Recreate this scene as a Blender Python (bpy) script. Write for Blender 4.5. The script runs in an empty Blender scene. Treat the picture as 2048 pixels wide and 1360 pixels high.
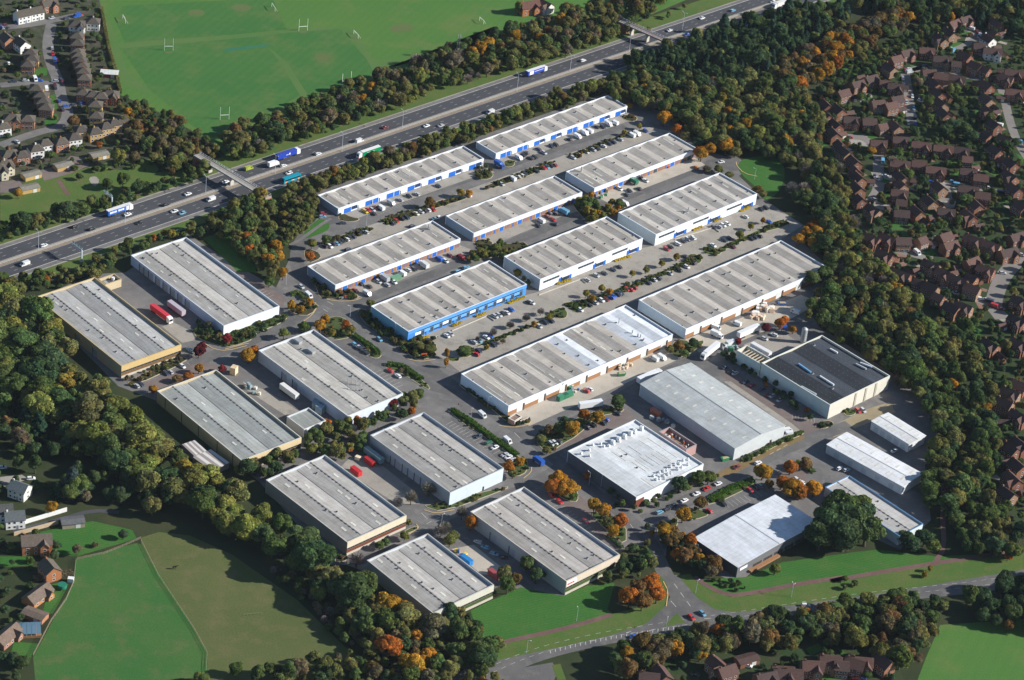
import bpy, math, random
import numpy as np
from mathutils import Vector, Matrix

SC = bpy.context.scene
COL = SC.collection
RNG = random.Random(7)
R = math.radians

# ------------------------------------------------------------------ camera
# helicopter view: 720 m up, 32 degrees down, 6.6 degrees of bank, 93 mm lens on a 36 mm wide frame
CAM_H, CAM_Y = 720.0, -1182.9
PITCH, ROLL, FPX = R(32.0888), R(6.5648), 5312.28
_cp, _sp = math.cos(PITCH), math.sin(PITCH)
_fw = Vector((0, _cp, -_sp)); _r0 = Vector((1, 0, 0)); _u0 = Vector((0, _sp, _cp))
CAM_R = math.cos(ROLL) * _r0 + math.sin(ROLL) * _u0
CAM_U = -math.sin(ROLL) * _r0 + math.cos(ROLL) * _u0
CAM_P = Vector((0, CAM_Y, CAM_H))
cam = bpy.data.cameras.new('camera'); cam.sensor_width = 36.0; cam.lens = FPX / 2048 * 36.0
cam.clip_start = 5; cam.clip_end = 9000
camo = bpy.data.objects.new('camera', cam); COL.objects.link(camo)
_m = Matrix((CAM_R, CAM_U, -_fw)).transposed().to_4x4(); _m.translation = CAM_P
camo.matrix_world = _m
SC.camera = camo

# ------------------------------------------------------------------ light
SUN_EL, SUN_AZ = R(27), R(3)             # low autumn sun from the right of the picture
W = bpy.data.worlds.new('World'); SC.world = W; W.use_nodes = True
_nt = W.node_tree
_sky = _nt.nodes.new('ShaderNodeTexSky'); _sky.sky_type = 'NISHITA'; _sky.sun_disc = False
_sky.sun_elevation = SUN_EL; _sky.sun_rotation = R(87); _sky.altitude = 300; _sky.dust_density = 0.3; _sky.ozone_density = 2.5
_bg = _nt.nodes['Background']; _nt.links.new(_sky.outputs[0], _bg.inputs[0]); _bg.inputs[1].default_value = 0.075
sl = bpy.data.lights.new('sun', 'SUN'); sl.energy = 5.0; sl.angle = R(0.53); sl.color = (1.0, 0.955, 0.885)
so = bpy.data.objects.new('sun', sl); COL.objects.link(so)
_sd = Vector((math.cos(SUN_EL) * math.cos(SUN_AZ), math.cos(SUN_EL) * math.sin(SUN_AZ), math.sin(SUN_EL)))
so.rotation_euler = (-_sd).to_track_quat('-Z', 'Y').to_euler(); so.location = (300, 0, 300)
vs = SC.view_settings
vs.view_transform = 'Standard'; vs.look = 'None'; vs.exposure = 0.62; vs.gamma = 1.0; vs.use_curve_mapping = False
SC.cycles.use_denoising = True
SC.cycles.max_bounces = 4; SC.cycles.diffuse_bounces = 2; SC.cycles.glossy_bounces = 2
SC.cycles.transmission_bounces = 2; SC.cycles.transparent_max_bounces = 4

# ------------------------------------------------------------------ survey: photo point -> place on the ground
_REG = dict(a=(0, 0, 3.4004), b=(450, 0, 3.4004), c=(900, 0, 3.4004), d=(1350, 0, 2.934), e=(0, 380, 3.4004), f=(450, 340, 3.4004),
            g=(900, 200, 3.4004), h=(1350, 250, 3.4004), i=(900, 560, 3.4004), j=(1350, 560, 3.4004), k=(1100, 800, 3.4004),
            l=(1536, 760, 2.2676), m=(0, 760, 2.2676), n=(280, 640, 3.4), o=(450, 840, 2.6148), p=(850, 960, 3.4), q=(1200, 960, 3.4004),
            r=(1640, 0, 1.9436), s=(0, 1000, 3.7773), t=(1100, 1150, 6.4), u=(960, 540, 6.8), v=(640, 360, 6.4), w=(1480, 780, 5.3895),
            x=(1340, 600, 6.8267), y=(800, 580, 7.8769), z=(1130, 820, 6.4759), A=(380, 270, 8.5), F=(0, 0, 1.0))

def P(spec):
    """'F 10,20 30,40' or 'c 100,50 ...' -> list of survey points (full-frame)."""
    out = []; reg = _REG['F']
    for tok in spec.split():
        if tok in _REG: reg = _REG[tok]; continue
        x, y = tok.split(',')[:2]
        out.append((reg[0] + float(x) / reg[2], reg[1] + float(y) / reg[2]))
    return out

def at(q, z=0.0):
    d = _fw + CAM_R * ((q[0] - 1024) / FPX) - CAM_U * ((q[1] - 680) / FPX)
    return CAM_P + d * ((z - CAM_H) / d.z)

def seen_at(p):
    d = Vector(p) - CAM_P; w = d.dot(_fw)
    return (1024 + FPX * d.dot(CAM_R) / w, 680 - FPX * d.dot(CAM_U) / w)

# ------------------------------------------------------------------ materials
MATS = {}

def _new(name):
    m = bpy.data.materials.new(name); m.use_nodes = True; nt = m.node_tree
    return m, nt, nt.nodes['Principled BSDF']

def _node(nt, typ, **kw):
    n = nt.nodes.new(typ)
    for k, v in kw.items(): setattr(n, k, v)
    return n

def _noise(nt, vec, scale, detail=4.0, rough=0.6, lo=0.35, hi=0.65):
    n = _node(nt, 'ShaderNodeTexNoise'); n.inputs['Scale'].default_value = scale; n.inputs['Detail'].default_value = detail
    n.inputs['Roughness'].default_value = rough
    nt.links.new(vec, n.inputs['Vector'])
    r = _node(nt, 'ShaderNodeMapRange'); r.inputs[1].default_value = lo; r.inputs[2].default_value = hi
    nt.links.new(n.outputs[0], r.inputs[0])
    return r.outputs[0]

def _mix(nt, fac, a, b, mode='MIX'):
    m = _node(nt, 'ShaderNodeMix', data_type='RGBA', blend_type=mode)
    for sock, v in ((m.inputs[0], fac), (m.inputs[6], a), (m.inputs[7], b)):
        if hasattr(v, 'is_linked') or hasattr(v, 'links'): nt.links.new(v, sock)
        elif sock == m.inputs[0]: sock.default_value = v
        else: sock.default_value = (*v[:3], 1) if len(v) == 3 else v
    return m.outputs[2]

def ground_mat(name, c1, c2, scale=0.05, c3=None, scale3=0.5, amt3=0.5, fine=0.18, rough=0.95, mow=None):
    """two broad tones, a third in patches, fine speckle; all in metres on the ground"""
    if name in MATS: return MATS[name]
    m, nt, b = _new(name)
    pos = _node(nt, 'ShaderNodeNewGeometry').outputs['Position']
    col = _mix(nt, _noise(nt, pos, scale), c1, c2)
    if c3:
        f = _noise(nt, pos, scale3, 5, 0.65, 0.5, 0.72)
        mm = _node(nt, 'ShaderNodeMath', operation='MULTIPLY'); nt.links.new(f, mm.inputs[0]); mm.inputs[1].default_value = amt3
        col = _mix(nt, mm.outputs[0], col, c3)
    if mow:
        # mowing stripes: direction in degrees, width in metres, strength
        mp = _node(nt, 'ShaderNodeMapping'); nt.links.new(pos, mp.inputs[0]); mp.inputs['Rotation'].default_value = (0, 0, R(mow[0]))
        wv = _node(nt, 'ShaderNodeTexWave', wave_type='BANDS', bands_direction='X'); wv.inputs['Scale'].default_value = 0.314 / mow[1]; wv.inputs['Distortion'].default_value = 0.3; wv.inputs['Detail'].default_value = 2
        nt.links.new(mp.outputs[0], wv.inputs['Vector'])
        col = _mix(nt, 1.0, col, _mix(nt, wv.outputs['Fac'], (1 - mow[2],) * 3, (1 + mow[2],) * 3), 'MULTIPLY')
    f = _noise(nt, pos, 1.3, 6, 0.7, 0.25, 0.75)
    lo = 1 - fine; hi = 1 + fine
    v = _mix(nt, f, (lo, lo, lo), (hi, hi, hi))
    col = _mix(nt, 1.0, col, v, 'MULTIPLY')
    nt.links.new(col, b.inputs['Base Color']); b.inputs['Roughness'].default_value = rough
    b.inputs['Specular IOR Level'].default_value = 0.2
    MATS[name] = m
    return m

def paint(name, c, rough=0.55, dirt=0.12, scale=0.6, metal=0.0, spec=0.4):
    if name in MATS: return MATS[name]
    m, nt, b = _new(name)
    pos = _node(nt, 'ShaderNodeNewGeometry').outputs['Position']
    f = _noise(nt, pos, scale, 5, 0.65, 0.3, 0.7)
    col = _mix(nt, f, [x * (1 - dirt) for x in c], [min(1, x * (1 + dirt)) for x in c])
    nt.links.new(col, b.inputs['Base Color']); b.inputs['Roughness'].default_value = rough
    b.inputs['Metallic'].default_value = metal; b.inputs['Specular IOR Level'].default_value = spec
    MATS[name] = m
    return m

def tinted(name, rough=0.5, dirt=0.1, scale=0.8, coat=0.0, spec=0.4):
    """takes its colour from the object's own colour"""
    if name in MATS: return MATS[name]
    m, nt, b = _new(name)
    pos = _node(nt, 'ShaderNodeNewGeometry').outputs['Position']
    oi = _node(nt, 'ShaderNodeObjectInfo')
    f = _noise(nt, pos, scale, 5, 0.65, 0.3, 0.7)
    v = _mix(nt, f, (1 - dirt,) * 3, (1 + dirt,) * 3)
    nt.links.new(_mix(nt, 1.0, oi.outputs['Color'], v, 'MULTIPLY'), b.inputs['Base Color'])
    b.inputs['Roughness'].default_value = rough; b.inputs['Coat Weight'].default_value = coat
    b.inputs['Specular IOR Level'].default_value = spec
    MATS[name] = m
    return m

def sheet_roof(name, pitch, across='x', stain=0.35, rough=0.8, sheet=2.4):
    """ribbed roof sheets in object space; ribs run down the slope; weather streaks; colour from the object"""
    if name in MATS: return MATS[name]
    m, nt, b = _new(name)
    oi = _node(nt, 'ShaderNodeObjectInfo')
    tc = _node(nt, 'ShaderNodeTexCoord').outputs['Object']
    mp = _node(nt, 'ShaderNodeMapping'); nt.links.new(tc, mp.inputs[0])
    mp.inputs['Scale'].default_value = (0.10, 1.0, 1.0) if across == 'y' else (1.0, 0.10, 1.0)
    streak = _noise(nt, mp.outputs[0], 0.55, 6, 0.7, 0.32, 0.68)
    blot = _noise(nt, tc, 0.13, 6, 0.7, 0.38, 0.66)
    lich = _noise(nt, tc, 0.8, 7, 0.75, 0.55, 0.72)
    mp2 = _node(nt, 'ShaderNodeMapping'); nt.links.new(tc, mp2.inputs[0]); mp2.inputs['Scale'].default_value = (1.0, 0.04, 1.0)
    fines = _noise(nt, mp2.outputs[0], 2.2, 4, 0.6, 0.35, 0.65)
    col = _mix(nt, streak, (1 - stain * 0.6,) * 3, (1.08,) * 3)
    col = _mix(nt, 1.0, col, _mix(nt, fines, (1 - stain * .45,) * 3, (1 + stain * .22,) * 3), 'MULTIPLY')
    col = _mix(nt, blot, col, _mix(nt, 1.0, col, (0.80, 0.78, 0.75), 'MULTIPLY'))
    lm = _node(nt, 'ShaderNodeMath', operation='MULTIPLY'); nt.links.new(lich, lm.inputs[0]); lm.inputs[1].default_value = stain
    col = _mix(nt, lm.outputs[0], col, (0.62, 0.58, 0.48))
    col = _mix(nt, 1.0, oi.outputs['Color'], col, 'MULTIPLY')
    # dark joint between sheet runs
    sp = _node(nt, 'ShaderNodeSeparateXYZ'); nt.links.new(tc, sp.inputs[0])
    fr = _node(nt, 'ShaderNodeMath', operation='FRACT'); dv = _node(nt, 'ShaderNodeMath', operation='DIVIDE')
    nt.links.new(sp.outputs[1 if across == 'x' else 0], dv.inputs[0]); dv.inputs[1].default_value = sheet; nt.links.new(dv.outputs[0], fr.inputs[0])
    lt = _node(nt, 'ShaderNodeMath', operation='LESS_THAN'); nt.links.new(fr.outputs[0], lt.inputs[0]); lt.inputs[1].default_value = 0.07
    jm = _node(nt, 'ShaderNodeMath', operation='MULTIPLY'); nt.links.new(lt.outputs[0], jm.inputs[0]); jm.inputs[1].default_value = 0.6
    col = _mix(nt, jm.outputs[0], col, _mix(nt, 1.0, col, (0.72, 0.72, 0.72), 'MULTIPLY'))
    nt.links.new(col, b.inputs['Base Color']); b.inputs['Roughness'].default_value = rough
    b.inputs['Specular IOR Level'].default_value = 0.25
    wv = _node(nt, 'ShaderNodeTexWave', wave_type='BANDS', bands_direction='Y' if across == 'x' else 'X'); wv.inputs['Scale'].default_value = 1.2
    nt.links.new(tc, wv.inputs['Vector'])
    bp = _node(nt, 'ShaderNodeBump'); bp.inputs['Strength'].default_value = 0.15; bp.inputs['Distance'].default_value = 0.06
    nt.links.new(wv.outputs['Fac'], bp.inputs['Height']); nt.links.new(bp.outputs[0], b.inputs['Normal'])
    MATS[name] = m
    return m

def tiles(name, rough=0.8):
    """tiled house roof: courses as fine relief; colour from the object"""
    if name in MATS: return MATS[name]
    m, nt, b = _new(name)
    oi = _node(nt, 'ShaderNodeObjectInfo'); tc = _node(nt, 'ShaderNodeTexCoord').outputs['Object']
    f = _noise(nt, tc, 1.2, 5, 0.7, 0.3, 0.7)
    g = _noise(nt, tc, 0.25, 3, 0.6, 0.4, 0.7)
    v = _mix(nt, f, (0.72,) * 3, (1.25,) * 3); v = _mix(nt, g, v, _mix(nt, 1.0, v, (0.85, 0.95, 0.8), 'MULTIPLY'))
    nt.links.new(_mix(nt, 1.0, oi.outputs['Color'], v, 'MULTIPLY'), b.inputs['Base Color'])
    wv = _node(nt, 'ShaderNodeTexWave', wave_type='BANDS', bands_direction='Z', wave_profile='SAW'); wv.inputs['Scale'].default_value = 1.6
    nt.links.new(tc, wv.inputs['Vector'])
    bp = _node(nt, 'ShaderNodeBump'); bp.inputs['Strength'].default_value = 0.4; bp.inputs['Distance'].default_value = 0.075
    nt.links.new(wv.outputs['Fac'], bp.inputs['Height']); nt.links.new(bp.outputs[0], b.inputs['Normal'])
    b.inputs['Roughness'].default_value = rough; b.inputs['Specular IOR Level'].default_value = 0.2
    MATS[name] = m
    return m

def brick(name, c=(0.26, 0.12, 0.06)):
    if name in MATS: return MATS[name]
    m, nt, b = _new(name)
    tc = _node(nt, 'ShaderNodeTexCoord').outputs['Object']
    f = _noise(nt, tc, 2.5, 5, 0.7, 0.3, 0.7)
    col = _mix(nt, f, [x * 0.8 for x in c], [x * 1.2 for x in c])
    nt.links.new(col, b.inputs['Base Color']); b.inputs['Roughness'].default_value = 0.9
    b.inputs['Specular IOR Level'].default_value = 0.2
    MATS[name] = m
    return m

def glass(name='window_glass', c=(0.03, 0.04, 0.05)):
    if name in MATS: return MATS[name]
    m, nt, b = _new(name); b.inputs['Base Color'].default_value = (*c, 1); b.inputs['Roughness'].default_value = 0.12
    b.inputs['Specular IOR Level'].default_value = 0.6
    MATS[name] = m
    return m

def leaf_mat(name='foliage', trans=0.36):
    """leaf colour: the object's own colour, or the planting point's tint for the massed woodland; leaf-to-leaf variation"""
    if name in MATS: return MATS[name]
    m, nt, b = _new(name); nt.nodes.remove(b)
    oi = _node(nt, 'ShaderNodeObjectInfo')
    ia = _node(nt, 'ShaderNodeAttribute', attribute_type='INSTANCER', attribute_name='tint')
    va = _node(nt, 'ShaderNodeAttribute', attribute_type='GEOMETRY', attribute_name='shade')
    col = _mix(nt, ia.outputs['Alpha'], oi.outputs['Color'], ia.outputs['Color'])
    col = _mix(nt, 1.0, col, va.outputs['Color'], 'MULTIPLY')
    df = _node(nt, 'ShaderNodeBsdfDiffuse'); tr = _node(nt, 'ShaderNodeBsdfTranslucent'); mx = _node(nt, 'ShaderNodeMixShader')
    nt.links.new(col, df.inputs[0]); nt.links.new(col, tr.inputs[0]); mx.inputs[0].default_value = trans
    nt.links.new(df.outputs[0], mx.inputs[1]); nt.links.new(tr.outputs[0], mx.inputs[2])
    nt.links.new(mx.outputs[0], nt.nodes['Material Output'].inputs[0])
    MATS[name] = m
    return m

# ------------------------------------------------------------------ mesh building
class MB:
    """collects faces for ONE mesh"""
    def __init__(s): s.v = []; s.f = []; s.mi = []
    def quad(s, a, b, c, d, mi=0):
        n = len(s.v); s.v += [tuple(a), tuple(b), tuple(c), tuple(d)]; s.f.append((n, n + 1, n + 2, n + 3)); s.mi.append(mi); return s
    def tri(s, a, b, c, mi=0):
        n = len(s.v); s.v += [tuple(a), tuple(b), tuple(c)]; s.f.append((n, n + 1, n + 2)); s.mi.append(mi); return s
    def hexa(s, b, t, mi=0):
        """solid between bottom ring b and top ring t (same count, counter-clockwise from above)"""
        n = len(s.v); k = len(b); s.v += [tuple(p) for p in b] + [tuple(p) for p in t]
        s.f.append(tuple(range(n + k - 1, n - 1, -1))); s.f.append(tuple(range(n + k, n + 2 * k)))
        for i in range(k): s.f.append((n + i, n + (i + 1) % k, n + k + (i + 1) % k, n + k + i))
        s.mi += [mi] * (k + 2); return s
    def box(s, x0, x1, y0, y1, z0, z1, mi=0, tx=0.0, ty=0.0):
        return s.hexa([(x0, y0, z0), (x1, y0, z0), (x1, y1, z0), (x0, y1, z0)],
                      [(x0 + tx, y0 + ty, z1), (x1 - tx, y0 + ty, z1), (x1 - tx, y1 - ty, z1), (x0 + tx, y1 - ty, z1)], mi)
    def cyl(s, c, r, h, k=10, axis='z', r2=None, mi=0):
        r2 = r if r2 is None else r2
        def pt(a, rr, t):
            x, y = rr * math.cos(a), rr * math.sin(a)
            return {'z': (c[0] + x, c[1] + y, c[2] + t), 'y': (c[0] + y, c[1] + t, c[2] + x), 'x': (c[0] + t, c[1] + x, c[2] + y)}[axis]
        return s.hexa([pt(2 * math.pi * i / k, r, 0) for i in range(k)], [pt(2 * math.pi * i / k, r2, h) for i in range(k)], mi)
    def bar(s, p, q, w, mi=0, w2=None):
        p, q = Vector(p), Vector(q); d = (q - p).normalized(); up = Vector((0, 0, 1)) if abs(d.z) < 0.95 else Vector((1, 0, 0))
        a = d.cross(up).normalized(); b = a.cross(d); w2 = w if w2 is None else w2
        ring = lambda o, k: [o + a * k + b * k, o - a * k + b * k, o - a * k - b * k, o + a * k - b * k]
        return s.hexa(ring(p, w / 2), ring(q, w2 / 2), mi)
    def mesh(s, name, mats):
        me = bpy.data.meshes.new(name); me.from_pydata(s.v, [], s.f)
        for m in (mats if isinstance(mats, (list, tuple)) else [mats]): me.materials.append(m)
        if any(s.mi): me.polygons.foreach_set('material_index', s.mi)
        me.update(); return me
    def obj(s, name, mats, parent=None, color=None): return link(name, s.mesh(name, mats), parent, color)

def link(name, data, parent=None, color=None, loc=None, rotz=0.0):
    o = bpy.data.objects.new(name, data); COL.objects.link(o)
    if parent is not None: o.parent = parent
    if color is not None: o.color = (*color[:3], 1)
    if loc is not None: o.location = loc
    if rotz: o.rotation_euler = (0, 0, rotz)
    return o

THINGS = []          # everything that gets a label; repeats are told apart at the end
def tag(o, label, cat, group=None, order=False, q=None):
    o['label'] = label; o['category'] = cat
    if group: o['group'] = group
    THINGS.append((o, label, order, q))
    return o

def thing(name, label, cat, loc=(0, 0, 0), rotz=0.0, group=None, order=False, q=None):
    return tag(link(name, None, None, None, loc, rotz), label, cat, group, order, q)

def struct(o): o['kind'] = 'structure'; return o
def stuff(o): o['kind'] = 'stuff'; return o

def copy_tree(o, parent=None, color=None):
    c = o.copy(); COL.objects.link(c); c.parent = parent
    for ch in o.children: copy_tree(ch, c)
    return c

def prism_obj(name, pts, z0, z1, mat, parent=None):
    mb = MB(); mb.hexa([(x, y, z0) for x, y in pts], [(x, y, z1) for x, y in pts]); return mb.obj(name, mat, parent)

def ccw(pts):
    a = sum(pts[i][0] * pts[(i + 1) % len(pts)][1] - pts[(i + 1) % len(pts)][0] * pts[i][1] for i in range(len(pts)))
    return pts if a > 0 else pts[::-1]

def smooth(pts, n=1, closed=True):
    for _ in range(n):
        out = []
        k = len(pts)
        rng = range(k) if closed else range(k - 1)
        if not closed: out.append(pts[0])
        for i in rng:
            a, b = pts[i], pts[(i + 1) % k]
            out += [(a[0] * .75 + b[0] * .25, a[1] * .75 + b[1] * .25), (a[0] * .25 + b[0] * .75, a[1] * .25 + b[1] * .75)]
        if not closed: out.append(pts[-1])
        pts = out
    return pts

def ground_pts(spec): return ccw([tuple(at(q)[:2]) for q in P(spec)])

_SHEETS = [0]
def sheet(name, spec, z, mat, rounded=0):
    pts = ground_pts(spec) if isinstance(spec, str) else ccw(spec)
    if rounded: pts = smooth(pts, rounded)
    _SHEETS[0] += 1; z += 0.0006 * (_SHEETS[0] % 40)
    mb = MB(); n = len(pts); mb.v = [(x, y, z) for x, y in pts]; mb.f = [tuple(range(n))]; mb.mi = [0]
    return struct(mb.obj(name, mat))

def inset(pts, d):
    n = len(pts); out = []
    for i in range(n):
        p0, p1, p2 = Vector(pts[i - 1]), Vector(pts[i]), Vector(pts[(i + 1) % n])
        e1 = (p1 - p0).normalized(); e2 = (p2 - p1).normalized()
        n1 = Vector((-e1.y, e1.x)); n2 = Vector((-e2.y, e2.x)); b = (n1 + n2)
        b = n1 if b.length < 0.2 else b / max(0.35, b.dot(n1))
        out.append(tuple(p1 + b * d))
    return out

def strip_pts(line, w):
    """polygon of a band of width w along a ground polyline (list of 2D points)"""
    L, Rr = [], []
    for i, p in enumerate(line):
        a = Vector(line[max(0, i - 1)]); b = Vector(line[min(len(line) - 1, i + 1)]); d = (b - a).normalized(); n = Vector((-d.y, d.x))
        L.append(tuple(Vector(p) + n * w / 2)); Rr.append(tuple(Vector(p) - n * w / 2))
    return L, Rr

ROADS = []
def near_road(x, y):
    for line, w in ROADS:
        for i in range(len(line) - 1):
            a, b = Vector(line[i]), Vector(line[i + 1]); d = b - a; t = max(0, min(1, (Vector((x, y)) - a).dot(d) / max(d.length_squared, 1e-6)))
            if (a + d * t - Vector((x, y))).length < w / 2 + 1.6: return True
    return False

def ribbon(name, line, w, z, mat, kind=True):
    if name == 'road' and w < 9.5: ROADS.append((line[::2] + [line[-1]], w))
    L, Rr = strip_pts(line, w); mb = MB(); _SHEETS[0] += 1; z += 0.0006 * (_SHEETS[0] % 40)
    n = len(L); mb.v = [(x, y, z) for x, y in L] + [(x, y, z) for x, y in Rr]
    for i in range(n - 1): mb.f.append((i + n, i + 1 + n, i + 1, i)); mb.mi.append(0)
    o = mb.obj(name, mat)
    return struct(o) if kind else o

def gline(spec, n=1): return smooth([tuple(at(q)[:2]) for q in P(spec)], n, False)

def at_h(px, py, h): return tuple(at((px, py), h)[:2])

# ================================================================== ground and roads
G_ROUGH = ground_mat('rough_ground', (0.026, 0.040, 0.014), (0.042, 0.050, 0.020), 0.03, (0.065, 0.062, 0.030), 0.08, 0.5, 0.3)
G_FIELD = ground_mat('field_grass', (0.060, 0.158, 0.030), (0.076, 0.166, 0.032), 0.012, (0.135, 0.165, 0.050), 0.03, 0.8, 0.24, mow=(20, 5, .02))
G_PITCH = ground_mat('pitch_grass', (0.042, 0.135, 0.030), (0.056, 0.146, 0.032), 0.02, (0.115, 0.150, 0.046), 0.04, 0.7, 0.24, mow=(20, 5, .03))
G_BAND = ground_mat('worn_grass', (0.072, 0.155, 0.038), (0.088, 0.158, 0.042), 0.03, (0.115, 0.150, 0.050), 0.05, 0.4, 0.15)
G_LAWN = ground_mat('lawn_grass', (0.032, 0.122, 0.020), (0.048, 0.134, 0.024), 0.04, (0.075, 0.13, 0.03), 0.14, 0.75, 0.34, mow=(60, 1.6, .08))
G_VERGE = ground_mat('verge_grass', (0.062, 0.122, 0.024), (0.090, 0.132, 0.030), 0.05, (0.14, 0.120, 0.050), 0.15, 0.7, 0.32)
G_OLIVE = ground_mat('grazed_grass', (0.082, 0.104, 0.032), (0.100, 0.115, 0.038), 0.03, (0.15, 0.125, 0.060), 0.12, 0.6, 0.28)
G_PADDOCK = ground_mat('paddock_grass', (0.036, 0.122, 0.026), (0.056, 0.128, 0.030), 0.04, (0.120, 0.125, 0.050), 0.09, 0.75, 0.3)
G_GARDEN = ground_mat('garden_grass', (0.022, 0.052, 0.014), (0.040, 0.052, 0.022), 0.09, (0.07, 0.05, 0.03), 0.15, 0.6, 0.3)
G_ISLE = ground_mat('island_grass', (0.045, 0.085, 0.022), (0.075, 0.090, 0.030), 0.2, (0.10, 0.08, 0.045), 0.5, 0.7, 0.3)
G_BED = ground_mat('planting_soil', (0.040, 0.042, 0.018), (0.070, 0.055, 0.030), 0.3, (0.05, 0.07, 0.02), 0.6, 0.6, 0.3)
ASPH = ground_mat('asphalt', (0.100, 0.098, 0.098), (0.142, 0.136, 0.130), 0.05, (0.200, 0.188, 0.175), 0.15, 0.6, 0.16)
ASPH_D = ground_mat('motorway_asphalt', (0.060, 0.062, 0.070), (0.070, 0.072, 0.080), 0.03, (0.095, 0.092, 0.09), 0.1, 0.3, 0.08)
ASPH_L = ground_mat('estate_road_asphalt', (0.130, 0.125, 0.122), (0.180, 0.171, 0.162), 0.06, (0.25, 0.232, 0.215), 0.18, 0.6, 0.16)
CONC = ground_mat('concrete_apron', (0.290, 0.265, 0.225), (0.340, 0.312, 0.270), 0.05, (0.185, 0.168, 0.145), 0.15, 0.7, 0.16)
CONC_P = ground_mat('concrete_pale', (0.40, 0.355, 0.29), (0.47, 0.42, 0.35), 0.06, (0.28, 0.245, 0.195), 0.15, 0.55, 0.10)
PAVE = ground_mat('block_paving', (0.150, 0.118, 0.108), (0.185, 0.150, 0.135), 0.06, (0.23, 0.19, 0.17), 0.25, 0.5, 0.12)
PAVE_R = ground_mat('red_paving', (0.210, 0.115, 0.085), (0.250, 0.150, 0.115), 0.1, (0.3, 0.2, 0.16), 0.3, 0.4, 0.12)
PATH = ground_mat('footpath_tarmac', (0.130, 0.075, 0.068), (0.165, 0.098, 0.085), 0.08, (0.2, 0.14, 0.11), 0.3, 0.4, 0.12)
GRAVEL = ground_mat('central_gravel', (0.230, 0.185, 0.135), (0.280, 0.225, 0.165), 0.1, (0.17, 0.15, 0.09), 0.3, 0.6, 0.15)
KERB = ground_mat('kerb_stone', (0.42, 0.36, 0.26), (0.50, 0.42, 0.30), 0.3, None, 1, 0, 0.12)
KERB_Y = ground_mat('kerb_yellow_line', (0.52, 0.36, 0.16), (0.58, 0.42, 0.20), 0.3, None, 1, 0, 0.15)
WLINE = paint('road_paint', (0.45, 0.44, 0.41), 0.8, 0.3, 0.9, 0, 0.2)

_ZC = [0]
mb = MB(); mb.quad((-4000, -4000, 0), (4000, -4000, 0), (4000, 4000, 0), (-4000, 4000, 0)); struct(mb.obj('ground', G_ROUGH))

# motorway frame: s along, n across
_dm = Vector((math.cos(R(46.35)), math.sin(R(46.35)))); _nm = Vector((-_dm.y, _dm.x))
def mw(s, n): return tuple(_dm * s + _nm * n)
def mrect(name, s0, s1, n0, n1, z, mat): return sheet(name, [mw(s0, n0), mw(s1, n0), mw(s1, n1), mw(s0, n1)], z, mat)
N_FAR, N_MID, N_NEAR = 195.8, 180.3, 164.6
S0, S1 = -420, 620
mrect('verge', S0, S1, N_FAR, N_FAR + 14, 0.03, G_VERGE)
mrect('verge', S0, S1, N_NEAR - 8, N_NEAR, 0.03, G_VERGE)
mrect('motorway', S0, S1, N_NEAR, N_FAR, 0.05, ASPH_D)
mrect('central_reservation', S0, S1, N_MID - 2.1, N_MID + 2.1, 0.10, GRAVEL)
mrect('hard_shoulder', S0, S1, N_FAR - 2.7, N_FAR, 0.065, ASPH_L)
mrect('hard_shoulder', S0, S1, N_NEAR, N_NEAR + 2.7, 0.065, ASPH_L)
for n, w in ((N_FAR - 2.9, 0.42), (N_NEAR + 2.9, 0.42), (N_MID + 2.4, 0.22), (N_MID - 2.4, 0.22)):
    mrect('edge_line', S0, S1, n - w / 2, n + w / 2, 0.08, WLINE)
mb = MB()
for n in (N_MID + 2.4 + 3.42, N_MID + 2.4 + 6.84, N_MID - 2.4 - 3.42, N_MID - 2.4 - 6.84):
    for k in range(int((S1 - S0) / 9)):
        s = S0 + 9 * k + (3 if n > N_MID else 0)
        a, b, c, d = mw(s, n - .09), mw(s + 2.2, n - .09), mw(s + 2.2, n + .09), mw(s, n + .09)
        mb.quad((*a, .08), (*b, .08), (*c, .08), (*d, .08))
struct(mb.obj('lane_markings', WLINE)); bpy.data.objects['lane_markings']['kind'] = 'stuff'
# kerb-like gravel drain strip along the far edge
mrect('edge_drain', S0, S1, N_FAR, N_FAR + 0.9, 0.05, CONC)
mrect('edge_drain', S0, S1, N_NEAR - 0.9, N_NEAR, 0.05, CONC)

# fields
sheet('playing_field', 'F 190,-40 240,190 300,215 385,262 440,300 470,330 900,180 1300,30 1420,-20 1500,-60', 0.02, G_FIELD)
sheet('pitch', 'a 820,325 1740,250 b 290,240 b 530,640 b 300,790 a 1430,930 a 1300,850 a 1010,600', 0.028, G_PITCH)
sheet('pitch', 'b 300,230 780,190 1020,470 960,560 560,660 300,320', 0.030, G_PITCH)
sheet('pitch', 'a 830,40 1740,-10 b 330,0 b 420,200 a 1400,255 a 850,300 a 790,150', 0.026, G_PITCH)
sheet('worn_strip', 'a 700,300 1741,225 b 420,205 b 800,180 b 800,196 b 430,222 a 1741,250 a 830,330', 0.034, G_BAND)
sheet('worn_strip', 'a 690,120 740,110 860,470 1040,640 1000,640 800,560 740,330', 0.034, G_BAND)
sheet('worn_strip', 'b 0,330 290,300 290,316 0,352', 0.036, ground_mat('sprayed_grass', (0.03, 0.14, 0.07), (0.035, 0.15, 0.08), 0.1))
sheet('worn_strip', 'b 290,320 420,420 560,640 700,660 310,790 0,900 0,860 300,770 510,650 380,430', 0.034, G_BAND)
sheet('worn_strip', 'b 800,190 870,200 1010,410 1080,480 1020,500 960,400', 0.034, G_BAND)
sheet('worn_strip', 'b 1000,420 1741,310 c 0,340 c 300,180 c 330,200 c 0,400 b 1741,380 b 1080,470', 0.034, G_BAND)
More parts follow.
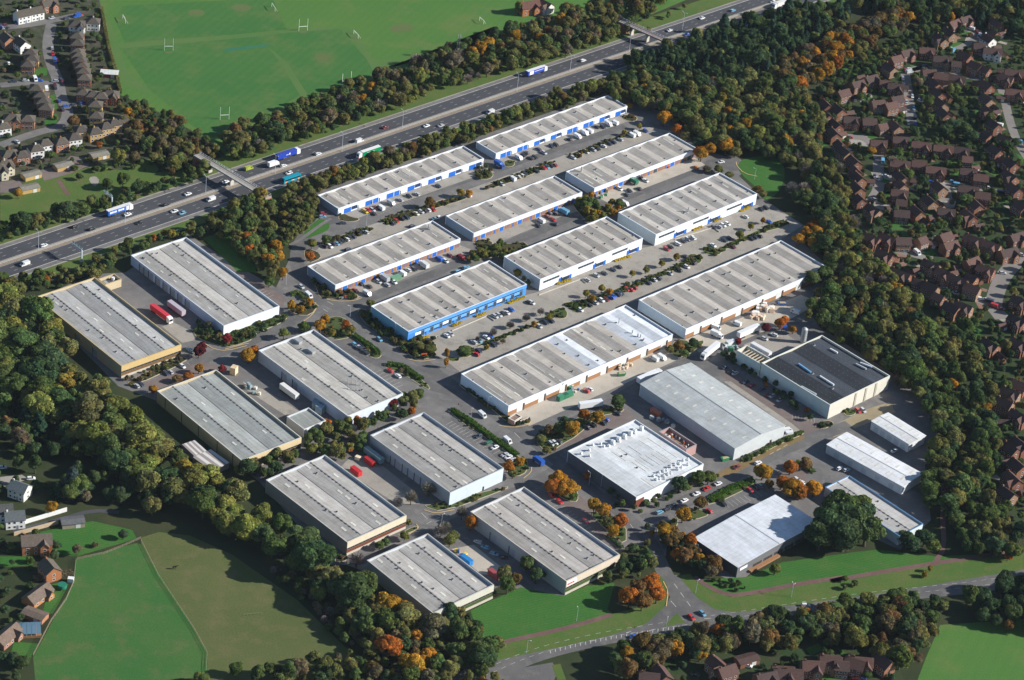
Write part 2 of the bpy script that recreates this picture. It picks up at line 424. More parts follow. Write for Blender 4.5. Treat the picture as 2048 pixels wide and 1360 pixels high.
WORN = ground_mat('worn_turf', (0.085, 0.140, 0.038), (0.105, 0.140, 0.046), 0.05, (0.13, 0.12, 0.06), 0.2, 0.6, 0.2)
for sp in ('b 600,370 660,350 720,380 690,420 630,420', 'b 20,50 120,20 200,50 120,90', 'b 1100,180 1250,150 1300,210 1160,230', 'a 1270,70 1380,60 1400,110 1290,115', 'a 1120,350 1180,348 1170,362 1125,364', 'b 505,216 560,212 555,224 510,226', 'b 800,588 855,576 850,590 806,600', 'a 1500,818 1556,815 1550,828 1505,830', 'b 870,250 900,245 910,275 885,275'):
    sheet('worn_turf', sp, 0.038, WORN, 2)
sheet('garden_lawn', 'F 0,390 60,360 140,340 260,340 330,345 400,345 300,390 160,410 0,450', 0.02, G_VERGE)
sheet('paddock', 'm 345,810 620,740 640,745 940,1230 945,1320 890,1350 720,1365 160,1365 150,1260 330,920', 0.025, G_PADDOCK)
sheet('grazing_field', 'm 640,715 720,690 860,705 1050,790 1350,1000 F 715,1318 F 620,1365 F 400,1365 m 945,1300 940,1230 640,745', 0.022, G_OLIVE)
sheet('field', 'F 1880,1250 2100,1235 2120,1400 1820,1400 1850,1320', 0.02, G_FIELD)
sheet('garden_lawn', 'm 180,690 420,640 600,680 620,720 350,800 220,790', 0.024, G_LAWN)
sheet('garden_lawn', 'm 0,800 150,800 150,840 0,850', 0.024, G_LAWN)
sheet('garden_lawn', 's 380,640 470,620 520,640 400,860 320,850', 0.024, G_LAWN)
sheet('garden_lawn', 's 105,1070 290,1085 235,1190 75,1190', 0.024, G_LAWN)
sheet('drive', 's 330,260 430,250 560,200 470,320 380,340', 0.026, ASPH)

# estate base
sheet('estate_yard', 'F 66,600 187,548 250,545 372,466 455,520 552,575 585,505 606,470 640,430 632,384 925,284 1218,184 1290,212 1340,230 '
      '1400,300 1450,312 1480,318 1500,335 1478,352 1527,398 1610,452 1600,480 1670,545 1610,610 1640,655 1790,750 1880,820 1905,880 '
      '1850,930 1862,1040 1800,1100 1690,1050 1560,1090 1478,1168 1400,1135 1335,1090 1330,1120 1300,1100 1262,1085 1130,1192 1000,1172 866,1240 '
      '720,1140 650,1112 520,965 310,800 236,772', 0.02, ASPH_L)

# roads through the estate (darker tarmac)
def road(line, w, z=0.035, mat=ASPH, name='road'): return ribbon(name, gline(line, 2), w, z, mat)
road('F 1370,1215 1330,1150 1300,1080 1250,1030 1180,980 1110,915 1040,860 960,810 890,760 800,690 720,630 640,600 600,560 590,500 625,450 700,432', 7.5)
road('F 640,600 560,660 480,690 400,720 330,770', 7.0, 0.037)
road('F 690,436 800,400 960,352 1100,300 1250,252', 6.0, 0.037)
road('F 700,612 800,572 900,535 960,500', 6.0, 0.037)
road('F 960,512 1060,470 1150,430', 6.5, 0.037)
road('F 1180,420 1290,378 1400,335 1470,325', 7.5, 0.037)
road('F 1000,1010 900,1050 760,1120 640,1120', 7.0, 0.037)
road('F 1010,995 1090,955 1120,935', 7.0, 0.038)
road('F 1070,880 1200,820 1300,760 1400,715 1500,670 1590,640', 7.5, 0.037)
road('F 1290,1040 1380,1000 1450,960 1550,905 1640,870 1700,850', 8.0, 0.037)
road('F 1400,720 1440,750', 9.0, 0.039)
# main road along the bottom
MAIN = gline('F 700,1480 820,1405 960,1350 1060,1305 1180,1275 1280,1258 1400,1240 1500,1226 1600,1210 1720,1192 1840,1180 1950,1168 2090,1150', 2)
ribbon('road', MAIN, 12.5, 0.045, ASPH)
sheet('road', 'F 1330,1150 1345,1185 1330,1215 1290,1240 1200,1262 1180,1285 1300,1268 1420,1248 1480,1238 1480,1222 1430,1210 1390,1180 1362,1150', 0.043, ASPH, 1)
sheet('side_road', 'F 990,1345 1105,1325 1115,1345 1090,1400 940,1400 960,1360', 0.046, ASPH)
# verge lawns by the main road
sheet('lawn', 'p 310,890 430,830 650,730 940,790 1100,720 1290,700 1240,880 1280,915 700,1060 560,1100 420,1110 330,960', 0.05, G_LAWN)
sheet('verge', 'p 0,1350 520,1220 950,1130 1250,1060 1500,980 1620,870 1655,790 1640,700 1590,640 1560,700 1480,860 1280,910 1000,1000 700,1070 500,1110 300,1190 60,1290', 0.048, G_VERGE)
sheet('verge', 'q 430,1000 520,905 580,970', 0.075, G_VERGE)
sheet('lawn', 'q 660,680 1000,660 1240,560 1741,490 l 500,770 l 760,800 l 1000,790 l 800,820 l 380,890 l 0,950 q 1000,770 880,790 740,750 640,680', 0.05, G_LAWN)
sheet('verge', 'q 530,650 610,640 740,750 880,795 1000,790 1500,690 1741,650 l 380,905 l 780,830 l 1161,760 l 1161,860 l 800,920 l 560,960 l 200,1010 l 0,1035 q 1300,870 920,900 780,880 660,800', 0.048, G_VERGE)
ribbon('footpath', gline('p 520,1105 700,1065 860,1030 1040,985 1160,950 1270,915', 1), 2.6, 0.06, PATH)
ribbon('footpath', gline('q 640,660 760,740 880,785 1000,775 1200,735 1450,690 1741,650 l 250,920 l 400,890 l 760,830 l 1000,795 l 1161,770', 1), 2.8, 0.06, PATH)
ribbon('footpath', gline('l 760,825 800,760 790,600 800,400 860,280', 1), 2.4, 0.055, PATH)
sheet('side_verge', 'p 860,1260 920,1250 960,1360 900,1360', 0.06, G_VERGE)
# small corner triangle where the footpath meets the estate road (north)
sheet('lawn', 'f 700,350 715,385 690,420 530,475 560,440', 0.06, G_LAWN, 1)
sheet('lawn', 'f 560,400 640,330 690,345 560,430 530,440', 0.06, G_LAWN)
ribbon('footpath', gline('f 440,510 520,470 640,380 720,330', 1), 2.0, 0.065, ASPH_L)
sheet('lawn', 'h 425,260 480,225 700,200 760,330 700,470 600,520 560,430 440,330', 0.05, G_LAWN, 1)
sheet('turning_head', 'h 160,250 400,205 450,235 420,270 440,320 300,290', 0.04, ASPH, 1)
sheet('lawn', 'e 1380,330 1600,250 1741,330 1741,560 1620,560', 0.045, G_LAWN)

# concrete aprons and pale parking courts
sheet('apron', 'F 676,431 967,332 990,345 955,352 705,440', 0.040, CONC)
sheet('apron', 'F 992,319 1255,226 1275,236 1100,298 1005,334', 0.040, CONC)
sheet('parking_court', 'F 612,528 640,492 720,458 1000,356 1290,253 1345,263 1131,342 891,432 865,441', 0.040, CONC)
sheet('apron', 'F 671,585 921,491 945,500 900,520 705,600', 0.040, CONC)
sheet('apron', 'F 947,482 1164,399 1185,415 1130,430 985,490', 0.040, CONC)
sheet('apron', 'F 1188,392 1390,315 1410,330 1215,405', 0.040, CONC_P)
sheet('parking_court', 'F 815,683 1053,590 1080,583 1285,496 1310,491 1513,410 1575,430 1605,452 1561,479 1278,599 1251,608 923,747 890,720 850,700', 0.040, CONC)
sheet('apron', 'F 1014,832 1345,688 1385,706 1270,758 1059,852', 0.040, CONC_P)
sheet('apron', 'F 1370,679 1602,590 1640,605 1560,650 1450,695 1398,705', 0.040, CONC_P)
sheet('yard', 'j 470,440 600,390 760,370 860,440 620,530 480,500', 0.041, CONC)
sheet('car_park', 'j 240,600 330,580 960,960 1010,1010 890,1060 830,1000', 0.040, PAVE)
sheet('pavement', 'j 330,690 380,690 800,980 870,1040 820,1060 740,980', 0.046, CONC)
sheet('yard', 'j 1010,1020 1300,880 1460,830 1500,900 1340,960 1130,1050 1080,1070', 0.041, ground_mat('buff_gravel', (0.27, 0.22, 0.14), (0.32, 0.27, 0.17), 0.08, (0.2, 0.17, 0.11), 0.2, 0.5, 0.12))
sheet('verge', 'j 290,1310 620,1140 870,1040 880,1080 640,1190 420,1310 300,1345', 0.042, ground_mat('worn_verge', (0.19, 0.13, 0.06), (0.23, 0.16, 0.08), 0.1, (0.09, 0.10, 0.03), 0.2, 0.5, 0.2))
sheet('car_park', 'i 700,1165 1260,940 1200,880 1000,920 880,1000 740,1070 640,1120', 0.040, PAVE)
sheet('car_park', 'k 930,910 1410,700 1560,640 1480,560 1200,600 1050,740 880,870', 0.0405, ASPH_L)
sheet('car_park', 'k 1560,560 1741,620 1741,480 1640,460 1560,500', 0.0405, PAVE)
sheet('yard', 'o 600,250 650,200 750,180 1000,380 1020,440 900,440', 0.040, CONC)
sheet('yard', 'p 180,470 330,440 540,610 500,650 380,640', 0.040, CONC_P)
sheet('car_park', 'f 0,640 120,700 300,800 420,870 380,940', 0.040, PAVE)
sheet('car_park', 'n 0,440 430,280 560,320 480,360 120,470', 0.040, PAVE)
sheet('yard', 'e 1180,900 1300,960 1330,1020 1240,1040 1100,930', 0.040, CONC)
sheet('yard', 'n 700,420 860,480 1080,620 990,650 730,480', 0.040, CONC)
sheet('car_park', 'p 830,80 1060,110 1180,230 1360,470 1320,500', 0.040, PAVE)
sheet('car_park', 'f 860,1130 1060,1260 1400,1360 1741,1600 1400,1500 700,1180', 0.040, ASPH)
sheet('car_park', 'i 0,940 40,930 520,1240 380,1260', 0.040, ASPH)
sheet('car_park', 'o 330,560 480,620 640,720 600,760 480,680', 0.040, ASPH)

# raised planted islands with kerbs
ISL = []
def island(spec, mat=G_LAWN, rounded=1, h=0.13, name='planted_island', kerb=KERB):
    pts = smooth(ground_pts(spec), rounded) if rounded else ground_pts(spec)
    h += 0.0015 * len(ISL); k = prism_obj('kerb_island', pts, 0.0, h, kerb); struct(k); k.name = name
    t = prism_obj('bed_top', inset(pts, 0.32), h - 0.05, h + 0.035, mat, k)
    ISL.append((k, pts)); return k
G_HEDGEBED = G_BED
for sp, mt in (
    ('f 800,290 860,320 920,330 900,350 820,355 760,330', G_BED), ('f 1065,340 1110,320 1360,240 1540,190 1650,180 1640,200 1400,270 1150,370 1090,380', G_BED),
    ('f 640,480 720,470 920,400 1000,385 1010,410 960,430 820,480 660,540', G_BED), ('f 530,560 560,530 640,560 660,600 560,640', G_BED),
    ('c 360,1100 400,1085 440,1095 440,1130 380,1140', G_LAWN), ('c 165,1190 200,1170 280,1170 300,1190 270,1220 200,1225', G_LAWN),
    ('c 220,1270 280,1250 380,1200 560,1150 700,1090 720,1110 600,1170 420,1240 260,1290', G_BED),
    ('c 780,1070 830,1040 1100,940 1230,890 1250,910 1100,960 850,1075', G_BED), ('c 1150,790 1230,780 1280,800 1260,830 1190,820', G_BED),
    ('g 150,980 200,940 290,960 290,1000 220,1030', G_BED), ('g 480,950 560,1010 380,1060 130,1090 110,1060', G_BED),
    ('g 830,680 900,720 1000,800 930,830 840,730', G_BED), ('g 1000,760 1200,690 1220,720 1050,800', G_BED),
    ('y 880,1000 950,860 1130,880 1180,960 1100,1060 950,1070', G_LAWN), ('y 740,1080 800,1040 940,1090 930,1130 800,1130', G_LAWN),
    ('y 1180,880 1800,640 2040,540 2040,590 1300,880 1200,910', G_LAWN), ('u 40,960 600,780 920,640 960,560 1100,500 1190,560 1190,640 1130,670 980,650 640,800 60,1030', G_LAWN),
    ('u 1120,450 1180,440 1440,400 1800,280 2040,170 2040,220 1700,360 1380,560 1300,590 1180,520', G_LAWN),
    ('g 1100,1310 1200,1270 1560,1110 1640,1050 1720,1090 1680,1120 1560,1140 1240,1290', G_LAWN),
    ('h 175,850 230,815 290,850 360,800 560,720 700,640 770,660 760,690 600,730 330,850 300,890 210,880', G_LAWN),
    ('h 60,900 120,870 185,900 180,940 130,945', G_LAWN),
    ('f 770,990 690,1010 620,1080 740,1160 860,1140 880,1100 850,1030', G_LAWN),
    ('f 860,1120 1060,1240 1065,1270 1030,1285 980,1270 980,1240', G_LAWN), ('f 1090,1320 1200,1330 1330,1420 1400,1480 1380,1500 1200,1380 1080,1345', G_LAWN),
    ('f 640,870 700,880 900,880 910,860 870,810 760,780 620,700 570,650 560,690 620,800', G_BED), ('f 430,960 540,1000 620,960 610,900 560,880 440,930', G_BED),
    ('f 900,940 990,960 1240,1140 1440,1170 1440,1240 1380,1290 1280,1285 1200,1200 1000,1080 920,1010', G_BED),
    ('i 0,870 40,875 300,1060 480,1200 440,1210 250,1080 20,930', G_LAWN), ('i 70,700 390,925 540,950 555,975 480,985 400,980 260,860 60,720', G_BED),
    ('i 370,1240 500,1190 540,1270 500,1330 400,1340', G_LAWN), ('i 580,1060 640,1010 740,1000 880,930 1080,860 1220,890 1000,930 870,1060 760,1120 680,1180 600,1130', G_LAWN),
    ('p 820,0 1010,0 1050,120 1020,160 900,110', G_LAWN), ('p 1100,210 1230,230 1370,300 1370,450 1250,360', G_LAWN),
    ('k 1070,660 1250,570 1380,540 1390,580 1080,730', G_LAWN), ('k 840,770 980,740 1090,760 1060,800 880,830', G_LAWN),
    ('k 690,880 850,800 880,830 830,900 900,960 1000,1000 1160,1110 1180,1180 1020,1150 840,1000', G_LAWN),
    ('o 1030,450 1090,440 1480,345 1480,360 1140,485', G_LAWN), ('o 560,740 620,690 650,720 620,745', G_BED), ('o 900,600 1000,550 1015,570 920,610', G_LAWN),
    ('i 1480,480 1540,400 1640,420 1640,490 1540,530', G_LAWN), ('j 40,470 190,400 200,440 100,500 0,540', G_LAWN),
    ('e 1310,960 1380,900 1520,980 1600,980 1741,920 1741,1010 1580,1070 1480,1060 1340,1010', G_LAWN),
    ('f 0,1120 120,1050 400,980 430,1020 200,1120 60,1180 0,1190', G_LAWN),
    ('e 860,1300 1240,1130 1290,1160 900,1340', G_BED), ('w 780,390 930,320 1030,360 900,430', G_BED), ('w 1100,240 1230,200 1260,260 1160,290', G_LAWN),
    ('w 0,740 480,520 690,440 690,480 480,560 20,800', G_LAWN)):
    island(sp, G_ISLE if mt is G_LAWN else mt)
# yellow-lined kerb sweeps
for ln in ('f 690,880 760,895 880,890 930,870', 'f 520,1040 590,990 630,930 610,900', 'f 1240,1285 1320,1305 1430,1290', 'i 330,990 420,1005 520,990 570,965',
           'e 1400,1050 1460,1085 1540,1095 1680,1060', 'f 0,1220 130,1185 160,1180', 'o 1040,470 1100,490 1200,470', 'o 1000,545 1015,565 960,600', 'i 555,1275 550,1310 500,1350',
           'p 1620,690 1655,760 1640,860', 'h 415,250 420,280 470,330 560,350'):
    ribbon('kerb_line', gline(ln, 1), 0.45, 0.16, KERB_Y)
# painted markings on the main road: hatching, centre dashes, arrows
mb = MB(); N = len(MAIN)
def along(line, t):
    ds = [0]
    for i in range(1, len(line)): ds.append(ds[-1] + (Vector(line[i]) - Vector(line[i - 1])).length)
    t = min(max(t, 0), ds[-1] - 1e-3)
    for i in range(1, len(line)):
        if ds[i] >= t:
            f = (t - ds[i - 1]) / (ds[i] - ds[i - 1]); p = Vector(line[i - 1]).lerp(Vector(line[i]), f); d = (Vector(line[i]) - Vector(line[i - 1])).normalized()
            return p, d, Vector((-d.y, d.x))
tot = sum((Vector(MAIN[i]) - Vector(MAIN[i - 1])).length for i in range(1, N))
t = 2.0
while t < tot - 5:
    p, d, n = along(MAIN, t)
    for off in (1.9, -1.7):
        c = p + n * off; a = c + d * 2.4
        w = n * 0.085
        mb.quad((*(c - w), .07), (*(a - w), .07), (*(a + w), .07), (*(c + w), .07))
    q = seen_at((p.x, p.y, 0))
    if 1090 < q[0] < 1345:
        for kk in (0, 1):
            c = p + d * (2.5 * kk) - n * 3.6; a = c + n * 1.9 + d * 0.9; w = d * 0.16
            mb.quad((*(c - w), .071), (*(c + w), .071), (*(a + w), .071), (*(a - w), .071))
    t += 5.0
stuff(mb.obj('road_markings', WLINE))
for ln in ('q 500,700 630,880', 'q 475,815 540,890', 'q 200,1035 170,1045', 't 1120,750 1380,690', 't 960,745 1080,710', 't 500,855 640,820', 'q 700,945 870,930', 'i 430,1030 500,1100',
           'f 600,900 720,980', 'f 690,890 760,930', 'k 540,840 580,890', 'o 1050,545 1140,500', 'o 1020,480 1080,540', 'j 640,1190 780,1110'):
    L = gline(ln, 0); p0, p1 = Vector(L[0]), Vector(L[1]); k = max(1, int((p1 - p0).length / 5)); m2 = MB()
    for j in range(k):
        a = p0.lerp(p1, (j + .1) / k); b = p0.lerp(p1, (j + .65) / k); n = (b - a).normalized(); n = Vector((-n.y, n.x)) * 0.14
        m2.quad((*(a - n), .072), (*(b - n), .072), (*(b + n), .072), (*(a + n), .072))
    stuff(m2.obj('road_markings', WLINE))
# parking bay lines
def bays(a, b, n, depth, flip=1):
    p0, p1 = at(P(a)[0]).xy, at(P(b)[0]).xy; e = (p1 - p0).normalized(); nn = Vector((-e.y, e.x)) * flip; m2 = MB()
    for j in range(n + 1):
        c = p0.lerp(p1, j / n); d = c + nn * depth; w = e * 0.07
        m2.quad((*(c - w), .058), (*(c + w), .058), (*(d + w), .058), (*(d - w), .058))
    stuff(m2.obj('bay_markings', WLINE))
bays('i 20,960', 'i 340,1160', 14, 4.8, -1); bays('f 900,1170', 'f 1010,1245', 5, 4.8, -1); bays('n 1640,340', 'n 1790,440', 6, 4.8, -1)
bays('e 960,1300', 'e 1290,1190', 12, 4.8, 1); bays('k 1180,700', 'k 1400,620', 8, 4.8, -1); bays('w 560,310', 'w 800,350', 7, 4.5, 1)
bays('v 720,460', 'v 1200,290', 14, 4.6, 1); bays('u 200,700', 'u 1400,160', 34, 4.6, 1); bays('p 930,160', 'p 1130,320', 9, 4.8, -1)
bays('f 80,690', 'f 330,850', 12, 4.8, -1)

# ---- the brown-roofed housing estate on the right: gardens, roads and drives
sheet('housing_ground', 'F 1655,210 1780,100 1850,40 1990,40 2120,20 2150,1120 2060,1090 2000,1000 1990,880 1975,780 1940,690 1860,625 1780,560 1735,500 1700,400 1650,300', 0.012, G_GARDEN)
for ln, w in (('d 1480,390 1340,430 1400,400 1500,395 1640,440 1900,480 1930,560 1960,700 2010,840 2090,960', 5.5), ('d 1700,170 1790,200 1740,250 1620,300', 5), ('d 1350,430 1370,540 1380,640 1390,730', 6),
              ('d 1000,800 1130,810 1200,900 1190,1000 1200,1110 1150,1180', 6.5), ('d 1190,1020 1300,1040 1480,1060 1640,1080 1920,1130 2048,1150', 5.5), ('d 1590,1180 1570,1060', 8),
              ('r 793,990 720,1060 690,1120 670,1190 710,1240', 9), ('r 270,960 380,990 440,1000', 9), ('r 440,1100 560,1150 680,1190', 5), ('r 0,0 0,1', 1)):
    ribbon('road', gline(ln, 2), w, 0.03, ground_mat('pale_estate_road', (0.19, 0.175, 0.16), (0.235, 0.215, 0.195), 0.08, (0.2, 0.18, 0.17), 0.3, 0.5, 0.1))
for sp in ('d 1000,790 1130,790 1130,860 1000,840', 'd 1150,1010 1330,1030 1330,1060 1180,1090', 'd 1170,1180 1260,1200 1230,1240 1160,1210', 'd 1540,1170 1650,1180 1640,1220 1540,1215', 'd 1390,530 1400,720 1370,720 1350,540',
           'd 1720,190 1800,180 1780,230 1700,240', 'd 1080,560 1150,540 1160,570 1090,610'):
    sheet('drive', sp, 0.034, CONC)
sheet('forecourt', 'r 270,955 370,975 330,1040 280,1030', 0.036, PAVE_R)
sheet('forecourt', 'r 600,1165 690,1175 680,1200 620,1205', 0.036, PAVE_R)
for sp in ('d 980,400 1080,370 1105,430 1010,460', 'd 860,510 930,520 900,545', 'd 1600,250 1700,250 1690,280 1620,290', 'd 1660,190 1760,150 1740,190 1680,205', 'd 1240,880 1390,900 1370,925 1250,905',
           'd 1760,960 1810,970 1800,1010 1770,1000', 'd 1450,1290 1520,1300 1500,1340 1440,1320', 'r 190,1160 250,1190 230,1200', 'r 545,1250 640,1270 620,1310 560,1310', 'r 270,900 360,905 350,920 275,915',
           'd 1060,350 1180,330 1220,370 1130,400', 'd 2000,900 2048,920 2040,960', 'r 520,160 550,185 510,195', 'd 1810,1000 1900,1010 1890,1040', 'h 1320,1180 1430,1230 1400,1240', 'r 600,640 640,650 630,670', 'd 1270,1310 1340,1300 1340,1350 1270,1350'):
    sheet('garden_lawn', sp, 0.032, G_LAWN)
# ---- the older houses top left
sheet('housing_ground', 'F -60,-40 195,-40 205,20 240,180 240,230 330,330 200,370 0,390 -60,400', 0.012, ground_mat('left_gardens', (0.030, 0.048, 0.018), (0.070, 0.065, 0.045), 0.10, (0.15, 0.12, 0.10), 0.16, 0.55, 0.35))
for ln, w in (('a 0,190 200,170 350,140 540,100', 6), ('a 350,160 320,300 340,420 400,560 420,680 470,760 430,860 250,900 0,990', 6.5), ('a 390,570 200,560 0,580', 6), ('a 440,720 560,700', 5)):
    ribbon('road', gline(ln, 2), w, 0.03, ASPH_L)
sheet('forecourt', 'a 270,1160 420,1120 480,1060 620,1080 600,1130 480,1180 300,1230', 0.034, PAVE)
sheet('forecourt', 'a 0,1240 130,1220 160,1270 60,1310 0,1310', 0.034, PAVE)
sheet('garden_lawn', 'a 210,470 320,460 320,510 270,525 215,500', 0.036, G_LAWN)
sheet('garden_lawn', 'a 290,830 380,770 400,800 380,840 320,860', 0.036, G_LAWN)
sheet('garden_lawn', 'a 340,650 380,640 390,740 360,750', 0.036, G_LAWN)
sheet('garden_lawn', 'a 420,1210 560,1150 760,1100 760,1200 680,1280 440,1260', 0.03, G_VERGE)
sheet('garden_lawn', 'a 850,1100 1020,1080 1080,1150 1020,1220 880,1200', 0.03, G_VERGE)
sheet('worn_earth', 'a 600,1210 650,1195 680,1230 650,1270 620,1250', 0.04, CONC, 1)
sheet('footpath', 'a 380,1225 410,1222 480,1330 450,1330', 0.04, PATH)
# houses along the bottom edge
sheet('housing_ground', 'F 1200,1345 1400,1310 1560,1290 1720,1290 1800,1340 1830,1420 1200,1420', 0.012, G_GARDEN)
sheet('garden_lawn', 'q 1400,1145 1480,1110 1520,1150 1430,1200', 0.03, G_LAWN)
sheet('garden_lawn', 'q 1610,1140 1680,1180 1650,1195', 0.03, G_LAWN)
sheet('garden_lawn', 'q 1500,1340 1600,1300 1640,1360 1500,1370', 0.03, G_LAWN)
sheet('drive', 'q 880,1250 1000,1230 1040,1260 900,1290', 0.03, ground_mat('sandy_drive', (0.30, 0.21, 0.11), (0.36, 0.26, 0.15), 0.2))
# bare earth and cottage plots bottom left
sheet('lane', 'm 0,440 100,430 130,450 0,490', 0.03, CONC)
ribbon('lane', gline('m 60,690 180,655 280,630 420,590 540,600', 1), 2.6, 0.03, ASPH_D)

# ================================================================== warehouses
ROOF = sheet_roof('weathered_roof_sheets', 0, 'x', 0.38)
ROOF_C = sheet_roof('clean_roof_sheets', 0, 'x', 0.20, 0.55)
CLAD = tinted('painted_cladding', 0.5, 0.07, 0.35)
BRICKW = brick('warehouse_brick', (0.30, 0.16, 0.08))
BRICKD = brick('dark_brick', (0.16, 0.05, 0.03))
GLASS = glass()
DARK = paint('dark_opening', (0.025, 0.027, 0.032), 0.8, 0.2)
STEEL = paint('galvanised_steel', (0.45, 0.46, 0.46), 0.45, 0.15, 1.5, 0.3)
LITE = paint('rooflight_sheet', (0.62, 0.60, 0.52), 0.4, 0.15)
TRIM = tinted('roof_trim', 0.45, 0.08)
BLUE = (0.012, 0.12, 0.50); BLUE_L = (0.06, 0.24, 0.62); WHITE = (0.70, 0.74, 0.79); GREYW = (0.60, 0.63, 0.66); CREAM = (0.50, 0.41, 0.25); YELLOW = (0.70, 0.50, 0.18)

_v = MB(); _v.box(-.75, .75, -.75, .75, -0.5, .22); VENT_CURB = _v.mesh('vent_curb', STEEL)
_v = MB(); _v.cyl((0, 0, .22), .5, .45, 10, 'z', .55); _v.cyl((0, 0, .68), .62, .28, 10, 'z', .25); VENT_COWL = _v.mesh('vent_cowl', paint('vent_cowl_dark', (0.05, 0.055, 0.06), 0.6))
_v = MB(); _v.box(-.45, .45, -1.6, 1.6, -.4, .10); LITE_M = _v.mesh('rooflight', LITE)

_v = MB(); _v.box(-.45, .45, -1.6, 1.6, -.4, .10); CLIP_M = _v.mesh('roof_clip', paint('roof_clip_grey', (.13, .14, .15), .6))

SHEDS = []
def in_shed(x, y, m):
    for s in SHEDS:
        d = Vector((x, y)) - Vector(s.root.location[:2]); c, n = math.cos(-s.rz), math.sin(-s.rz); a, b = d.x * c - d.y * n, d.x * n + d.y * c
        if -m < a < s.Lu + m and -s.Lv - m < b < m: return True
    return False

class Shed:
    """a flat-topped industrial unit: local x along W->N, local -y along W->S, front wall at y = -Lv"""
    def __init__(s, label, spec, h, name='warehouse', group=None, cat='warehouse'):
        q = P(spec); W_, N_, E_, S_ = [Vector(at(p, h)[:2]) for p in q]
        u = ((N_ - W_) + (E_ - S_)); u.normalize(); v = Vector((u.y, -u.x))
        c = (W_ + N_ + E_ + S_) / 4
        s.Lu = (((N_ - W_) + (E_ - S_)) / 2).dot(u); s.Lv = (((S_ - W_) + (E_ - N_)) / 2).dot(v); s.h = h
        o = c - u * s.Lu / 2 - v * s.Lv / 2; s.rz = math.atan2(u.y, u.x)
        s.root = thing(name, label, cat, (o.x, o.y, 0), s.rz, group); s.slopes = []; SHEDS.append(s)
    def add(s, name, mb, mat, color=None): return mb.obj(name, mat, s.root, color)
    def box(s, name, x0, x1, y0, y1, z0, z1, mat, color=None): return s.add(name, MB().box(x0, x1, y0, y1, z0, z1), mat, color)
    def walls(s, cols, mat=None, t=0.4, z1=None):
        z1 = s.h if z1 is None else z1
        mat = mat or CLAD; Lu, Lv = s.Lu, s.Lv
        cf, cl, cb, cr = cols if isinstance(cols[0], (tuple, list)) else (cols,) * 4
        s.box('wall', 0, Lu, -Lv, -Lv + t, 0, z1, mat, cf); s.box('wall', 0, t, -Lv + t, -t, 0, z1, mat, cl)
        s.box('wall', 0, Lu, -t, 0, 0, z1, mat, cb); s.box('wall', Lu - t, Lu, -Lv + t, -t, 0, z1, mat, cr)
        return s
    def coping(s, col, z=None, w=0.38, th=0.14, over=0.1):
        z = s.h if z is None else z; o = over; Lu, Lv = s.Lu, s.Lv; mb = MB()
        out = [(-o, -Lv - o), (Lu + o, -Lv - o), (Lu + o, o), (-o, o)]; i = w
        inn = [(i, -Lv + i), (Lu - i, -Lv + i), (Lu - i, -i), (i, -i)]
        n = 4; mb.v = [(x, y, z) for x, y in out] + [(x, y, z) for x, y in inn] + [(x, y, z + th) for x, y in out] + [(x, y, z + th) for x, y in inn]
        for k in range(4):
            j = (k + 1) % 4
            mb.f += [(k, j, 8 + j, 8 + k), (8 + k, 8 + j, 12 + j, 12 + k), (12 + k, 12 + j, 4 + j, 4 + k), (4 + k, 4 + j, j, k)]; mb.mi += [0] * 4
        s.add('coping', mb, TRIM, col); return s
    def roof(s, nb, col, drop=1.0, tilt=8.0, jitter=0.05, mat=None, white=(), seed=0, ridges=False, alt=0.0, t=0.4):
        """nb slopes rising and falling along x"""
        rg = random.Random(seed); bw = (s.Lu - 2 * t) / nb; rise = bw * math.tan(R(tilt)); z0 = s.h - drop - (rise if rise > drop else 0); s.z0, s.rise, s.bw, s.t = z0, rise, bw, t
        for k in range(nb):
            x0, x1 = t + k * bw, t + (k + 1) * bw; za, zb = (z0, z0 + rise) if k % 2 == 0 else (z0 + rise, z0)
            c = col if k not in white else WHITE
            f = 1 + rg.uniform(-jitter, jitter) + (alt if k % 2 else -alt)  # alt: slopes averted from the sun darker, shade and lichen put into colour
            mb = MB(); mb.quad((x0, -s.Lv + t, za), (x1, -s.Lv + t, zb), (x1, -t, zb), (x0, -t, za))
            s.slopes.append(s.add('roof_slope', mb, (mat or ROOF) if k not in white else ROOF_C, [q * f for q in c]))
        if ridges:
            for k in range(1, nb, 2):
                x = t + k * bw; mb = MB(); y = -s.Lv + 1.0; zc = z0 + rise; prof = []
                while y < -1.5:
                    prof += [(y, .10), (y + 1.7, .10), (y + 1.75, .32), (y + 2.65, .32)]; y += 2.7
                n = len(prof); mb.v = [(x - .24, a, zc + b) for a, b in prof] + [(x + .24, a, zc + b) for a, b in prof] + [(x - .24, a, zc - .2) for a, b in prof] + [(x + .24, a, zc - .2) for a, b in prof]
                for i in range(n - 1):
                    mb.f += [(i, i + n, i + 1 + n, i + 1), (i, i + 1, i + 1 + 2 * n, i + 2 * n), (i + n, i + 3 * n, i + 1 + 3 * n, i + 1 + n)]; mb.mi += [0] * 3
                s.add('ridge_vent', mb, paint('ridge_cap', (0.22, 0.21, 0.20), 0.8, 0.2))
            for k in range(2, nb, 2):
                x = t + k * bw; s.box('valley_gutter', x - .22, x + .22, -s.Lv + 1, -1, z0 - .1, z0 + .05, paint('gutter', (0.10, 0.10, 0.10), 0.8))
        return s
    def zr(s, x):
        k = (x - s.t) / s.bw; i = int(k); f = k - i
        return s.z0 + s.rise * (f if i % 2 == 0 else 1 - f), (1 if i % 2 == 0 else -1) * math.atan2(s.rise, s.bw)
    def vent(s, x, y, k=1.0):
        z, a = s.zr(x); e = link('roof_vent', VENT_CURB, s.root, None, (x, y, z)); k *= .82; e.scale = (k, k, k)
        link('vent_cowl', VENT_COWL, e)
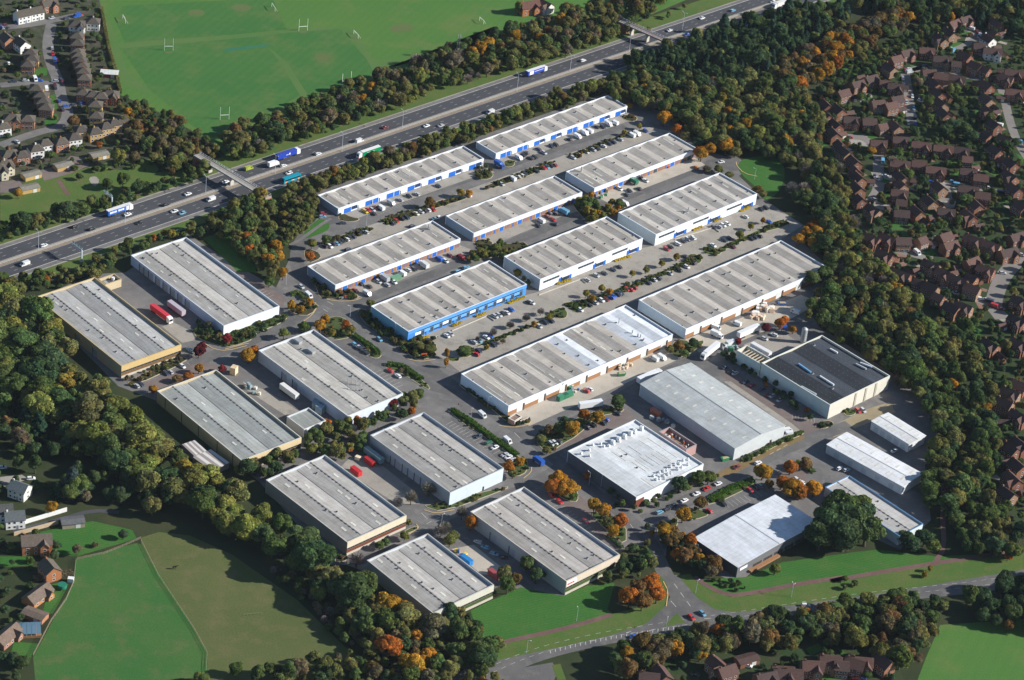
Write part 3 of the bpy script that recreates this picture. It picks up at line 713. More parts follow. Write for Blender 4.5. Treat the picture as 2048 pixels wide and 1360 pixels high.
    def light(s, x, y, sx=1.0, sy=1.0):
        z, a = s.zr(x); e = link('rooflight', LITE_M, s.root, None, (x, y, z)); e.rotation_euler = (0, -a, 0); e.scale = (sx, sy, 1)
    def local(s, q, z=None):
        p = at(q, s.h if z is None else z).xy - Vector(s.root.location[:2]); c, n = math.cos(-s.rz), math.sin(-s.rz)
        return p.x * c - p.y * n, p.x * n + p.y * c
    def vents(s, spec, k=1.0):
        for q in P(spec):
            x, y = s.local(q, s.z0 + 1)
            if 1 < x < s.Lu - 1 and -s.Lv + 1 < y < -1: s.vent(x, y, k)
        return s
    def lights(s, spec, sx=1.0, sy=1.0):
        for q in P(spec):
            x, y = s.local(q, s.z0 + .5)
            if 1 < x < s.Lu - 1 and -s.Lv + 1 < y < -1: s.light(x, y, sx, sy)
        return s
    def scatter(s, nv, nl, seed, sy=1.0, rows=2):
        rg = random.Random(seed)
        for i in range(nv):
            x = s.Lu * (i + .5) / nv + rg.uniform(-1.5, 1.5); y = -s.Lv * ((i % rows) + .5) / rows + rg.uniform(-2.5, 2.5); s.vent(min(max(x, 2), s.Lu - 2), y, rg.uniform(.75, 1.05))
        for i in range(nl):
            x = rg.uniform(3, s.Lu - 3); y = -rg.uniform(3, s.Lv - 3); k = round((x - s.t) / s.bw - .5); x = s.t + (k + .5) * s.bw; s.light(x, y, rg.uniform(.8, 1.2), rg.uniform(.7, 1.4) * sy)
        return s
    # fittings on the front (y = -Lv) and left (x = 0) walls
    def front(s, name, x0, x1, z0, z1, mat, color=None, out=0.08): return s.box(name, x0, x1, -s.Lv - out, -s.Lv + 0.02, z0, z1, mat, color)
    def left(s, name, y0, y1, z0, z1, mat, color=None, out=0.08): return s.box(name, -out, 0.02, y0, y1, z0, z1, mat, color)
    def window(s, x0, x1, z0, z1, side='f', bars=0, frame=WHITE):
        f = s.front if side == 'f' else s.left
        w = f('window', x0, x1, z0, z1, GLASS, None, 0.05)
        a = -s.Lv; mb = MB()
        def bx(p0, p1, q0, q1):
            if side == 'f': mb.box(p0, p1, a - .14, a - .01, q0, q1)
            else: mb.box(-.14, -.01, p0, p1, q0, q1)
        bx(x0 - .12, x1 + .12, z1, z1 + .12); bx(x0 - .12, x1 + .12, z0 - .12, z0); bx(x0 - .12, x0, z0, z1); bx(x1, x1 + .12, z0, z1)
        for i in range(1, bars): c = x0 + (x1 - x0) * i / bars; bx(c - .06, c + .06, z0, z1)
        fr = mb.obj('window_frame', TRIM, w, frame)
        return w

RC = (0.455, 0.425, 0.385)           # weathered fibre-cement
RC2 = (0.48, 0.455, 0.42)

def style_units(s, n, kind, rg):
    """small-unit fronts: fascia, piers, blue doors, glazed strips"""
    Lu, h = s.Lu, s.h; w = Lu / n
    if kind == 'A':
        s.front('fascia', 0, Lu, h * .70, h - .05, CLAD, WHITE, .16)
        for k in range(n):
            a = k * w
            s.front('pier', a + .02 * w, a + .27 * w, 0, h * .70 - .02, CLAD, (0.66, 0.71, 0.78), .10)
            x = a + .27 * w
            s.front('roller_door', x + .1, x + .34 * w, 0, h * .66, CLAD, BLUE, .05)
            if rg.random() < .7:
                s.window(x + .37 * w, x + .62 * w, .9, h * .64, bars=3, frame=BLUE)
            else: s.front('roller_door', x + .37 * w, x + .62 * w, 0, h * .66, CLAD, BLUE, .05)
            s.front('door', x + .65 * w, x + .69 * w, 0, 2.2, DARK, None, .05)
    elif kind == 'B':
        s.front('fascia', 0, Lu, h * .52, h - .05, CLAD, WHITE, .22)
        for k in range(n):
            a = k * w
            s.front('brick_panel', a + .02, a + w * .40, 0, h * .52 - .02, BRICKW, None, .06)
            s.front('roller_door', a + .42 * w, a + .66 * w, 0, h * .50, CLAD, BLUE if rg.random() < .75 else (0.05, 0.06, 0.08), .05)
            s.front('brick_panel', a + .68 * w, a + w - .04, 0, h * .52 - .02, BRICKW, None, .06)
            s.front('door', a + .12 * w, a + .20 * w, 0, 2.2, CLAD, BLUE, .12)
            s.window(a + .76 * w, a + .93 * w, .9, 2.3, bars=2, frame=BLUE)
    elif kind == 'C':
        for k in range(n):
            a = k * w
            s.window(a + .10 * w, a + .55 * w, h * .56, h * .72, bars=6, frame=(0.25, 0.27, 0.3))
            s.window(a + .62 * w, a + .84 * w, h * .08, h * .40, bars=4, frame=BLUE)
            s.front('door', a + .55 * w, a + .61 * w, 0, h * .40, CLAD, BLUE, .12)
            s.front('door', a + .85 * w, a + .92 * w, 0, h * .38, CLAD, BLUE, .12)
            s.front('canopy', a + .62 * w, a + .84 * w, h * .42, h * .50, CLAD, WHITE, .5)
    elif kind == 'D':
        s.front('brick_base', 0, Lu, 0, h * .40, BRICKW, None, .05)
        for k in range(n):
            a = k * w
            s.front('roller_door', a + .42 * w, a + .70 * w, 0, h * .62, CLAD, (0.62, 0.62, 0.60), .09)
            s.front('door_pier', a + .71 * w, a + .76 * w, 0, h * .66, paint('door_pier', (0.16, 0.10, 0.07), 0.8), None, .45)

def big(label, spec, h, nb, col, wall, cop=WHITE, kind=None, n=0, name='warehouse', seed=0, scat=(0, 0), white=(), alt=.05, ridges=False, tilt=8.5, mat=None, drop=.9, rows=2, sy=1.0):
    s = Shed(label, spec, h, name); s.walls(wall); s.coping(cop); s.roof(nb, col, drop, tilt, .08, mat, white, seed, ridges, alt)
    if kind: style_units(s, n, kind, random.Random(seed))
    if sum(scat): s.scatter(scat[0], scat[1], seed + 5, sy, rows)
    return s

A1 = big('long low grey roofed unit with blue doors beside the motorway footbridge path', 'F 636,391 927,291 967,318 676,417', 4.4, 20, RC, (WHITE, (.28, .34, .44), GREYW, GREYW), kind='A', n=7, seed=1, scat=(16, 3))  # rows A to D: darker, bluer left walls carry their shade in the colour
A1.lights('v 210,155 195,215 290,220 230,345 330,240', .9, .9); A1.lights('b 750,1305 790,1200 1230,1180 1275,1170', .8, 2.0)
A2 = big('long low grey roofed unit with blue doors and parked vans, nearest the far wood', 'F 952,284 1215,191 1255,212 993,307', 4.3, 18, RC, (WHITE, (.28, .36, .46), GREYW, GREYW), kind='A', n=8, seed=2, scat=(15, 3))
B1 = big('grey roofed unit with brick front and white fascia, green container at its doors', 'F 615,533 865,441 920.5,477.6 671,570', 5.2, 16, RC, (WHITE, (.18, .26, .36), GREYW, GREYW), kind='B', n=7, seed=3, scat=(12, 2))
B1.lights('f 590,662 885,700 820,715 1165,605 1190,510 1300,470 910,590', 1.1, 1.1)
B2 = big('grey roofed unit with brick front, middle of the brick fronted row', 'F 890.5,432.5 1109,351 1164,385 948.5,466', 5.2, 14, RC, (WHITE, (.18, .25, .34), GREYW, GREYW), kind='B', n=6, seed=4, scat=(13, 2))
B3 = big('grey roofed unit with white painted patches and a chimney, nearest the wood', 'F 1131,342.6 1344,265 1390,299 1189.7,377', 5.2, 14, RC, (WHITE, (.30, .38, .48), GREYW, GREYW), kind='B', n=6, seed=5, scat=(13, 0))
B3.lights('g 945,555 985,545 1020,530 1060,500 940,520 1005,500', 1.0, 2.0); B3.lights('g 1470,275 1500,295', 1, 1.6)
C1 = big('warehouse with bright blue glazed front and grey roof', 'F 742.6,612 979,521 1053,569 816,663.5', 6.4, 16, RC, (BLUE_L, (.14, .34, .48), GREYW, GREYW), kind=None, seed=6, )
C1.vents('y 150,140 30,190 330,490 385,430 555,395 600,315 745,265 880,262 1080,185 1105,110 1250,60 1395,60 40,565', .95); C1.vents('f 1280,960 1250,875 1470,790 1600,720 1130,1000 1480,890 1560,820 1690,780', .95); C1.lights('y 500,390 590,430', 1.5, .8); C1.lights('g 370,1240 385,1280 300,1215 245,1160', .9, 1.2)
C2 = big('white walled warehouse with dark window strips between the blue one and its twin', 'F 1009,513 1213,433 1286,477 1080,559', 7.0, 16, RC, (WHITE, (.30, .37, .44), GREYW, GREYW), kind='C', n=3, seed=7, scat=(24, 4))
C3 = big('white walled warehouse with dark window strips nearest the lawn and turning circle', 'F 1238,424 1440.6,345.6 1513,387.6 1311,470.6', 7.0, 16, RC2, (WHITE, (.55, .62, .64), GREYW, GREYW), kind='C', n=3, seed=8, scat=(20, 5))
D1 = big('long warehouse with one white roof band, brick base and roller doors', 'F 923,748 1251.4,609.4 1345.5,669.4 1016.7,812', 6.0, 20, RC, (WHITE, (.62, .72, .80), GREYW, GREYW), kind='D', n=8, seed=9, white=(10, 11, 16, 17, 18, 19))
D1.vents('i 155,675 355,590 300,615 465,545 625,475 520,635 565,740 680,690 695,590 835,615 375,825 735,430 795,405 900,355 875,510 780,495 945,570 985,465 1100,385 1105,475 1005,545 1160,475 1265,430 1130,290 1255,235 1060,295 1310,410', .9)
D1.lights('i 430,505 455,770 400,795 760,690 690,650 950,405 850,350 930,295 1040,465 830,325 860,350', 1.1, 1.2); D1.lights('i 300,760 320,735 350,720 390,700 450,650 470,640 570,610 590,590', .5, 3.6)
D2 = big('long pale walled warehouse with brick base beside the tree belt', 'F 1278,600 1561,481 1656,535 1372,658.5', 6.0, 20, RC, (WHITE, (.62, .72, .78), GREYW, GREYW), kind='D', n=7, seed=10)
D2.vents('h 375,1000 235,1055 340,1010 565,915 535,930 645,880 525,1020 645,1045 365,1090 480,1090 265,1135 95,1118 445,1185 590,1125 780,1040 745,1055 895,990 855,1010 290,1255 255,1270 125,1270 80,1290 555,1140 565,865 685,865', .95)
D2.vents('i 1370,175 1475,155 1520,135 1630,65 1580,305 1610,235 1655,215', .95)

# blue building front
s = C1; h = s.h; Lu = s.Lu
s.front('fascia', 0, Lu, h * .70, h - .05, CLAD, (0.09, 0.30, 0.70), .18)
s.front('window_band', .08 * Lu, .97 * Lu, h * .60, h * .69, GLASS, None, .10)
rg = random.Random(3)
for k in range(12):
    a = Lu * (.06 + .076 * k); w = Lu * .076
    s.front('panel', a, a + w * .62, h * .34, h * .59, CLAD, (0.14, 0.38, 0.75) if k % 3 else (0.80, 0.84, 0.90), .09)
    s.window(a + w * .66, a + w * .95, h * .10, h * .55, bars=2, frame=(.2, .3, .4))
    s.front('window', a + .03 * w, a + w * .60, h * .18, h * .30, GLASS, None, .06)
    if k % 3 == 1: s.front('door', a + .2 * w, a + .5 * w, 0, h * .33, CLAD, BLUE_L, .20)
YEL = paint('yellow_shrubs', (0.50, 0.36, 0.02), 0.9, 0.35, 1.5)

# ---- older sheds on the left, four lengthwise roof slopes
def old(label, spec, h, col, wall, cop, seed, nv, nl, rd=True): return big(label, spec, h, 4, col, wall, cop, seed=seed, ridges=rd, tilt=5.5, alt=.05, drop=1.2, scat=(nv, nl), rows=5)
GW = (.48, .52, .58)
L1 = old('white ended warehouse with long shaded blue grey side wall beside the motorway', 'F 259,512 370,475 561,612 450.5,650.5', 5.6, (.49, .475, .445), ((.74, .78, .82), (.44, .52, .66), GREYW, GREYW), (.55, .60, .66), 21, 0, 0)  # left wall: its shade is put into the blue grey tone
L1.vents('e 1215,375 1250,440 970,455 1035,433 1070,425 1165,575 1485,808 1615,762 980,460', .9); L1.lights('e 1010,490 1100,555 1190,620 1190,420 1280,490 1285,690 1340,720 1390,550 1420,800 1530,855 1500,620 1610,720', .9, .7)
L2 = old('yellow walled warehouse with grey roof at the far left corner of the estate', 'F 68,594.7 187,556 364.7,688 245.5,731.5', 6.9, (.43, .43, .42), (CREAM, CREAM, CREAM, CREAM), (.48, .37, .20), 22, 0, 0)
L2.vents('e 365,742 590,665 675,673 648,710 680,735 425,790 455,812 605,950 700,1002 925,922 1055,1000 790,1095 345,810', .9); L2.lights('e 385,770 560,700 530,805 740,745 800,740 740,840 920,880 930,980 830,1020 890,1075 1100,1025 650,880 690,960', 1.0, .9)
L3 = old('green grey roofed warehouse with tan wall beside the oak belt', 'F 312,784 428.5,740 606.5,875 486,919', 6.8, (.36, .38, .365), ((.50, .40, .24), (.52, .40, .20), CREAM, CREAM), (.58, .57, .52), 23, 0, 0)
L3.vents('n 445,455 250,530', 1.0); L3.lights('n 430,570 440,682 630,500 640,840 845,760 480,650', 1.1, .9)
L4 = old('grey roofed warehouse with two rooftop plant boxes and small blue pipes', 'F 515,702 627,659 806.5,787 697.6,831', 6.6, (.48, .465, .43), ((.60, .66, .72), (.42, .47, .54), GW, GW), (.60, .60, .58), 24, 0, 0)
L4.vents('n 1095,190 1130,330 1290,450 1545,518 1620,545 1440,380 1510,470', .9); L4.lights('n 1130,280 1110,400 1540,330 1440,590', 1.6, .7)
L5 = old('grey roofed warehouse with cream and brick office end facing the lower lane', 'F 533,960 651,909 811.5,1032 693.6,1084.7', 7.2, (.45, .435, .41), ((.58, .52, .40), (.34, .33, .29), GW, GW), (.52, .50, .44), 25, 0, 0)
L5.vents('o 480,275 380,320 685,432 585,478 530,470', .95); L5.lights('o 325,342 435,245 430,345 600,375 640,405 785,445 775,495 620,570 670,545 800,535 580,290', 1.3, 1.0)
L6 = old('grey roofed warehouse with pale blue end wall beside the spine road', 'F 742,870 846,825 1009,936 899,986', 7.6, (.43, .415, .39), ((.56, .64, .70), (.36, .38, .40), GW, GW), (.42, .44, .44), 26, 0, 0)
L6.vents('o 980,8 1140,127 1185,157 1210,345', .9); L6.lights('o 875,50 890,135 1085,202 1190,252 1250,228 1290,210 1110,290 1395,262 1255,325 1040,75 1125,40', 1.3, 1.0)
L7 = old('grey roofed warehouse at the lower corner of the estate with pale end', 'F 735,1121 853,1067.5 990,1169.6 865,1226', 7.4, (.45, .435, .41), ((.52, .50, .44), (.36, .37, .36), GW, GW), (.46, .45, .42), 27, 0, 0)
L7.vents('o 1045,668 1015,695 915,745 1185,770 1190,830 1030,848 1090,880 905,775', .9); L7.lights('o 810,735 960,660 970,770 985,870 1140,800 1120,700 1300,835 1140,910', 1.3, 1.0)
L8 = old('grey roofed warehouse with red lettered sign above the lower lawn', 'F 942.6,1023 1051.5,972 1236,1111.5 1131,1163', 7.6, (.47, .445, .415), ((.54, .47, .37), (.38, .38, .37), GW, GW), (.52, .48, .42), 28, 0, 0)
L8.vents('p 515,228 640,168 865,485 990,425 1150,508 1105,525', .9); L8.lights('p 575,130 470,178 695,212 510,300 805,297 700,347 920,385 740,475 1045,470 935,522 960,338 1040,370', 1.2, 1.0)

def ribbons(s, c_top, z=(0.0, .16, .38, .55), rail=BRICKD):
    """office end: plinth, brick band, ribbon glazing, fascia"""
    h, Lu = s.h, s.Lu
    s.front('plinth', 0, Lu, 0, h * z[1], CLAD, (.50, .46, .38), .30)
    s.front('brick_band', 0, Lu, h * z[1] + .01, h * z[2], rail, None, .06)
    k = int(Lu / 4)
    for i in range(k): s.window(Lu * i / k + .2, Lu * (i + 1) / k - .2, h * z[2] + .15, h * z[3] - .15, bars=2, frame=(.2, .16, .12))
    s.front('fascia', 0, Lu, h * z[3], h - .05, CLAD, c_top, .25)
ribbons(L5, (.64, .56, .42)); ribbons(L7, (.56, .54, .47), rail=paint('climbing_ivy', (0.05, 0.08, 0.02), .9, .4, 1.5)); ribbons(L8, (.62, .53, .42), rail=paint('climbing_ivy', (0.05, 0.08, 0.02), .9, .4, 1.5))
ribbons(L2, (.56, .41, .19), rail=paint('autumn_creeper', (0.16, 0.09, 0.03), .9, .4, 1.2))
ribbons(L3, (.60, .48, .28), rail=paint('autumn_creeper', (0.16, 0.09, 0.03), .9, .4, 1.2))
# sign boards with red lettering strokes at the corner of the lower warehouse
sg = L8.front('sign_board', .4, 6.5, L8.h * .60, L8.h - .3, CLAD, (.80, .78, .74), .32)
for i, (a, b) in enumerate(((.8, 1.7), (1.9, 2.4), (2.6, 3.5), (3.7, 4.0), (4.2, 5.0))): MB().box(a, b, -L8.Lv - .36, -L8.Lv - .33, L8.h * .68, L8.h * .80).obj('lettering', paint('sign_red', (.55, .04, .05), .6), sg)
L6.front('door', L6.Lu * .62, L6.Lu * .65, 0, 2.2, DARK, None, .08)
for s, ys in ((L1, [-.12, -.17, -.22, -.30, -.38, -.46, -.54, -.62]), (L6, [-.30, -.36, -.45, -.52, -.60, -.68]), (L4, [-.30, -.42]), (L8, [-.25, -.45, -.6]), (L2, [-.2, -.5, -.7])):
    for y in ys:
        y0 = s.Lv * y; s.left('roller_door', y0 - 2.0, y0 + 1.6, 0, 4.2, CLAD, (.30, .32, .35), .06)
        s.left('door_frame', y0 + 1.7, y0 + 2.1, 0, 4.5, paint('door_frame_grey', (.10, .11, .13), .7), None, .25)
for s, ys in ((L3, [-.1, -.3, -.5, -.72, -.9]),):
    for y in ys: s.left('downpipe', s.Lv * y - .12, s.Lv * y + .12, 0, s.h - .3, DARK, None, .16)
# rooftop plant on the grey warehouse
for x, y in ((-1, 0),): pass
for q in ('n 1075,135', 'n 1165,202'):
    x, y = L4.local(P(q)[0], L4.h + .5); z, _ = L4.zr(x); L4.box('plant_box', x - 1.0, x + 1.0, y - 2.2, y + 2.2, z - .3, z + 1.3, STEEL)
for q in ('n 1415,405', 'n 1440,415', 'n 1470,425', 'n 1500,430', 'n 1415,450', 'n 1440,455', 'n 1470,462', 'n 1500,465'):
    x, y = L4.local(P(q)[0], L4.h + .5); z, _ = L4.zr(x); L4.add('flue', MB().cyl((x, y, z - .2), .16, 2.6, 8), STEEL)
for sh, q, hh, r in ((B1, 'f 1385,395', 3.0, .35), (B1, 'f 1395,402', 2.4, .3), (B3, 'c 893,1165', 3.2, .45), (C3, 'g 1620,755', 3.0, .35), (D1, 'i 1148,290', 3.2, .25), (D1, 'i 1240,360', 2.0, .35), (D1, 'i 1277,383', 2.0, .35), (D1, 'i 1295,388', 2.0, .35), (D1, 'i 1318,405', 1.2, .4)):
    x, y = sh.local(P(q)[0], sh.h); z, _ = sh.zr(x); sh.add('flue', MB().cyl((x, y, z - .2), r, hh, 10), STEEL)

# ---- annex on the yellow warehouse (open plant enclosure)
s = Shed('small yellow walled plant enclosure joined to the yellow warehouse', 'e 665,605 775,572 828,605 720,645', 4.4, 'plant_enclosure', cat='enclosure')
s.walls((.50, .42, .28)); s.coping((.46, .36, .2)); s.roof(2, (.12, .12, .13), 1.6, 1, mat=ROOF)
s.add('fan_housing', MB().cyl((s.Lu * .75, -s.Lv * .4, s.z0), .9, 1.6, 12), paint('white_plastic', (.75, .75, .75), .5)); s.box('plant_box', 1.6, 3.2, -s.Lv * .7, -s.Lv * .3, s.z0, s.z0 + .8, STEEL)
# ---- small flat store beside the green grey warehouse
s = Shed('small flat roofed store with white end between two warehouses', 'n 1000,655 1140,600 1270,680 1115,745', 5.0, 'store_building', cat='building')
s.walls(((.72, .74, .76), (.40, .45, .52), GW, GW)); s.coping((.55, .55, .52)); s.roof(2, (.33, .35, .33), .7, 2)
# ---- lean-to canopy sheds by the oaks
for sp, lb in (('n 300,840 370,820 460,890 350,930', 'white roofed lean-to store with timber rails beside the tan walled warehouse'), ('n 355,930 470,890 620,960 490,1030', 'long slatted lean-to store at the foot of the tan walled warehouse')):
    s = Shed(lb, sp, 3.0, 'lean_to', cat='shed'); s.walls((.30, .26, .22)); n = 6
    for i in range(n): s.box('roof_panel', s.Lu * i / n + .02, s.Lu * (i + 1) / n - .02, -s.Lv, 0, 3.0, 3.14, CLAD, (.62, .60, .57) if i % 2 else (.30, .26, .24))

# ---- white roofed building with rows of roof cowls
s = K9 = Shed('white roofed factory with rows of curved roof cowls and red brick corner', 'k 125,345 590,130 1035,440 585,665', 6.6, 'factory', cat='factory')
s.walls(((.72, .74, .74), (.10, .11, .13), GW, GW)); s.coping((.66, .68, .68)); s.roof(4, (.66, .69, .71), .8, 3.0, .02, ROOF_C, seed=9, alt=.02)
s.front('brick_panel', 0, 5.5, 0, s.h * .72, BRICKD, None, .10); s.left('brick_panel', -s.Lv, -s.Lv + .9, 0, s.h * .72, BRICKD, None, .10)
cw = MB()
for i in range(7):
    a0 = math.pi * i / 6
_prof = [(0, 0), (0, 1.4), (.35, 1.9), (.95, 2.05), (1.5, 1.8), (1.8, 1.3), (1.25, 1.2), (1.1, 1.35), (.9, 1.4), (.9, 0)]
cw.hexa([(x, -.55, z) for x, z in _prof], [(x, .55, z) for x, z in _prof]); COWL = cw.mesh('roof_cowl', paint('white_cowl', (.74, .75, .75), .45, .06))
for q in P('z 1000,240 910,285 855,310 780,350 705,385 630,420 575,455 470,430 365,450 320,515 510,465 215,555 325,585'):
    x, y = s.local(q, s.h); z, _ = s.zr(x); e = link('roof_cowl', COWL, s.root, None, (x, y, z - .1), R(200)); k = 1.45 if q[0] > 1222 else .8; e.scale = (k, k, k)
for q in P('z 1165,850 1215,835 1240,800 1295,790 1335,775 1385,735 1440,715 1480,690 1500,700 1550,650 1610,635 1480,770 1530,745 1610,705 1300,850 1350,830 1390,815 1245,885 1200,900 1310,880'):
    x, y = s.local(q, s.h); z, _ = s.zr(x); e = link('roof_cowl', COWL, s.root, None, (x, y, z - .1), R(160)); e.scale = (.8, .7, .8)
for q in P('z 910,510 1060,450 1160,410 790,530 1000,690 1060,650 1140,640 1210,620 1280,590 1360,545 960,720 700,590 1080,940'):
    x, y = s.local(q, s.h); s.light(min(max(x, 2), s.Lu - 2), y, .35, 3.0)
s.vents('z 735,585 800,560 935,735', .9)
# rooftop plant annex in pink brick
s = Shed('open topped pink brick plant room full of pipes behind the factory', 'k 740,210 820,188 990,300 930,345', 5.2, 'plant_room', cat='building')
s.walls(None or (.42, .26, .24)); s.coping((.32, .30, .30), w=.5); s.roof(2, (.34, .24, .18), 1.8, 1)
rg = random.Random(5); 
for i in range(14): s.add('duct', MB().cyl((rg.uniform(1, s.Lu - 1), -rg.uniform(2, s.Lv - 2), s.z0), rg.uniform(.25, .5), rg.uniform(.8, 1.7), 8), paint('white_plastic', (.75, .75, .75), .5) if i % 3 else paint('rust_paint', (.35, .09, .03), .7))

# ---- pale grey gabled shed
def gable_shed(label, spec, h, rise, roofc, wallc, name='warehouse', nlights=(0, 0), seed=0):
    s = Shed(label, spec, h, name); Lu, Lv = s.Lu, s.Lv; t = .4
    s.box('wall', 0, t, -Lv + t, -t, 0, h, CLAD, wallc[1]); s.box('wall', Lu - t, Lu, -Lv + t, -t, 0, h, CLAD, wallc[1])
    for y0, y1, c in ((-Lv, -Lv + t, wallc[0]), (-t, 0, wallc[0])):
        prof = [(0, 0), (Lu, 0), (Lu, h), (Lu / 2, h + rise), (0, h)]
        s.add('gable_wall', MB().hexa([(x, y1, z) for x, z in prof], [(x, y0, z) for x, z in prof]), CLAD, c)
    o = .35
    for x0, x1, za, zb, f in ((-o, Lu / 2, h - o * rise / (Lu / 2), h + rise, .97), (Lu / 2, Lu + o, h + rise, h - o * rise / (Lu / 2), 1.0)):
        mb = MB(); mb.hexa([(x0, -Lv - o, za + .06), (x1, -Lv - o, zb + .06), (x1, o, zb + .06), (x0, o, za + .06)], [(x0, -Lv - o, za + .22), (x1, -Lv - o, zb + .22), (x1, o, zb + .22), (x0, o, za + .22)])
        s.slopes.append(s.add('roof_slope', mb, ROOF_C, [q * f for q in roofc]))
    s.box('ridge_cap', Lu / 2 - .3, Lu / 2 + .3, -Lv - o, o, h + rise + .20, h + rise + .34, TRIM, [q * .7 for q in roofc])
    nx, ny = nlights; a = math.atan2(rise, Lu / 2)
    for side in (0, 1):
        for i in range(ny):
            for j in range(nx):
                x = Lu * (.5 * side + .5 * (j + .5) / nx) + (.6 if i % 2 else -.6); y = -Lv * (i + .5) / ny; z = h + rise * (1 - abs(x - Lu / 2) / (Lu / 2)) + .2
                e = link('rooflight', LITE_M, s.root, None, (x, y, z)); e.rotation_euler = (0, -a if side == 0 else a, 0); e.scale = (3.0, .32, .8)
    return s
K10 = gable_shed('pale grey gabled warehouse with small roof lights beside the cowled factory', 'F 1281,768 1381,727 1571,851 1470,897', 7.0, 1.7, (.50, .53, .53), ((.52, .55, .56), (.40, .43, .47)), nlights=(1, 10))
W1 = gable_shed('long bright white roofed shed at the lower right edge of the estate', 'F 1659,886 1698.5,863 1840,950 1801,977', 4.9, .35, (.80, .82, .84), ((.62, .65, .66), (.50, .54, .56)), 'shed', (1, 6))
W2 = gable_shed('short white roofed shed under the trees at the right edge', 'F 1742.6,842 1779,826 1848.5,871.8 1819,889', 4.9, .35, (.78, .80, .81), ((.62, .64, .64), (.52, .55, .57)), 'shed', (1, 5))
for s in (W1, W2):
    for i in range(5): s.left('roller_door', -s.Lv * (.14 + .18 * i) - 1.4, -s.Lv * (.14 + .18 * i) + 1.4, 0, 3.2, CLAD, (.40, .44, .48), .06)
K10.front('door', K10.Lu * .72, K10.Lu * .76, 0, 2.1, DARK, None, .07)
W3 = big('grey roofed shed with blue edge trim beside the big round tree', 'F 1650,975 1695.7,952 1849,1047 1799,1072', 5.2, 2, (.50, .49, .47), ((.62, .68, .74), (.40, .46, .52), GW, GW), (.10, .24, .42), seed=33, ridges=True, tilt=2.5, mat=ROOF_C, drop=.7)
W3.vents('l 525,520 575,570 545,625 595,657 500,545', .9)
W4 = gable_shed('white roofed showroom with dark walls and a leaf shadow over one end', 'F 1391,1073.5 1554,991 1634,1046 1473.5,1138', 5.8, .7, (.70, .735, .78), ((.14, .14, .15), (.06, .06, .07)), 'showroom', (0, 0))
W4.root['category'] = 'showroom'
sg = W4.front('sign_board', W4.Lu * .03, W4.Lu * .12, 3.0, 4.4, CLAD, (.75, .76, .78), .15)
for i in range(6): W4.window(W4.Lu * (.2 + .13 * i), W4.Lu * (.3 + .13 * i), .5, 2.4, bars=3, frame=(.1, .1, .1))
W4.front('brick_plinth', W4.Lu * .14, W4.Lu * .5, 0, .9, BRICKW, None, 2.0)
W4.vents if False else None

# ---- black roofed factory
s = K11 = Shed('cream walled factory with black roof and silver rooftop ducts', 'F 1526.5,724.7 1644.7,670 1779,752.6 1657,811.5', 8.4, 'factory', cat='factory')
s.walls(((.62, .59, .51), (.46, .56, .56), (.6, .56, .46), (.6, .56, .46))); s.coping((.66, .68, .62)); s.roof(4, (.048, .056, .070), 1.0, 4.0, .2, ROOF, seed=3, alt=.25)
for k in range(4):
    for j in range(3):
        x = s.t + (k + .2 + .3 * j) * s.bw; z, _ = s.zr(x); n = 16
        for i in range(n): link('roof_clip', CLIP_M, s.root, None, (x, -s.Lv * (i + .7) / (n + .5), z)).scale = (.35, .09, .6)
for q0, q1, c in (('j 840,572', 'j 925,632', (.16, .36, .58)), ('j 985,655', 'j 1080,715', (.62, .66, .70)), ('j 1055,468', 'j 1105,495', (.66, .66, .66)), ('j 1230,570', 'j 1300,605', (.40, .42, .44)), ('j 1260,560', 'j 1340,590', (.52, .58, .66)), ('j 860,720', 'j 960,775', (.36, .40, .44))):
    (x0, y0), (x1, y1) = s.local(P(q0)[0], s.h), s.local(P(q1)[0], s.h); z = max(s.zr(x0)[0], s.zr(x1)[0]) + .6
    s.add('duct', MB().bar((x0, y0, z), (x1, y1, z), .8), CLAD, c)
s.vents('j 945,440 935,632 985,655 1040,688 1070,735', 1.1)
for i in range(3): s.front('drain_pier', s.Lu * (.42 + .17 * i), s.Lu * (.45 + .17 * i), 0, s.h - .4, CLAD, (.40, .37, .30), .25)
for i in range(8): s.left('wall_panel', -s.Lv * (i + .97) / 8, -s.Lv * (i + .03) / 8, .3, s.h - .5, CLAD, (.44 + .02 * (i % 3), .54, .54), .05)
s = Shed('roofless cream service yard block with steel frames joined to the black roofed factory', 'j 425,475 500,440 640,540 580,575', 7.4, 'service_block', cat='building')
s.walls(((.6, .58, .5), (.42, .52, .52), (.6, .56, .46), (.6, .56, .46))); s.coping((.62, .62, .56)); s.roof(2, (.40, .37, .32), 2.2, 1)
for i in range(6): s.box('beam', 1.0, s.Lu - 1, -s.Lv * (.2 + .12 * i) - .2, -s.Lv * (.2 + .12 * i) + .2, s.h - .9, s.h - .5, CLAD, (.50, .42, .30))
s = Shed('white tank trailer shed in the yard beside the black roofed factory', 'x 1110,640 1150,600 1390,720 1330,760', 3.0, 'store_building', cat='building')
s.walls((.70, .70, .72)); s.roof(2, (.66, .64, .62), .2, 6, mat=ROOF_C)

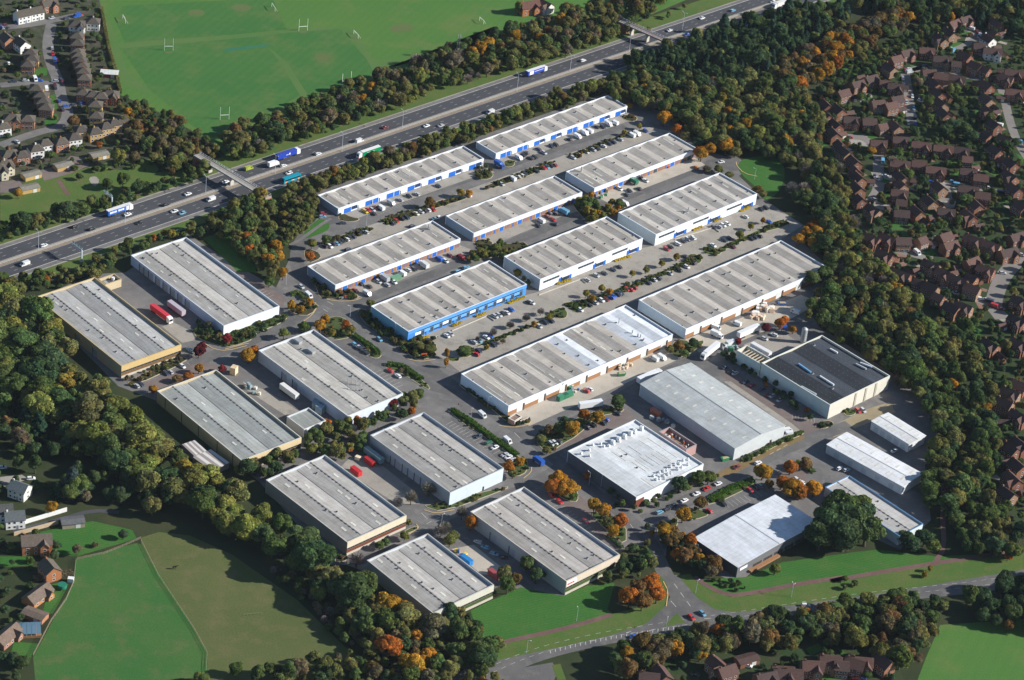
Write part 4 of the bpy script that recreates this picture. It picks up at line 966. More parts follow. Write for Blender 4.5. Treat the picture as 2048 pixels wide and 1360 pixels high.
# gatehouse kiosk and silo
s = Shed('small brick gatehouse with pale trim at the corner of the banded warehouse', 'i 400,935 450,905 485,930 435,965', 2.8, 'gatehouse', cat='gatehouse')
s.walls((.50, .30, .20)); s.coping((.66, .62, .55), w=.4); s.roof(2, (.30, .22, .18), .3, 2); s.window(.4, s.Lu - .4, 1.0, 2.1, bars=2)
p = at(P('x 1810,580')[0]); t = thing('silo', 'tall ribbed white silo behind the black roofed factory', 'silo', p); MB().cyl((0, 0, 1.2), 1.5, 7.2, 18).obj('tank', STEEL, t); MB().cyl((0, 0, 8.4), 1.5, .8, 18, 'z', .5).obj('cap', STEEL, t)
for i in range(4): MB().box(-.15 + 1.2 * math.cos(i * 1.57), .15 + 1.2 * math.cos(i * 1.57), -.15 + 1.2 * math.sin(i * 1.57), .15 + 1.2 * math.sin(i * 1.57), 0, 1.2).obj('leg', STEEL, t)
MB().cyl((1.6, 0, .6), .16, 8.0, 8).obj('feed_pipe', STEEL, t)

# ================================================================== houses
TILE = tiles('roof_tiles'); HWALL = tinted('house_wall', 0.9, 0.14, 1.2, 0, .2); WHITEP = paint('white_joinery', (.72, .72, .70), .5, .08)
HOUSE_POS = []
def _gable_mesh(L, D, e, r, o=.35):
    w = MB(); prof = [(-D / 2, 0), (D / 2, 0), (D / 2, e), (0, r), (-D / 2, e)]
    w.hexa([(-L / 2, y, z) for y, z in prof], [(L / 2, y, z) for y, z in prof][:: 1])
    k = (r - e) / (D / 2); f = MB(); ey = D / 2 + o; ez = e - o * k + .05; th = .16
    ring = lambda x: [(x, -ey, ez), (x, 0, r + .05), (x, ey, ez), (x, ey, ez + th), (x, 0, r + .05 + th * 1.15), (x, -ey, ez + th)]
    f.hexa(ring(-L / 2 - o), ring(L / 2 + o)); return w, f
def _hip_mesh(L, D, e, r, o=.4):
    w = MB().box(-L / 2, L / 2, -D / 2, D / 2, 0, e); f = MB(); a, b = L / 2 + o, D / 2 + o; t = max(.2, (L - D) / 2 + .6)
    z = e - .12
    f.v = [(-a, -b, z), (a, -b, z), (a, b, z), (-a, b, z), (-a, -b, z + .15), (a, -b, z + .15), (a, b, z + .15), (-a, b, z + .15), (-t, 0, r), (t, 0, r)]
    f.f = [(3, 2, 1, 0), (0, 1, 5, 4), (1, 2, 6, 5), (2, 3, 7, 6), (3, 0, 4, 7), (4, 5, 9, 8), (5, 6, 9), (6, 7, 8, 9), (7, 4, 8)]; f.mi = [0] * 9
    return w, f
_win = MB().box(-.6, .6, -.06, .06, -.6, .6).mesh('window', WHITEP); _pane = MB().box(-.48, .48, -.075, .075, -.48, .48).mesh('pane', GLASS)
_door = MB().box(-.45, .45, -.07, .07, 0, 2.05).mesh('door', tinted('door_paint', .5))
_chim = MB().box(-.35, .35, -.3, .3, -1.2, 1.0).mesh('chimney', HWALL)
PROTO = {}
def house_proto(kind):
    L, D, e, r, hip, wing = dict(g=(8.5, 7.2, 4.7, 7.4, 0, 0), l=(9.5, 6.8, 4.7, 7.2, 0, 1), s=(6.0, 6.4, 4.5, 6.9, 0, 0), t=(11.5, 7.0, 4.7, 7.2, 0, 1), h=(7.6, 7.4, 4.9, 7.3, 1, 0), k=(9.5, 7.6, 4.9, 7.5, 1, 1),
                                 b=(13.0, 7.0, 2.6, 5.0, 0, 1), G=(10.0, 5.6, 2.4, 3.0, 0, 0), B=(13, 8, 5.2, 8.4, 0, 1), q=(5.6, 3.2, 2.3, 3.7, 0, 0))[kind]
    w, f = (_hip_mesh if hip else _gable_mesh)(L, D, e, r)
    parts = [('wall', w.mesh('wall', HWALL), (0, 0, 0), 0), ('roof', f.mesh('roof', TILE), (0, 0, 0), 0)]
    if wing:
        ww, wf = _gable_mesh(D / 2 + 1.6, 3.8, e - .3, e + 1.7); parts += [('wing_wall', ww.mesh('wing_wall', HWALL), (L * .24, -(D / 4 + .8), 0), math.pi / 2), ('wing_roof', wf.mesh('wing_roof', TILE), (L * .24, -(D / 4 + .8), 0), math.pi / 2)]
    wins = []
    if kind not in 'Gq':
        lv = [1.3, 3.6] if e > 4 else [1.3]
        for z in lv:
            for x in (-L * .32, -L * .05) + (() if wing else (L * .3,)): wins.append(((x, -D / 2, z), 0))
            if wing: wins.append(((L * .24, -(D / 2 + 1.6), z), 0))
            for x in (-L * .3, L * .3): wins.append(((x, D / 2, z), math.pi))
            wins.append(((L / 2, 0, z), math.pi / 2))
    return parts, wins, (L, D, e, r, hip)
def house(q, ang, kind, wallc, roofc, label, group, zc=5.5, doorc=(.2, .25, .3), order=True):
    if kind not in PROTO: PROTO[kind] = house_proto(kind)
    parts, wins, (L, D, e, r, hip) = PROTO[kind]
    p = at(q, min(zc, r - 1)); HOUSE_POS.append((p.x, p.y, max(L, D) / 2 + 1))
    t = thing('house' if kind not in 'Gq' else 'garage', label, 'house' if kind not in 'Gq' else 'garage', (p.x, p.y, 0.02), R(ang), group, order, q)
    for nm, me, loc, rz in parts:
        c = roofc if 'roof' in nm else wallc; link(nm, me, t, c, loc, rz)
    for loc, rz in wins:
        wn = link('window', _win, t, None, loc, rz); link('pane', _pane, wn)
    if kind not in 'Gq': link('door', _door, t, doorc, (L * .1, -D / 2 - .02, 0))
    else: link('garage_door', _door, t, (.6, .6, .6), (L * .2, -D / 2 - .02, 0)).scale = (2.4, 1, 1) if kind == 'G' else (2.2, 1, .9)
    if kind in 'gltB' or (kind in 'hk' and RNG.random() < .5): link('chimney', _chim, t, wallc, (-L * .38 if not hip else 0, 0, r - .1))
    return t
RB = [(.082, .050, .046), (.100, .056, .049), (.072, .046, .044), (.116, .062, .052)]
BW = [(.19, .085, .055), (.23, .11, .065), (.17, .08, .052), (.26, .16, .10)]
GB = [(.090, .076, .064), (.078, .066, .058), (.100, .084, .070)]
def rowh(spec, angs, kinds, label, group, walls=BW, roofs=RB):
    for i, q in enumerate(P(spec)):
        wc = walls[RNG.randrange(len(walls))]; rc = roofs[RNG.randrange(len(roofs))]
        house(q, angs[i % len(angs)] + RNG.uniform(-4, 4), kinds[i % len(kinds)], wc, rc, label, group)
gR = 'brown roofed houses of the right hand estate'
rowh('d 885,615 893,675 943,730 932,780 968,845 998,890 1050,945 1058,995 1075,1040 1070,1100 1085,1165', [-62, -62, -60], 'gsg', 'brown roofed brick house in the row along the tree belt', gR)
rowh('d 960,640 1035,700 1140,712 1215,738 1295,738', [-60, 10, 8, 30, -60], 'glgsg', 'brown roofed house in the short row below the garden hedge', gR)
rowh('d 985,545 1070,490 1150,458', [38, 38, 38], 'gll', 'brown roofed house in the row of three beside the bright lawn', gR)
rowh('d 1295,505 1190,605 1265,618 1300,582 1230,485', [0, 20, 35, 35, 0], 'lgggs', 'brown roofed house around the small upper close', gR, BW + [(.7, .68, .64)])
rowh('d 1262,395 1295,345 1358,308', [-55, 38, 38], 'ggl', 'brown roofed house on the upper edge by the autumn wood', gR)
rowh('d 1478,295 1570,345 1650,372 1702,325 1490,425 1560,445 1650,455', [5, 5, 5, -40, 10, -8, -8], 'ltsgggt', 'dark roofed house along the upper curved road', gR)
rowh('d 1560,225 1612,192 1635,135 1700,112 1890,135 1840,225 1872,190 1790,270 1865,298', [-60, -58, 45, 45, -50, -50, -50, 0, 0], 'lgllggsgt', 'brown roofed house around the top right close', gR, BW + [(.7, .68, .64)])
rowh('d 1765,385 1812,402 1990,425 1995,540 1940,455', [-45, -40, 0, 0, -20], 'ggttl', 'dark roofed house near the right edge by the upper road', gR)
rowh('d 1525,490 1543,545 1560,605 1580,665', [-62, -62, -62, -62], 'gggg', 'brown roofed house in the short steep row of four', gR)
rowh('d 1828,500 1832,580 1840,652 1872,728 1832,790 1935,815 1882,880 1972,955 1968,1030 1992,1105 2030,1205', [-58, -58, -58, -55, -50, -40, -60], 'gglgsggglgg', 'brown roofed house in the long row near the right edge', gR)
rowh('d 1195,838 1325,818 1447,848 1575,868 1682,880', [4, 2, -2, -4, -4], 'llttl', 'brown roofed house in the level row above the yellow hedge', gR)
rowh('d 1320,958 1432,958 1530,995 1722,1005 1795,1040 1715,930', [0, 0, -3, -4, -4, 0], 'tgtlgs', 'brown roofed house in the level row above the middle road', gR)
rowh('d 1328,1038 1332,1080 1318,1130 1330,1185 1552,1095 1495,1178 1722,1108 1805,1145 1768,1200 1592,1240 1330,1250 1420,1240 1725,1262 1165,1228', [-60, -60, 0, 0, -60, -58, 0, -3, -60, 0, 2, -62, -60, -50], 'gslsggtgglggll', 'brown roofed house among the closes below the middle road', gR)
rowh('r 200,925 262,925 322,935 252,990 312,1062 385,1095 430,1115 460,1152 512,1195', [-35, -30, 10, -40, -28, -28, -40, -30, -38], 'llgltsgsg', 'red brick house on the lower edge beside the broad tree belt', gR, BW, RB)
rowh('r 395,930 485,918 505,950 432,1028 482,1060 532,1085 590,1078 590,1015 645,1045', [40, 38, 38, -30, -30, -35, -35, 45, -30], 'sgllltsll', 'red roofed house around the red brick forecourt', gR)
rowh('r 600,930 662,950 732,978 762,918 592,1120 558,1190 768,1242 662,1338 775,1335 780,1170', [-28, -28, 35, 40, -30, -30, -40, -40, -40, -40], 'tttlglllll', 'red brick house by the curved road at the right edge', gR)
rowh('l 1100,55 1072,102 1138,160 1098,308 1145,290 1132,385 1110,445 1085,512 1135,20', [-30, -30, -40, -50, -50, -55, -55, -50, -30], 'lglglglgg', 'red brick house behind the lower right tree belt', gR)
for k, (hx, hy, hr) in enumerate(list(HOUSE_POS)):
    a = RNG.choice((R(-50), R(40), R(130), R(-20))); c, n = Vector((math.cos(a), math.sin(a))), Vector((-math.sin(a), math.cos(a))); o = Vector((hx, hy)) + c * (hr - .5)
    if k % 3: sheet('drive', [tuple(o + n * 1.6), tuple(o - n * 1.6), tuple(o - n * 1.6 + c * 6), tuple(o + n * 1.6 + c * 6)], .04, PAVE_R if k % 2 else CONC)
    o = Vector((hx, hy)) - c * (hr + 3.2); g = RNG.uniform(2.2, 4.2)
    if k % 4: sheet('garden_lawn', [tuple(o + n * g + c * 2.4), tuple(o - n * g + c * 2.4), tuple(o - n * g - c * 2.4), tuple(o + n * g - c * 2.4)], .042, G_LAWN)
for (hx, hy, hr) in list(HOUSE_POS):
    if RNG.random() < .62:
        a = RNG.choice((R(-45), R(45), R(135), R(20), R(200))); gx, gy = hx + math.cos(a) * (hr + 2.5), hy + math.sin(a) * (hr + 2.5)
        if all((gx - x) ** 2 + (gy - y) ** 2 > (r + .8) ** 2 for x, y, r in HOUSE_POS):
            house(seen_at((gx, gy, 2.7)), RNG.choice((-60, 35, 5)) + RNG.uniform(-4, 4), 'q', BW[RNG.randrange(4)], RB[RNG.randrange(4)], 'small brown roofed garage among the right hand houses', 'garages of the right hand estate', zc=2.7)
gB = 'houses along the bottom edge'
rowh('q 335,1335 420,1315 805,1250 860,1290 1000,1218 1130,1335', [0, -60, -50, 35, 35, 30], 'gglgGl', 'brown roofed house below the bottom tree strip, left part', gB)
rowh('q 1245,1290 1310,1310 1445,1255 1560,1215 1640,1250 1735,1240', [5, 5, 5, 5, 5, -20], 'lglgsg', 'brown roofed house below the bottom tree strip, middle part', gB)
rowh('l 75,1325 200,1290 285,1268 335,1290 425,1272 525,1272', [5, 5, 5, 5, 5, -50], 'lglslg', 'brown roofed house below the bottom tree strip, right part', gB)
gL = 'older houses of the upper left estate'
YB = [(.46, .31, .12), (.42, .27, .11)]; RBk = [(.30, .13, .07), (.34, .15, .08)]; WB = [(.70, .69, .66), (.36, .17, .10)]
rowh('a 150,88 240,68 335,15 50,255 150,285', [40, 40, 40, -50, -50], 'gglgg', 'dark roofed house at the top left corner', gL, WB, GB)
rowh('a 525,158 635,138', [5, 5], 'kh', 'white walled hip roofed house beside the playing field', gL, [(.72, .70, .66)], GB)
rowh('a 525,238 528,285 528,345 535,372 545,405 560,442 570,478 575,520', [5], 'h', 'red brick hip roofed house in the long stepped row', gL, RBk, GB)
rowh('a 208,350 218,390 190,430 250,592 282,640 295,682 315,722', [5], 'h', 'hip roofed house in the stepped row left of the road', gL, RBk + YB, GB)
rowh('a 570,622 635,635 690,645 750,632', [5, 5, 5, 5], 'hhhk', 'red brick hip roofed house in the row by the autumn hedge', gL, RBk, GB)
rowh('a 650,702 655,778 548,872 640,885 715,850 772,828 828,802', [5, 5, 30, 30, 35, 35, 35], 'h', 'yellow brick hip roofed house above the garages', gL, YB, GB)
rowh('a 500,925 412,955 300,965 242,1000 85,795 190,800 18,850 65,1040 145,1045', [30, 30, 35, 35, 10, 10, 30, 30, 30], 'hhhhkhhkh', 'grey roofed house around the lower left close', gL, RBk + WB, GB)
rowh('a 30,1110 -10,1140', [30], 'k', 'cream walled house at the left edge', gL, [(.62, .56, .42)], GB)
rowh('a 675,1050 430,1122 212,1185 200,1275', [38, 38, 38, 38], 'G', 'flat grey roofed garage block by the paved court', 'garage blocks', YB, [(.22, .20, .17)])
rowh('a 745,495', [5], 'G', 'small white roofed garden garage beside the field hedge', 'field edge sheds', [(.35, .05, .05)], [(.6, .6, .58)])
gC = 'cottages beside the paddock'
def one(spec, ang, kind, wc, rc, label): house(P(spec)[0], ang, kind, wc, rc, label, gC, order=False)
one('s 275,300', 18, 'B', (.34, .14, .06), (.13, .10, .085), 'brick house with white bay window above the bright green paddock')
one('s 375,500', -52, 'g', (.34, .14, .06), (.12, .10, .08), 'brown roofed brick house between hedges beside the paddock')
one('s 285,690', 62, 'b', (.36, .17, .07), (.15, .11, .09), 'long brown bungalow with timber deck beside the paddock fence')
one('s 265,862', -20, 'G', (.36, .17, .10), (.15, .11, .09), 'low brown outbuilding below the bungalow')
one('s 50,1000', 66, 'b', (.30, .15, .10), (.16, .11, .09), 'long brown roofed house beside the glasshouse at the left edge')
one('s 110,110', 20, 'g', (.78, .77, .74), (.10, .11, .12), 'white walled house with slate roof at the left edge')
one('s 20,60', 20, 'g', (.78, .77, .74), (.08, .08, .08), 'white walled house half cut by the left edge')
one('m 90,480', -20, 'g', (.55, .55, .5), (.16, .18, .19), 'grey roofed cottage among dark trees at the left edge')
one('m 330,640', 20, 'G', (.3, .26, .2), (.12, .12, .13), 'low dark garage by the lane behind the white wall')
one('c 540,35', 30, 'B', (.40, .15, .06), (.13, .06, .05), 'large red roofed house with white gable above the playing field')
one('c 650,25', -40, 'l', (.66, .62, .58), (.12, .08, .06), 'white gabled house beside the large red roofed house')
# white garden walls and the glasshouse by the paddock
def garden_wall(spec, h, mat, label, w=.35, name='garden_wall', cat='wall'):
    L = gline(spec, 0); mb = MB(); a, b = strip_pts(L, w); n = len(L)
    mb.v = [(x, y, 0) for x, y in a] + [(x, y, 0) for x, y in b] + [(x, y, h) for x, y in a] + [(x, y, h) for x, y in b]
    for i in range(n - 1): mb.f += [(i, i + 1, 2 * n + i + 1, 2 * n + i), (n + i, 3 * n + i, 3 * n + i + 1, n + i + 1), (2 * n + i, 2 * n + i + 1, 3 * n + i + 1, 3 * n + i)]; mb.mi += [0] * 3
    mb.f += [(0, 2 * n, 3 * n, n), (n - 1, 2 * n - 1, 4 * n - 1, 3 * n - 1)]; mb.mi += [0, 0]
    return tag(mb.obj(name, mat), label, cat)
garden_wall('s 60,215 190,180 390,120 505,85', 2.2, WHITEP, 'white garden wall beside the yellow tree at the left edge')
garden_wall('s 105,270 225,240 440,180', 2.0, paint('buff_wall', (.46, .36, .24), .9), 'buff garden wall along the lane above the brick house')
t = thing('glasshouse', 'long glass roofed garden house beside the paddock fence', 'glasshouse', at(P('s 200,1000')[0]), R(14))
MB().box(-6, 6, -4, 4, 0, 1.1).obj('base_wall', BRICKW, t)
for i in range(6):
    for j, (ya, yb, za, zb) in enumerate(((-4, 0, 2.2, 3.1), (0, 4, 3.1, 2.2))):
        x0, x1 = -6 + 2 * i + .06, -4 + 2 * i - .06; MB().hexa([(x0, ya, za), (x1, ya, za), (x1, yb, zb), (x0, yb, zb)], [(x0, ya, za + .05), (x1, ya, za + .05), (x1, yb, zb + .05), (x0, yb, zb + .05)]).obj('glass_pane', glass('blue_glass', (.10, .18, .24)), t)
fr = MB()
for i in range(7): fr.box(-6.05 + 2 * i, -5.95 + 2 * i, -4.05, -3.95, 1.1, 2.25); fr.box(-6.05 + 2 * i, -5.95 + 2 * i, 3.95, 4.05, 1.1, 2.25)
stuff(fr.obj('frame_post', WHITEP, t))
p = at(P('s 470,670')[0]); t = thing('trampoline', 'round green netted trampoline on the small lawn by the paddock fence', 'trampoline', p)
MB().cyl((0, 0, .8), 1.9, .08, 18).obj('mat', DARK, t); MB().cyl((0, 0, .86), 1.95, 1.6, 18, 'z', 1.95).obj('net', paint('green_net', (.01, .16, .10), .8), t)
for i in range(4): MB().box(1.7 * math.cos(1.57 * i) - .05, 1.7 * math.cos(1.57 * i) + .05, 1.7 * math.sin(1.57 * i) - .05, 1.7 * math.sin(1.57 * i) + .05, 0, .8).obj('leg', STEEL, t)
p = at(P('s 535,615')[0]); tag(MB().box(-1.3, 1.3, -1, 1, 0, 2.0).obj('garden_shed_body', WHITEP), 'small white garden shed at the paddock fence corner', 'shed').location = p
bpy.data.objects['garden_shed_body'].name = 'garden_shed'

# ================================================================== trees
LEAF = leaf_mat(); BARK = paint('bark', (.075, .058, .042), .95, .3, 2.0); TWIG = leaf_mat('twigs', 0.0)

def quads_mesh(name, c, n, size, tint, mat, aspect=None, axis=None):
    """numpy: one small leaf-spray quad per centre c with normal n"""
    k = len(c); n = n / np.linalg.norm(n, axis=1)[:, None]
    a = np.cross(n, axis if axis is not None else np.random.RandomState(1).normal(size=(k, 3))); a /= np.linalg.norm(a, axis=1)[:, None] + 1e-9; b = np.cross(n, a)
    s = size[:, None] * .5; asp = 1.0 if aspect is None else aspect
    v = np.stack([c - a * s - b * s * asp, c + a * s - b * s * asp, c + a * s + b * s * asp, c - a * s + b * s * asp], 1).reshape(-1, 3)
    me = bpy.data.meshes.new(name); me.vertices.add(4 * k); me.vertices.foreach_set('co', v.astype(np.float32).ravel())
    me.loops.add(4 * k); me.loops.foreach_set('vertex_index', np.arange(4 * k, dtype=np.int32))
    me.polygons.add(k); me.polygons.foreach_set('loop_start', np.arange(0, 4 * k, 4, dtype=np.int32))
    me.update(calc_edges=True)
    at_ = me.attributes.new('shade', 'FLOAT_COLOR', 'POINT'); col = np.ones((4 * k, 4), np.float32); col[:, :3] = np.repeat(tint, 4, 0); at_.data.foreach_set('color', col.ravel())
    me.materials.append(mat); me.validate(); return me

def crown_mesh(seed, kind):
    rs = np.random.RandomState(seed); C, Nn, S, T = [], [], [], []
    if kind in ('broad', 'tall', 'shrub'):
        hh, rr = dict(broad=(10., 4.), tall=(13., 3.2), shrub=(3.2, 2.))[kind]
        nl, per, ls = dict(broad=(30, 230, .52), tall=(24, 180, .50), shrub=(12, 75, .52))[kind]
        zc, zs = dict(broad=(.60, .27), tall=(.56, .33), shrub=(.48, .22))[kind]
        d = rs.normal(size=(nl, 3)); d /= np.linalg.norm(d, axis=1)[:, None]; rad = rs.uniform(.35, 1, nl) ** .5
        cen = d * rad[:, None] * np.array([.66 * rr, .66 * rr, zs * hh]) * np.array([rs.uniform(.85, 1.15), rs.uniform(.85, 1.15), 1]); cen[:, 2] += zc * hh
        lr = rs.uniform(.20, .44, nl) * rr * (1.0 if kind != 'shrub' else 1.15); sq = rs.uniform(.85, 1.15, nl)
        for i in range(nl):
            p = rs.normal(size=(per, 3)); p /= np.linalg.norm(p, axis=1)[:, None]; p[:, 2] = np.where(p[:, 2] < -.35, -p[:, 2], p[:, 2])
            q = cen[i] + p * lr[i] * rs.uniform(.82, 1.06, per)[:, None] * np.array([1, 1, sq[i]])
            dist = np.linalg.norm(q[:, None, :] - cen[None], axis=2) / lr[None]; dist[:, i] = 9; keep = dist.min(1) > .78
            q, p = q[keep], p[keep]; m = len(q)
            f = rs.uniform(.70, 1.28); hue = rs.uniform(-.10, .12)
            t = f * rs.uniform(.70, 1.30, m)[:, None] * np.array([1 + hue, 1, 1 - hue])
            C.append(q); Nn.append(p + rs.normal(size=(m, 3)) * .45); S.append(rs.uniform(.7, 1.3, m) * ls); T.append(t)
        # loose sprays breaking the outline
        m = nl * 8; d = rs.normal(size=(m, 3)); d /= np.linalg.norm(d, axis=1)[:, None]; j = rs.randint(0, nl, m)
        C.append(cen[j] + d * lr[j][:, None] * rs.uniform(1.05, 1.35, m)[:, None]); Nn.append(d + rs.normal(size=(m, 3)) * .8); S.append(rs.uniform(.5, .9, m) * ls); T.append(rs.uniform(.75, 1.3, m)[:, None] * np.ones((1, 3)))
    elif kind == 'conifer':
        hh, rr = 13., 3.; lay = 15
        for i in range(lay):
            z = hh * (.12 + .86 * i / lay); r = rr * (1 - i / lay) ** .8 + .25; m = int(40 + 130 * r / rr); a = rs.uniform(0, 2 * np.pi, m); k = rs.uniform(.35, 1.08, m) * r * (1 + .18 * np.sin(a * 5 + i))
            C.append(np.stack([np.cos(a) * k, np.sin(a) * k, z - .35 * k + rs.normal(size=m) * .25], 1)); Nn.append(np.stack([np.cos(a) * .6, np.sin(a) * .6, np.full(m, .8)], 1) + rs.normal(size=(m, 3)) * .4)
            S.append(rs.uniform(.5, .95, m)); T.append(rs.uniform(.65, 1.35, m)[:, None] * np.ones((1, 3)))
    elif kind == 'bare':
        hh, rr = 10., 3.4; m = 900; d = rs.normal(size=(m, 3)); d /= np.linalg.norm(d, axis=1)[:, None]; d[:, 2] = np.abs(d[:, 2]) * .9 + .1
        k = rs.uniform(.15, 1, m) ** .6; c = d * k[:, None] * np.array([rr, rr, hh * .62]); c[:, 2] += hh * .30; ax = d * np.array([1, 1, 1.6]); ax /= np.linalg.norm(ax, axis=1)[:, None]
        nn = np.cross(ax, rs.normal(size=(m, 3))); b = ax
        me = quads_mesh('crown', c, nn, rs.uniform(.10, .2, m), rs.uniform(.7, 1.4, m)[:, None] * np.ones((1, 3)), TWIG, aspect=10.0, axis=b)
        co = np.empty(len(me.vertices) * 3, np.float32); me.vertices.foreach_get('co', co); co = co.reshape(-1, 3) / np.array([rr, rr, hh]); me.vertices.foreach_set('co', co.astype(np.float32).ravel()); me.update(); return me
    C, Nn, S, T = map(np.concatenate, (C, Nn, S, T)); sc = np.array([rr, rr, hh])
    me = quads_mesh('crown', C, Nn, S, T, LEAF)
    co = np.empty(len(me.vertices) * 3, np.float32); me.vertices.foreach_get('co', co); co = co.reshape(-1, 3) / sc; me.vertices.foreach_set('co', co.astype(np.float32).ravel()); me.update()
    return me

def trunk_mesh(seed):
    rs = random.Random(seed); mb = MB()
    rings = [(0, .11), (.15, .08), (.35, .06), (.6, .03), (.85, .008)]; k = 7; off = (0, 0); prev = None
    for z, r in rings:
        ring = [(off[0] + r * math.cos(2 * math.pi * i / k), off[1] + r * math.sin(2 * math.pi * i / k), z) for i in range(k)]
        n = len(mb.v); mb.v += ring
        if prev is not None:
            for i in range(k): mb.f.append((prev + i, prev + (i + 1) % k, n + (i + 1) % k, n + i)); mb.mi.append(0)
        prev = n; off = (off[0] + rs.uniform(-.04, .04), off[1] + rs.uniform(-.04, .04))
    for i in range(6):
        a = rs.uniform(0, 6.28); z = rs.uniform(.25, .5); mb.bar((0, 0, z), (.55 * math.cos(a), .55 * math.sin(a), z + rs.uniform(.12, .3)), .07, 0, .015)
    return mb.mesh('trunk', BARK)
CROWN = dict(broad=[crown_mesh(11 + i, 'broad') for i in range(8)], tall=[crown_mesh(41 + i, 'tall') for i in range(3)], shrub=[crown_mesh(61 + i, 'shrub') for i in range(4)],
             conifer=[crown_mesh(71 + i, 'conifer') for i in range(3)], bare=[crown_mesh(81 + i, 'bare') for i in range(3)])
TRUNK = [trunk_mesh(i) for i in range(3)]
TONE = dict(green=(.108, .154, .048), dark=(.068, .112, .048), olive=(.178, .178, .060), lime=(.205, .218, .056), yellow=(.265, .215, .040), gold=(.42, .225, .030), orange=(.42, .155, .028), rust=(.195, .125, .048),
            brown=(.165, .140, .080), red=(.24, .035, .035), plum=(.13, .025, .035), grey=(.22, .195, .165), fir=(.040, .080, .048), blue=(.055, .085, .085))
WORD = dict(green='green', dark='dark green', olive='olive green', lime='yellow green', yellow='yellow', gold='golden', orange='orange', rust='rust brown', brown='brown', red='red', plum='plum red', grey='grey', fir='dark green', blue='blue green')
TREES = []          # (x, y, h, r, tone, form, label, group, single)
def name_of(tone, form):
    if form == 'shrub': return 'shrub'
    if form == 'conifer': return 'conifer'
    if form == 'bare': return 'bare_tree'
    return 'autumn_tree' if tone in ('yellow', 'gold', 'orange', 'rust', 'brown', 'red', 'plum') else 'broadleaf_tree'
KW = dict(shrub='shrub', conifer='conifer', bare_tree='bare tree', autumn_tree='autumn tree', broadleaf_tree='broadleaf tree')
def tree(q, h, r, tone, place, form=None, group=None, single=True):
    form = form or ('bare' if tone == 'grey' else 'conifer' if tone in ('fir', 'blue') else 'shrub' if h < 3.6 else 'broad')
    p = at(q, h * .55); lab = f'{WORD[tone]} {KW[name_of(tone, form)]} {place}'
    TREES.append((p.x, p.y, h, r, tone, form, lab, group or f'trees {place}', single))
def trees(place, s, form=None):
    """'region x,y,h,r,tone ...'"""
    reg = 'F'
    for tok in s.split():
        if tok in _REG: reg = tok; continue
        x, y, h, r, tone = tok.split(','); tree(P(f'{reg} {x},{y}')[0], float(h), float(r), tone, place, form)

def inside(p, poly):
    x, y = p; c = False; n = len(poly)
    for i in range(n):
        (x0, y0), (x1, y1) = poly[i], poly[i - 1]
        if (y0 > y) != (y1 > y) and x < (x1 - x0) * (y - y0) / (y1 - y0) + x0: c = not c
    return c
def wood(place, spec, spacing, hr, mix, seed, zc=4.0, ratio=.40, avoid=False, bias=None):
    rs = random.Random(seed); poly = [tuple(at(q, zc)[:2]) for q in P(spec)]; xs = [p[0] for p in poly]; ys = [p[1] for p in poly]
    tones = [m[0] for m in mix]; ws = [m[1] * (.5 if m[0] in ('gold', 'orange', 'rust', 'brown', 'yellow') and 'fringe' not in place and 'strip below' not in place else 1) for m in mix]; x = min(xs)
    while x < max(xs):
        y = min(ys)
        while y < max(ys):
            px, py = x + rs.uniform(-.48, .48) * spacing, y + rs.uniform(-.48, .48) * spacing; y += spacing
            if not inside((px, py), poly): continue
            if in_shed(px, py, hr[0] * ratio * .55): continue
            if avoid and near_road(px, py): continue
            if avoid and any((px - a) ** 2 + (py - b) ** 2 < c * c for a, b, c in HOUSE_POS): continue
            t = rs.choices(tones, ws)[0]; h = rs.uniform(*hr) * rs.choice((.75, .9, 1, 1, 1.1, 1.22)) * (.8 if t == 'grey' else 1.15 if t == 'fir' else 1)
            if t in ('gold', 'orange', 'rust', 'yellow', 'brown') and math.sin(px * .055 + seed) * math.cos(py * .06 + seed * 1.3) < -.02 and 'fringe' not in place and 'strip below' not in place and spacing > 4.4:
                t = rs.choices(tones[:3], ws[:3])[0]
            if bias:
                # neighbouring trees tend to share a tone
                g = math.sin(px * .045 + seed) + math.cos(py * .052 - seed * 2)
                t = rs.choices(tones[:4], ws[:4])[0] if rs.random() < bias * max(0, g) else t
            form = None if h >= 3.6 or t in ('fir', 'grey') else 'shrub'
            if form is None and t in ('green', 'olive', 'lime', 'yellow') and rs.random() < .18: form = 'tall'
            r = h * ratio * rs.uniform(.75, 1.25) * (.62 if t in ('fir', 'blue') else 1.0) * (1.35 if form == 'shrub' else 1)
            f2 = form or ('bare' if t == 'grey' else 'conifer' if t in ('fir', 'blue') else 'broad')
            TREES.append((px, py, h, r, t, f2, f'{WORD[t]} {KW[name_of(t, f2)]} {place}', f'trees {place}', False))
        x += spacing

wood('in the lower left oak belt', 'F -60,545 60,615 112,665 152,720 185,752 243,803 298,850 338,902 375,942 440,958 490,985 555,1050 622,1090 700,1148 775,1205 830,1245 800,1265 700,1200 600,1130 520,1090 440,1050 350,1000 260,960 180,900 100,850 40,790 -60,760', 8.2, (10, 15.5),
     [('green', 5), ('olive', 3), ('lime', 2.2), ('dark', 2), ('yellow', .5), ('rust', .3)], 3, 6, .50, bias=.35)
wood('at the lower end of the oak belt', 'F 640,1120 700,1150 780,1210 860,1250 930,1240 980,1270 1000,1320 960,1345 880,1365 700,1365 740,1310 690,1240 620,1180', 5.6, (6.5, 11), [('green', 3), ('olive', 3), ('rust', 2), ('gold', 1.2), ('dark', 2), ('brown', 1.5), ('orange', .8)], 4, 5, .42)
wood('in the hedge between the two fields', 'F 420,1365 520,1330 640,1310 720,1300 760,1365', 5.5, (4.5, 8), [('green', 3), ('olive', 3), ('brown', 1.5), ('dark', 2)], 5, 4)
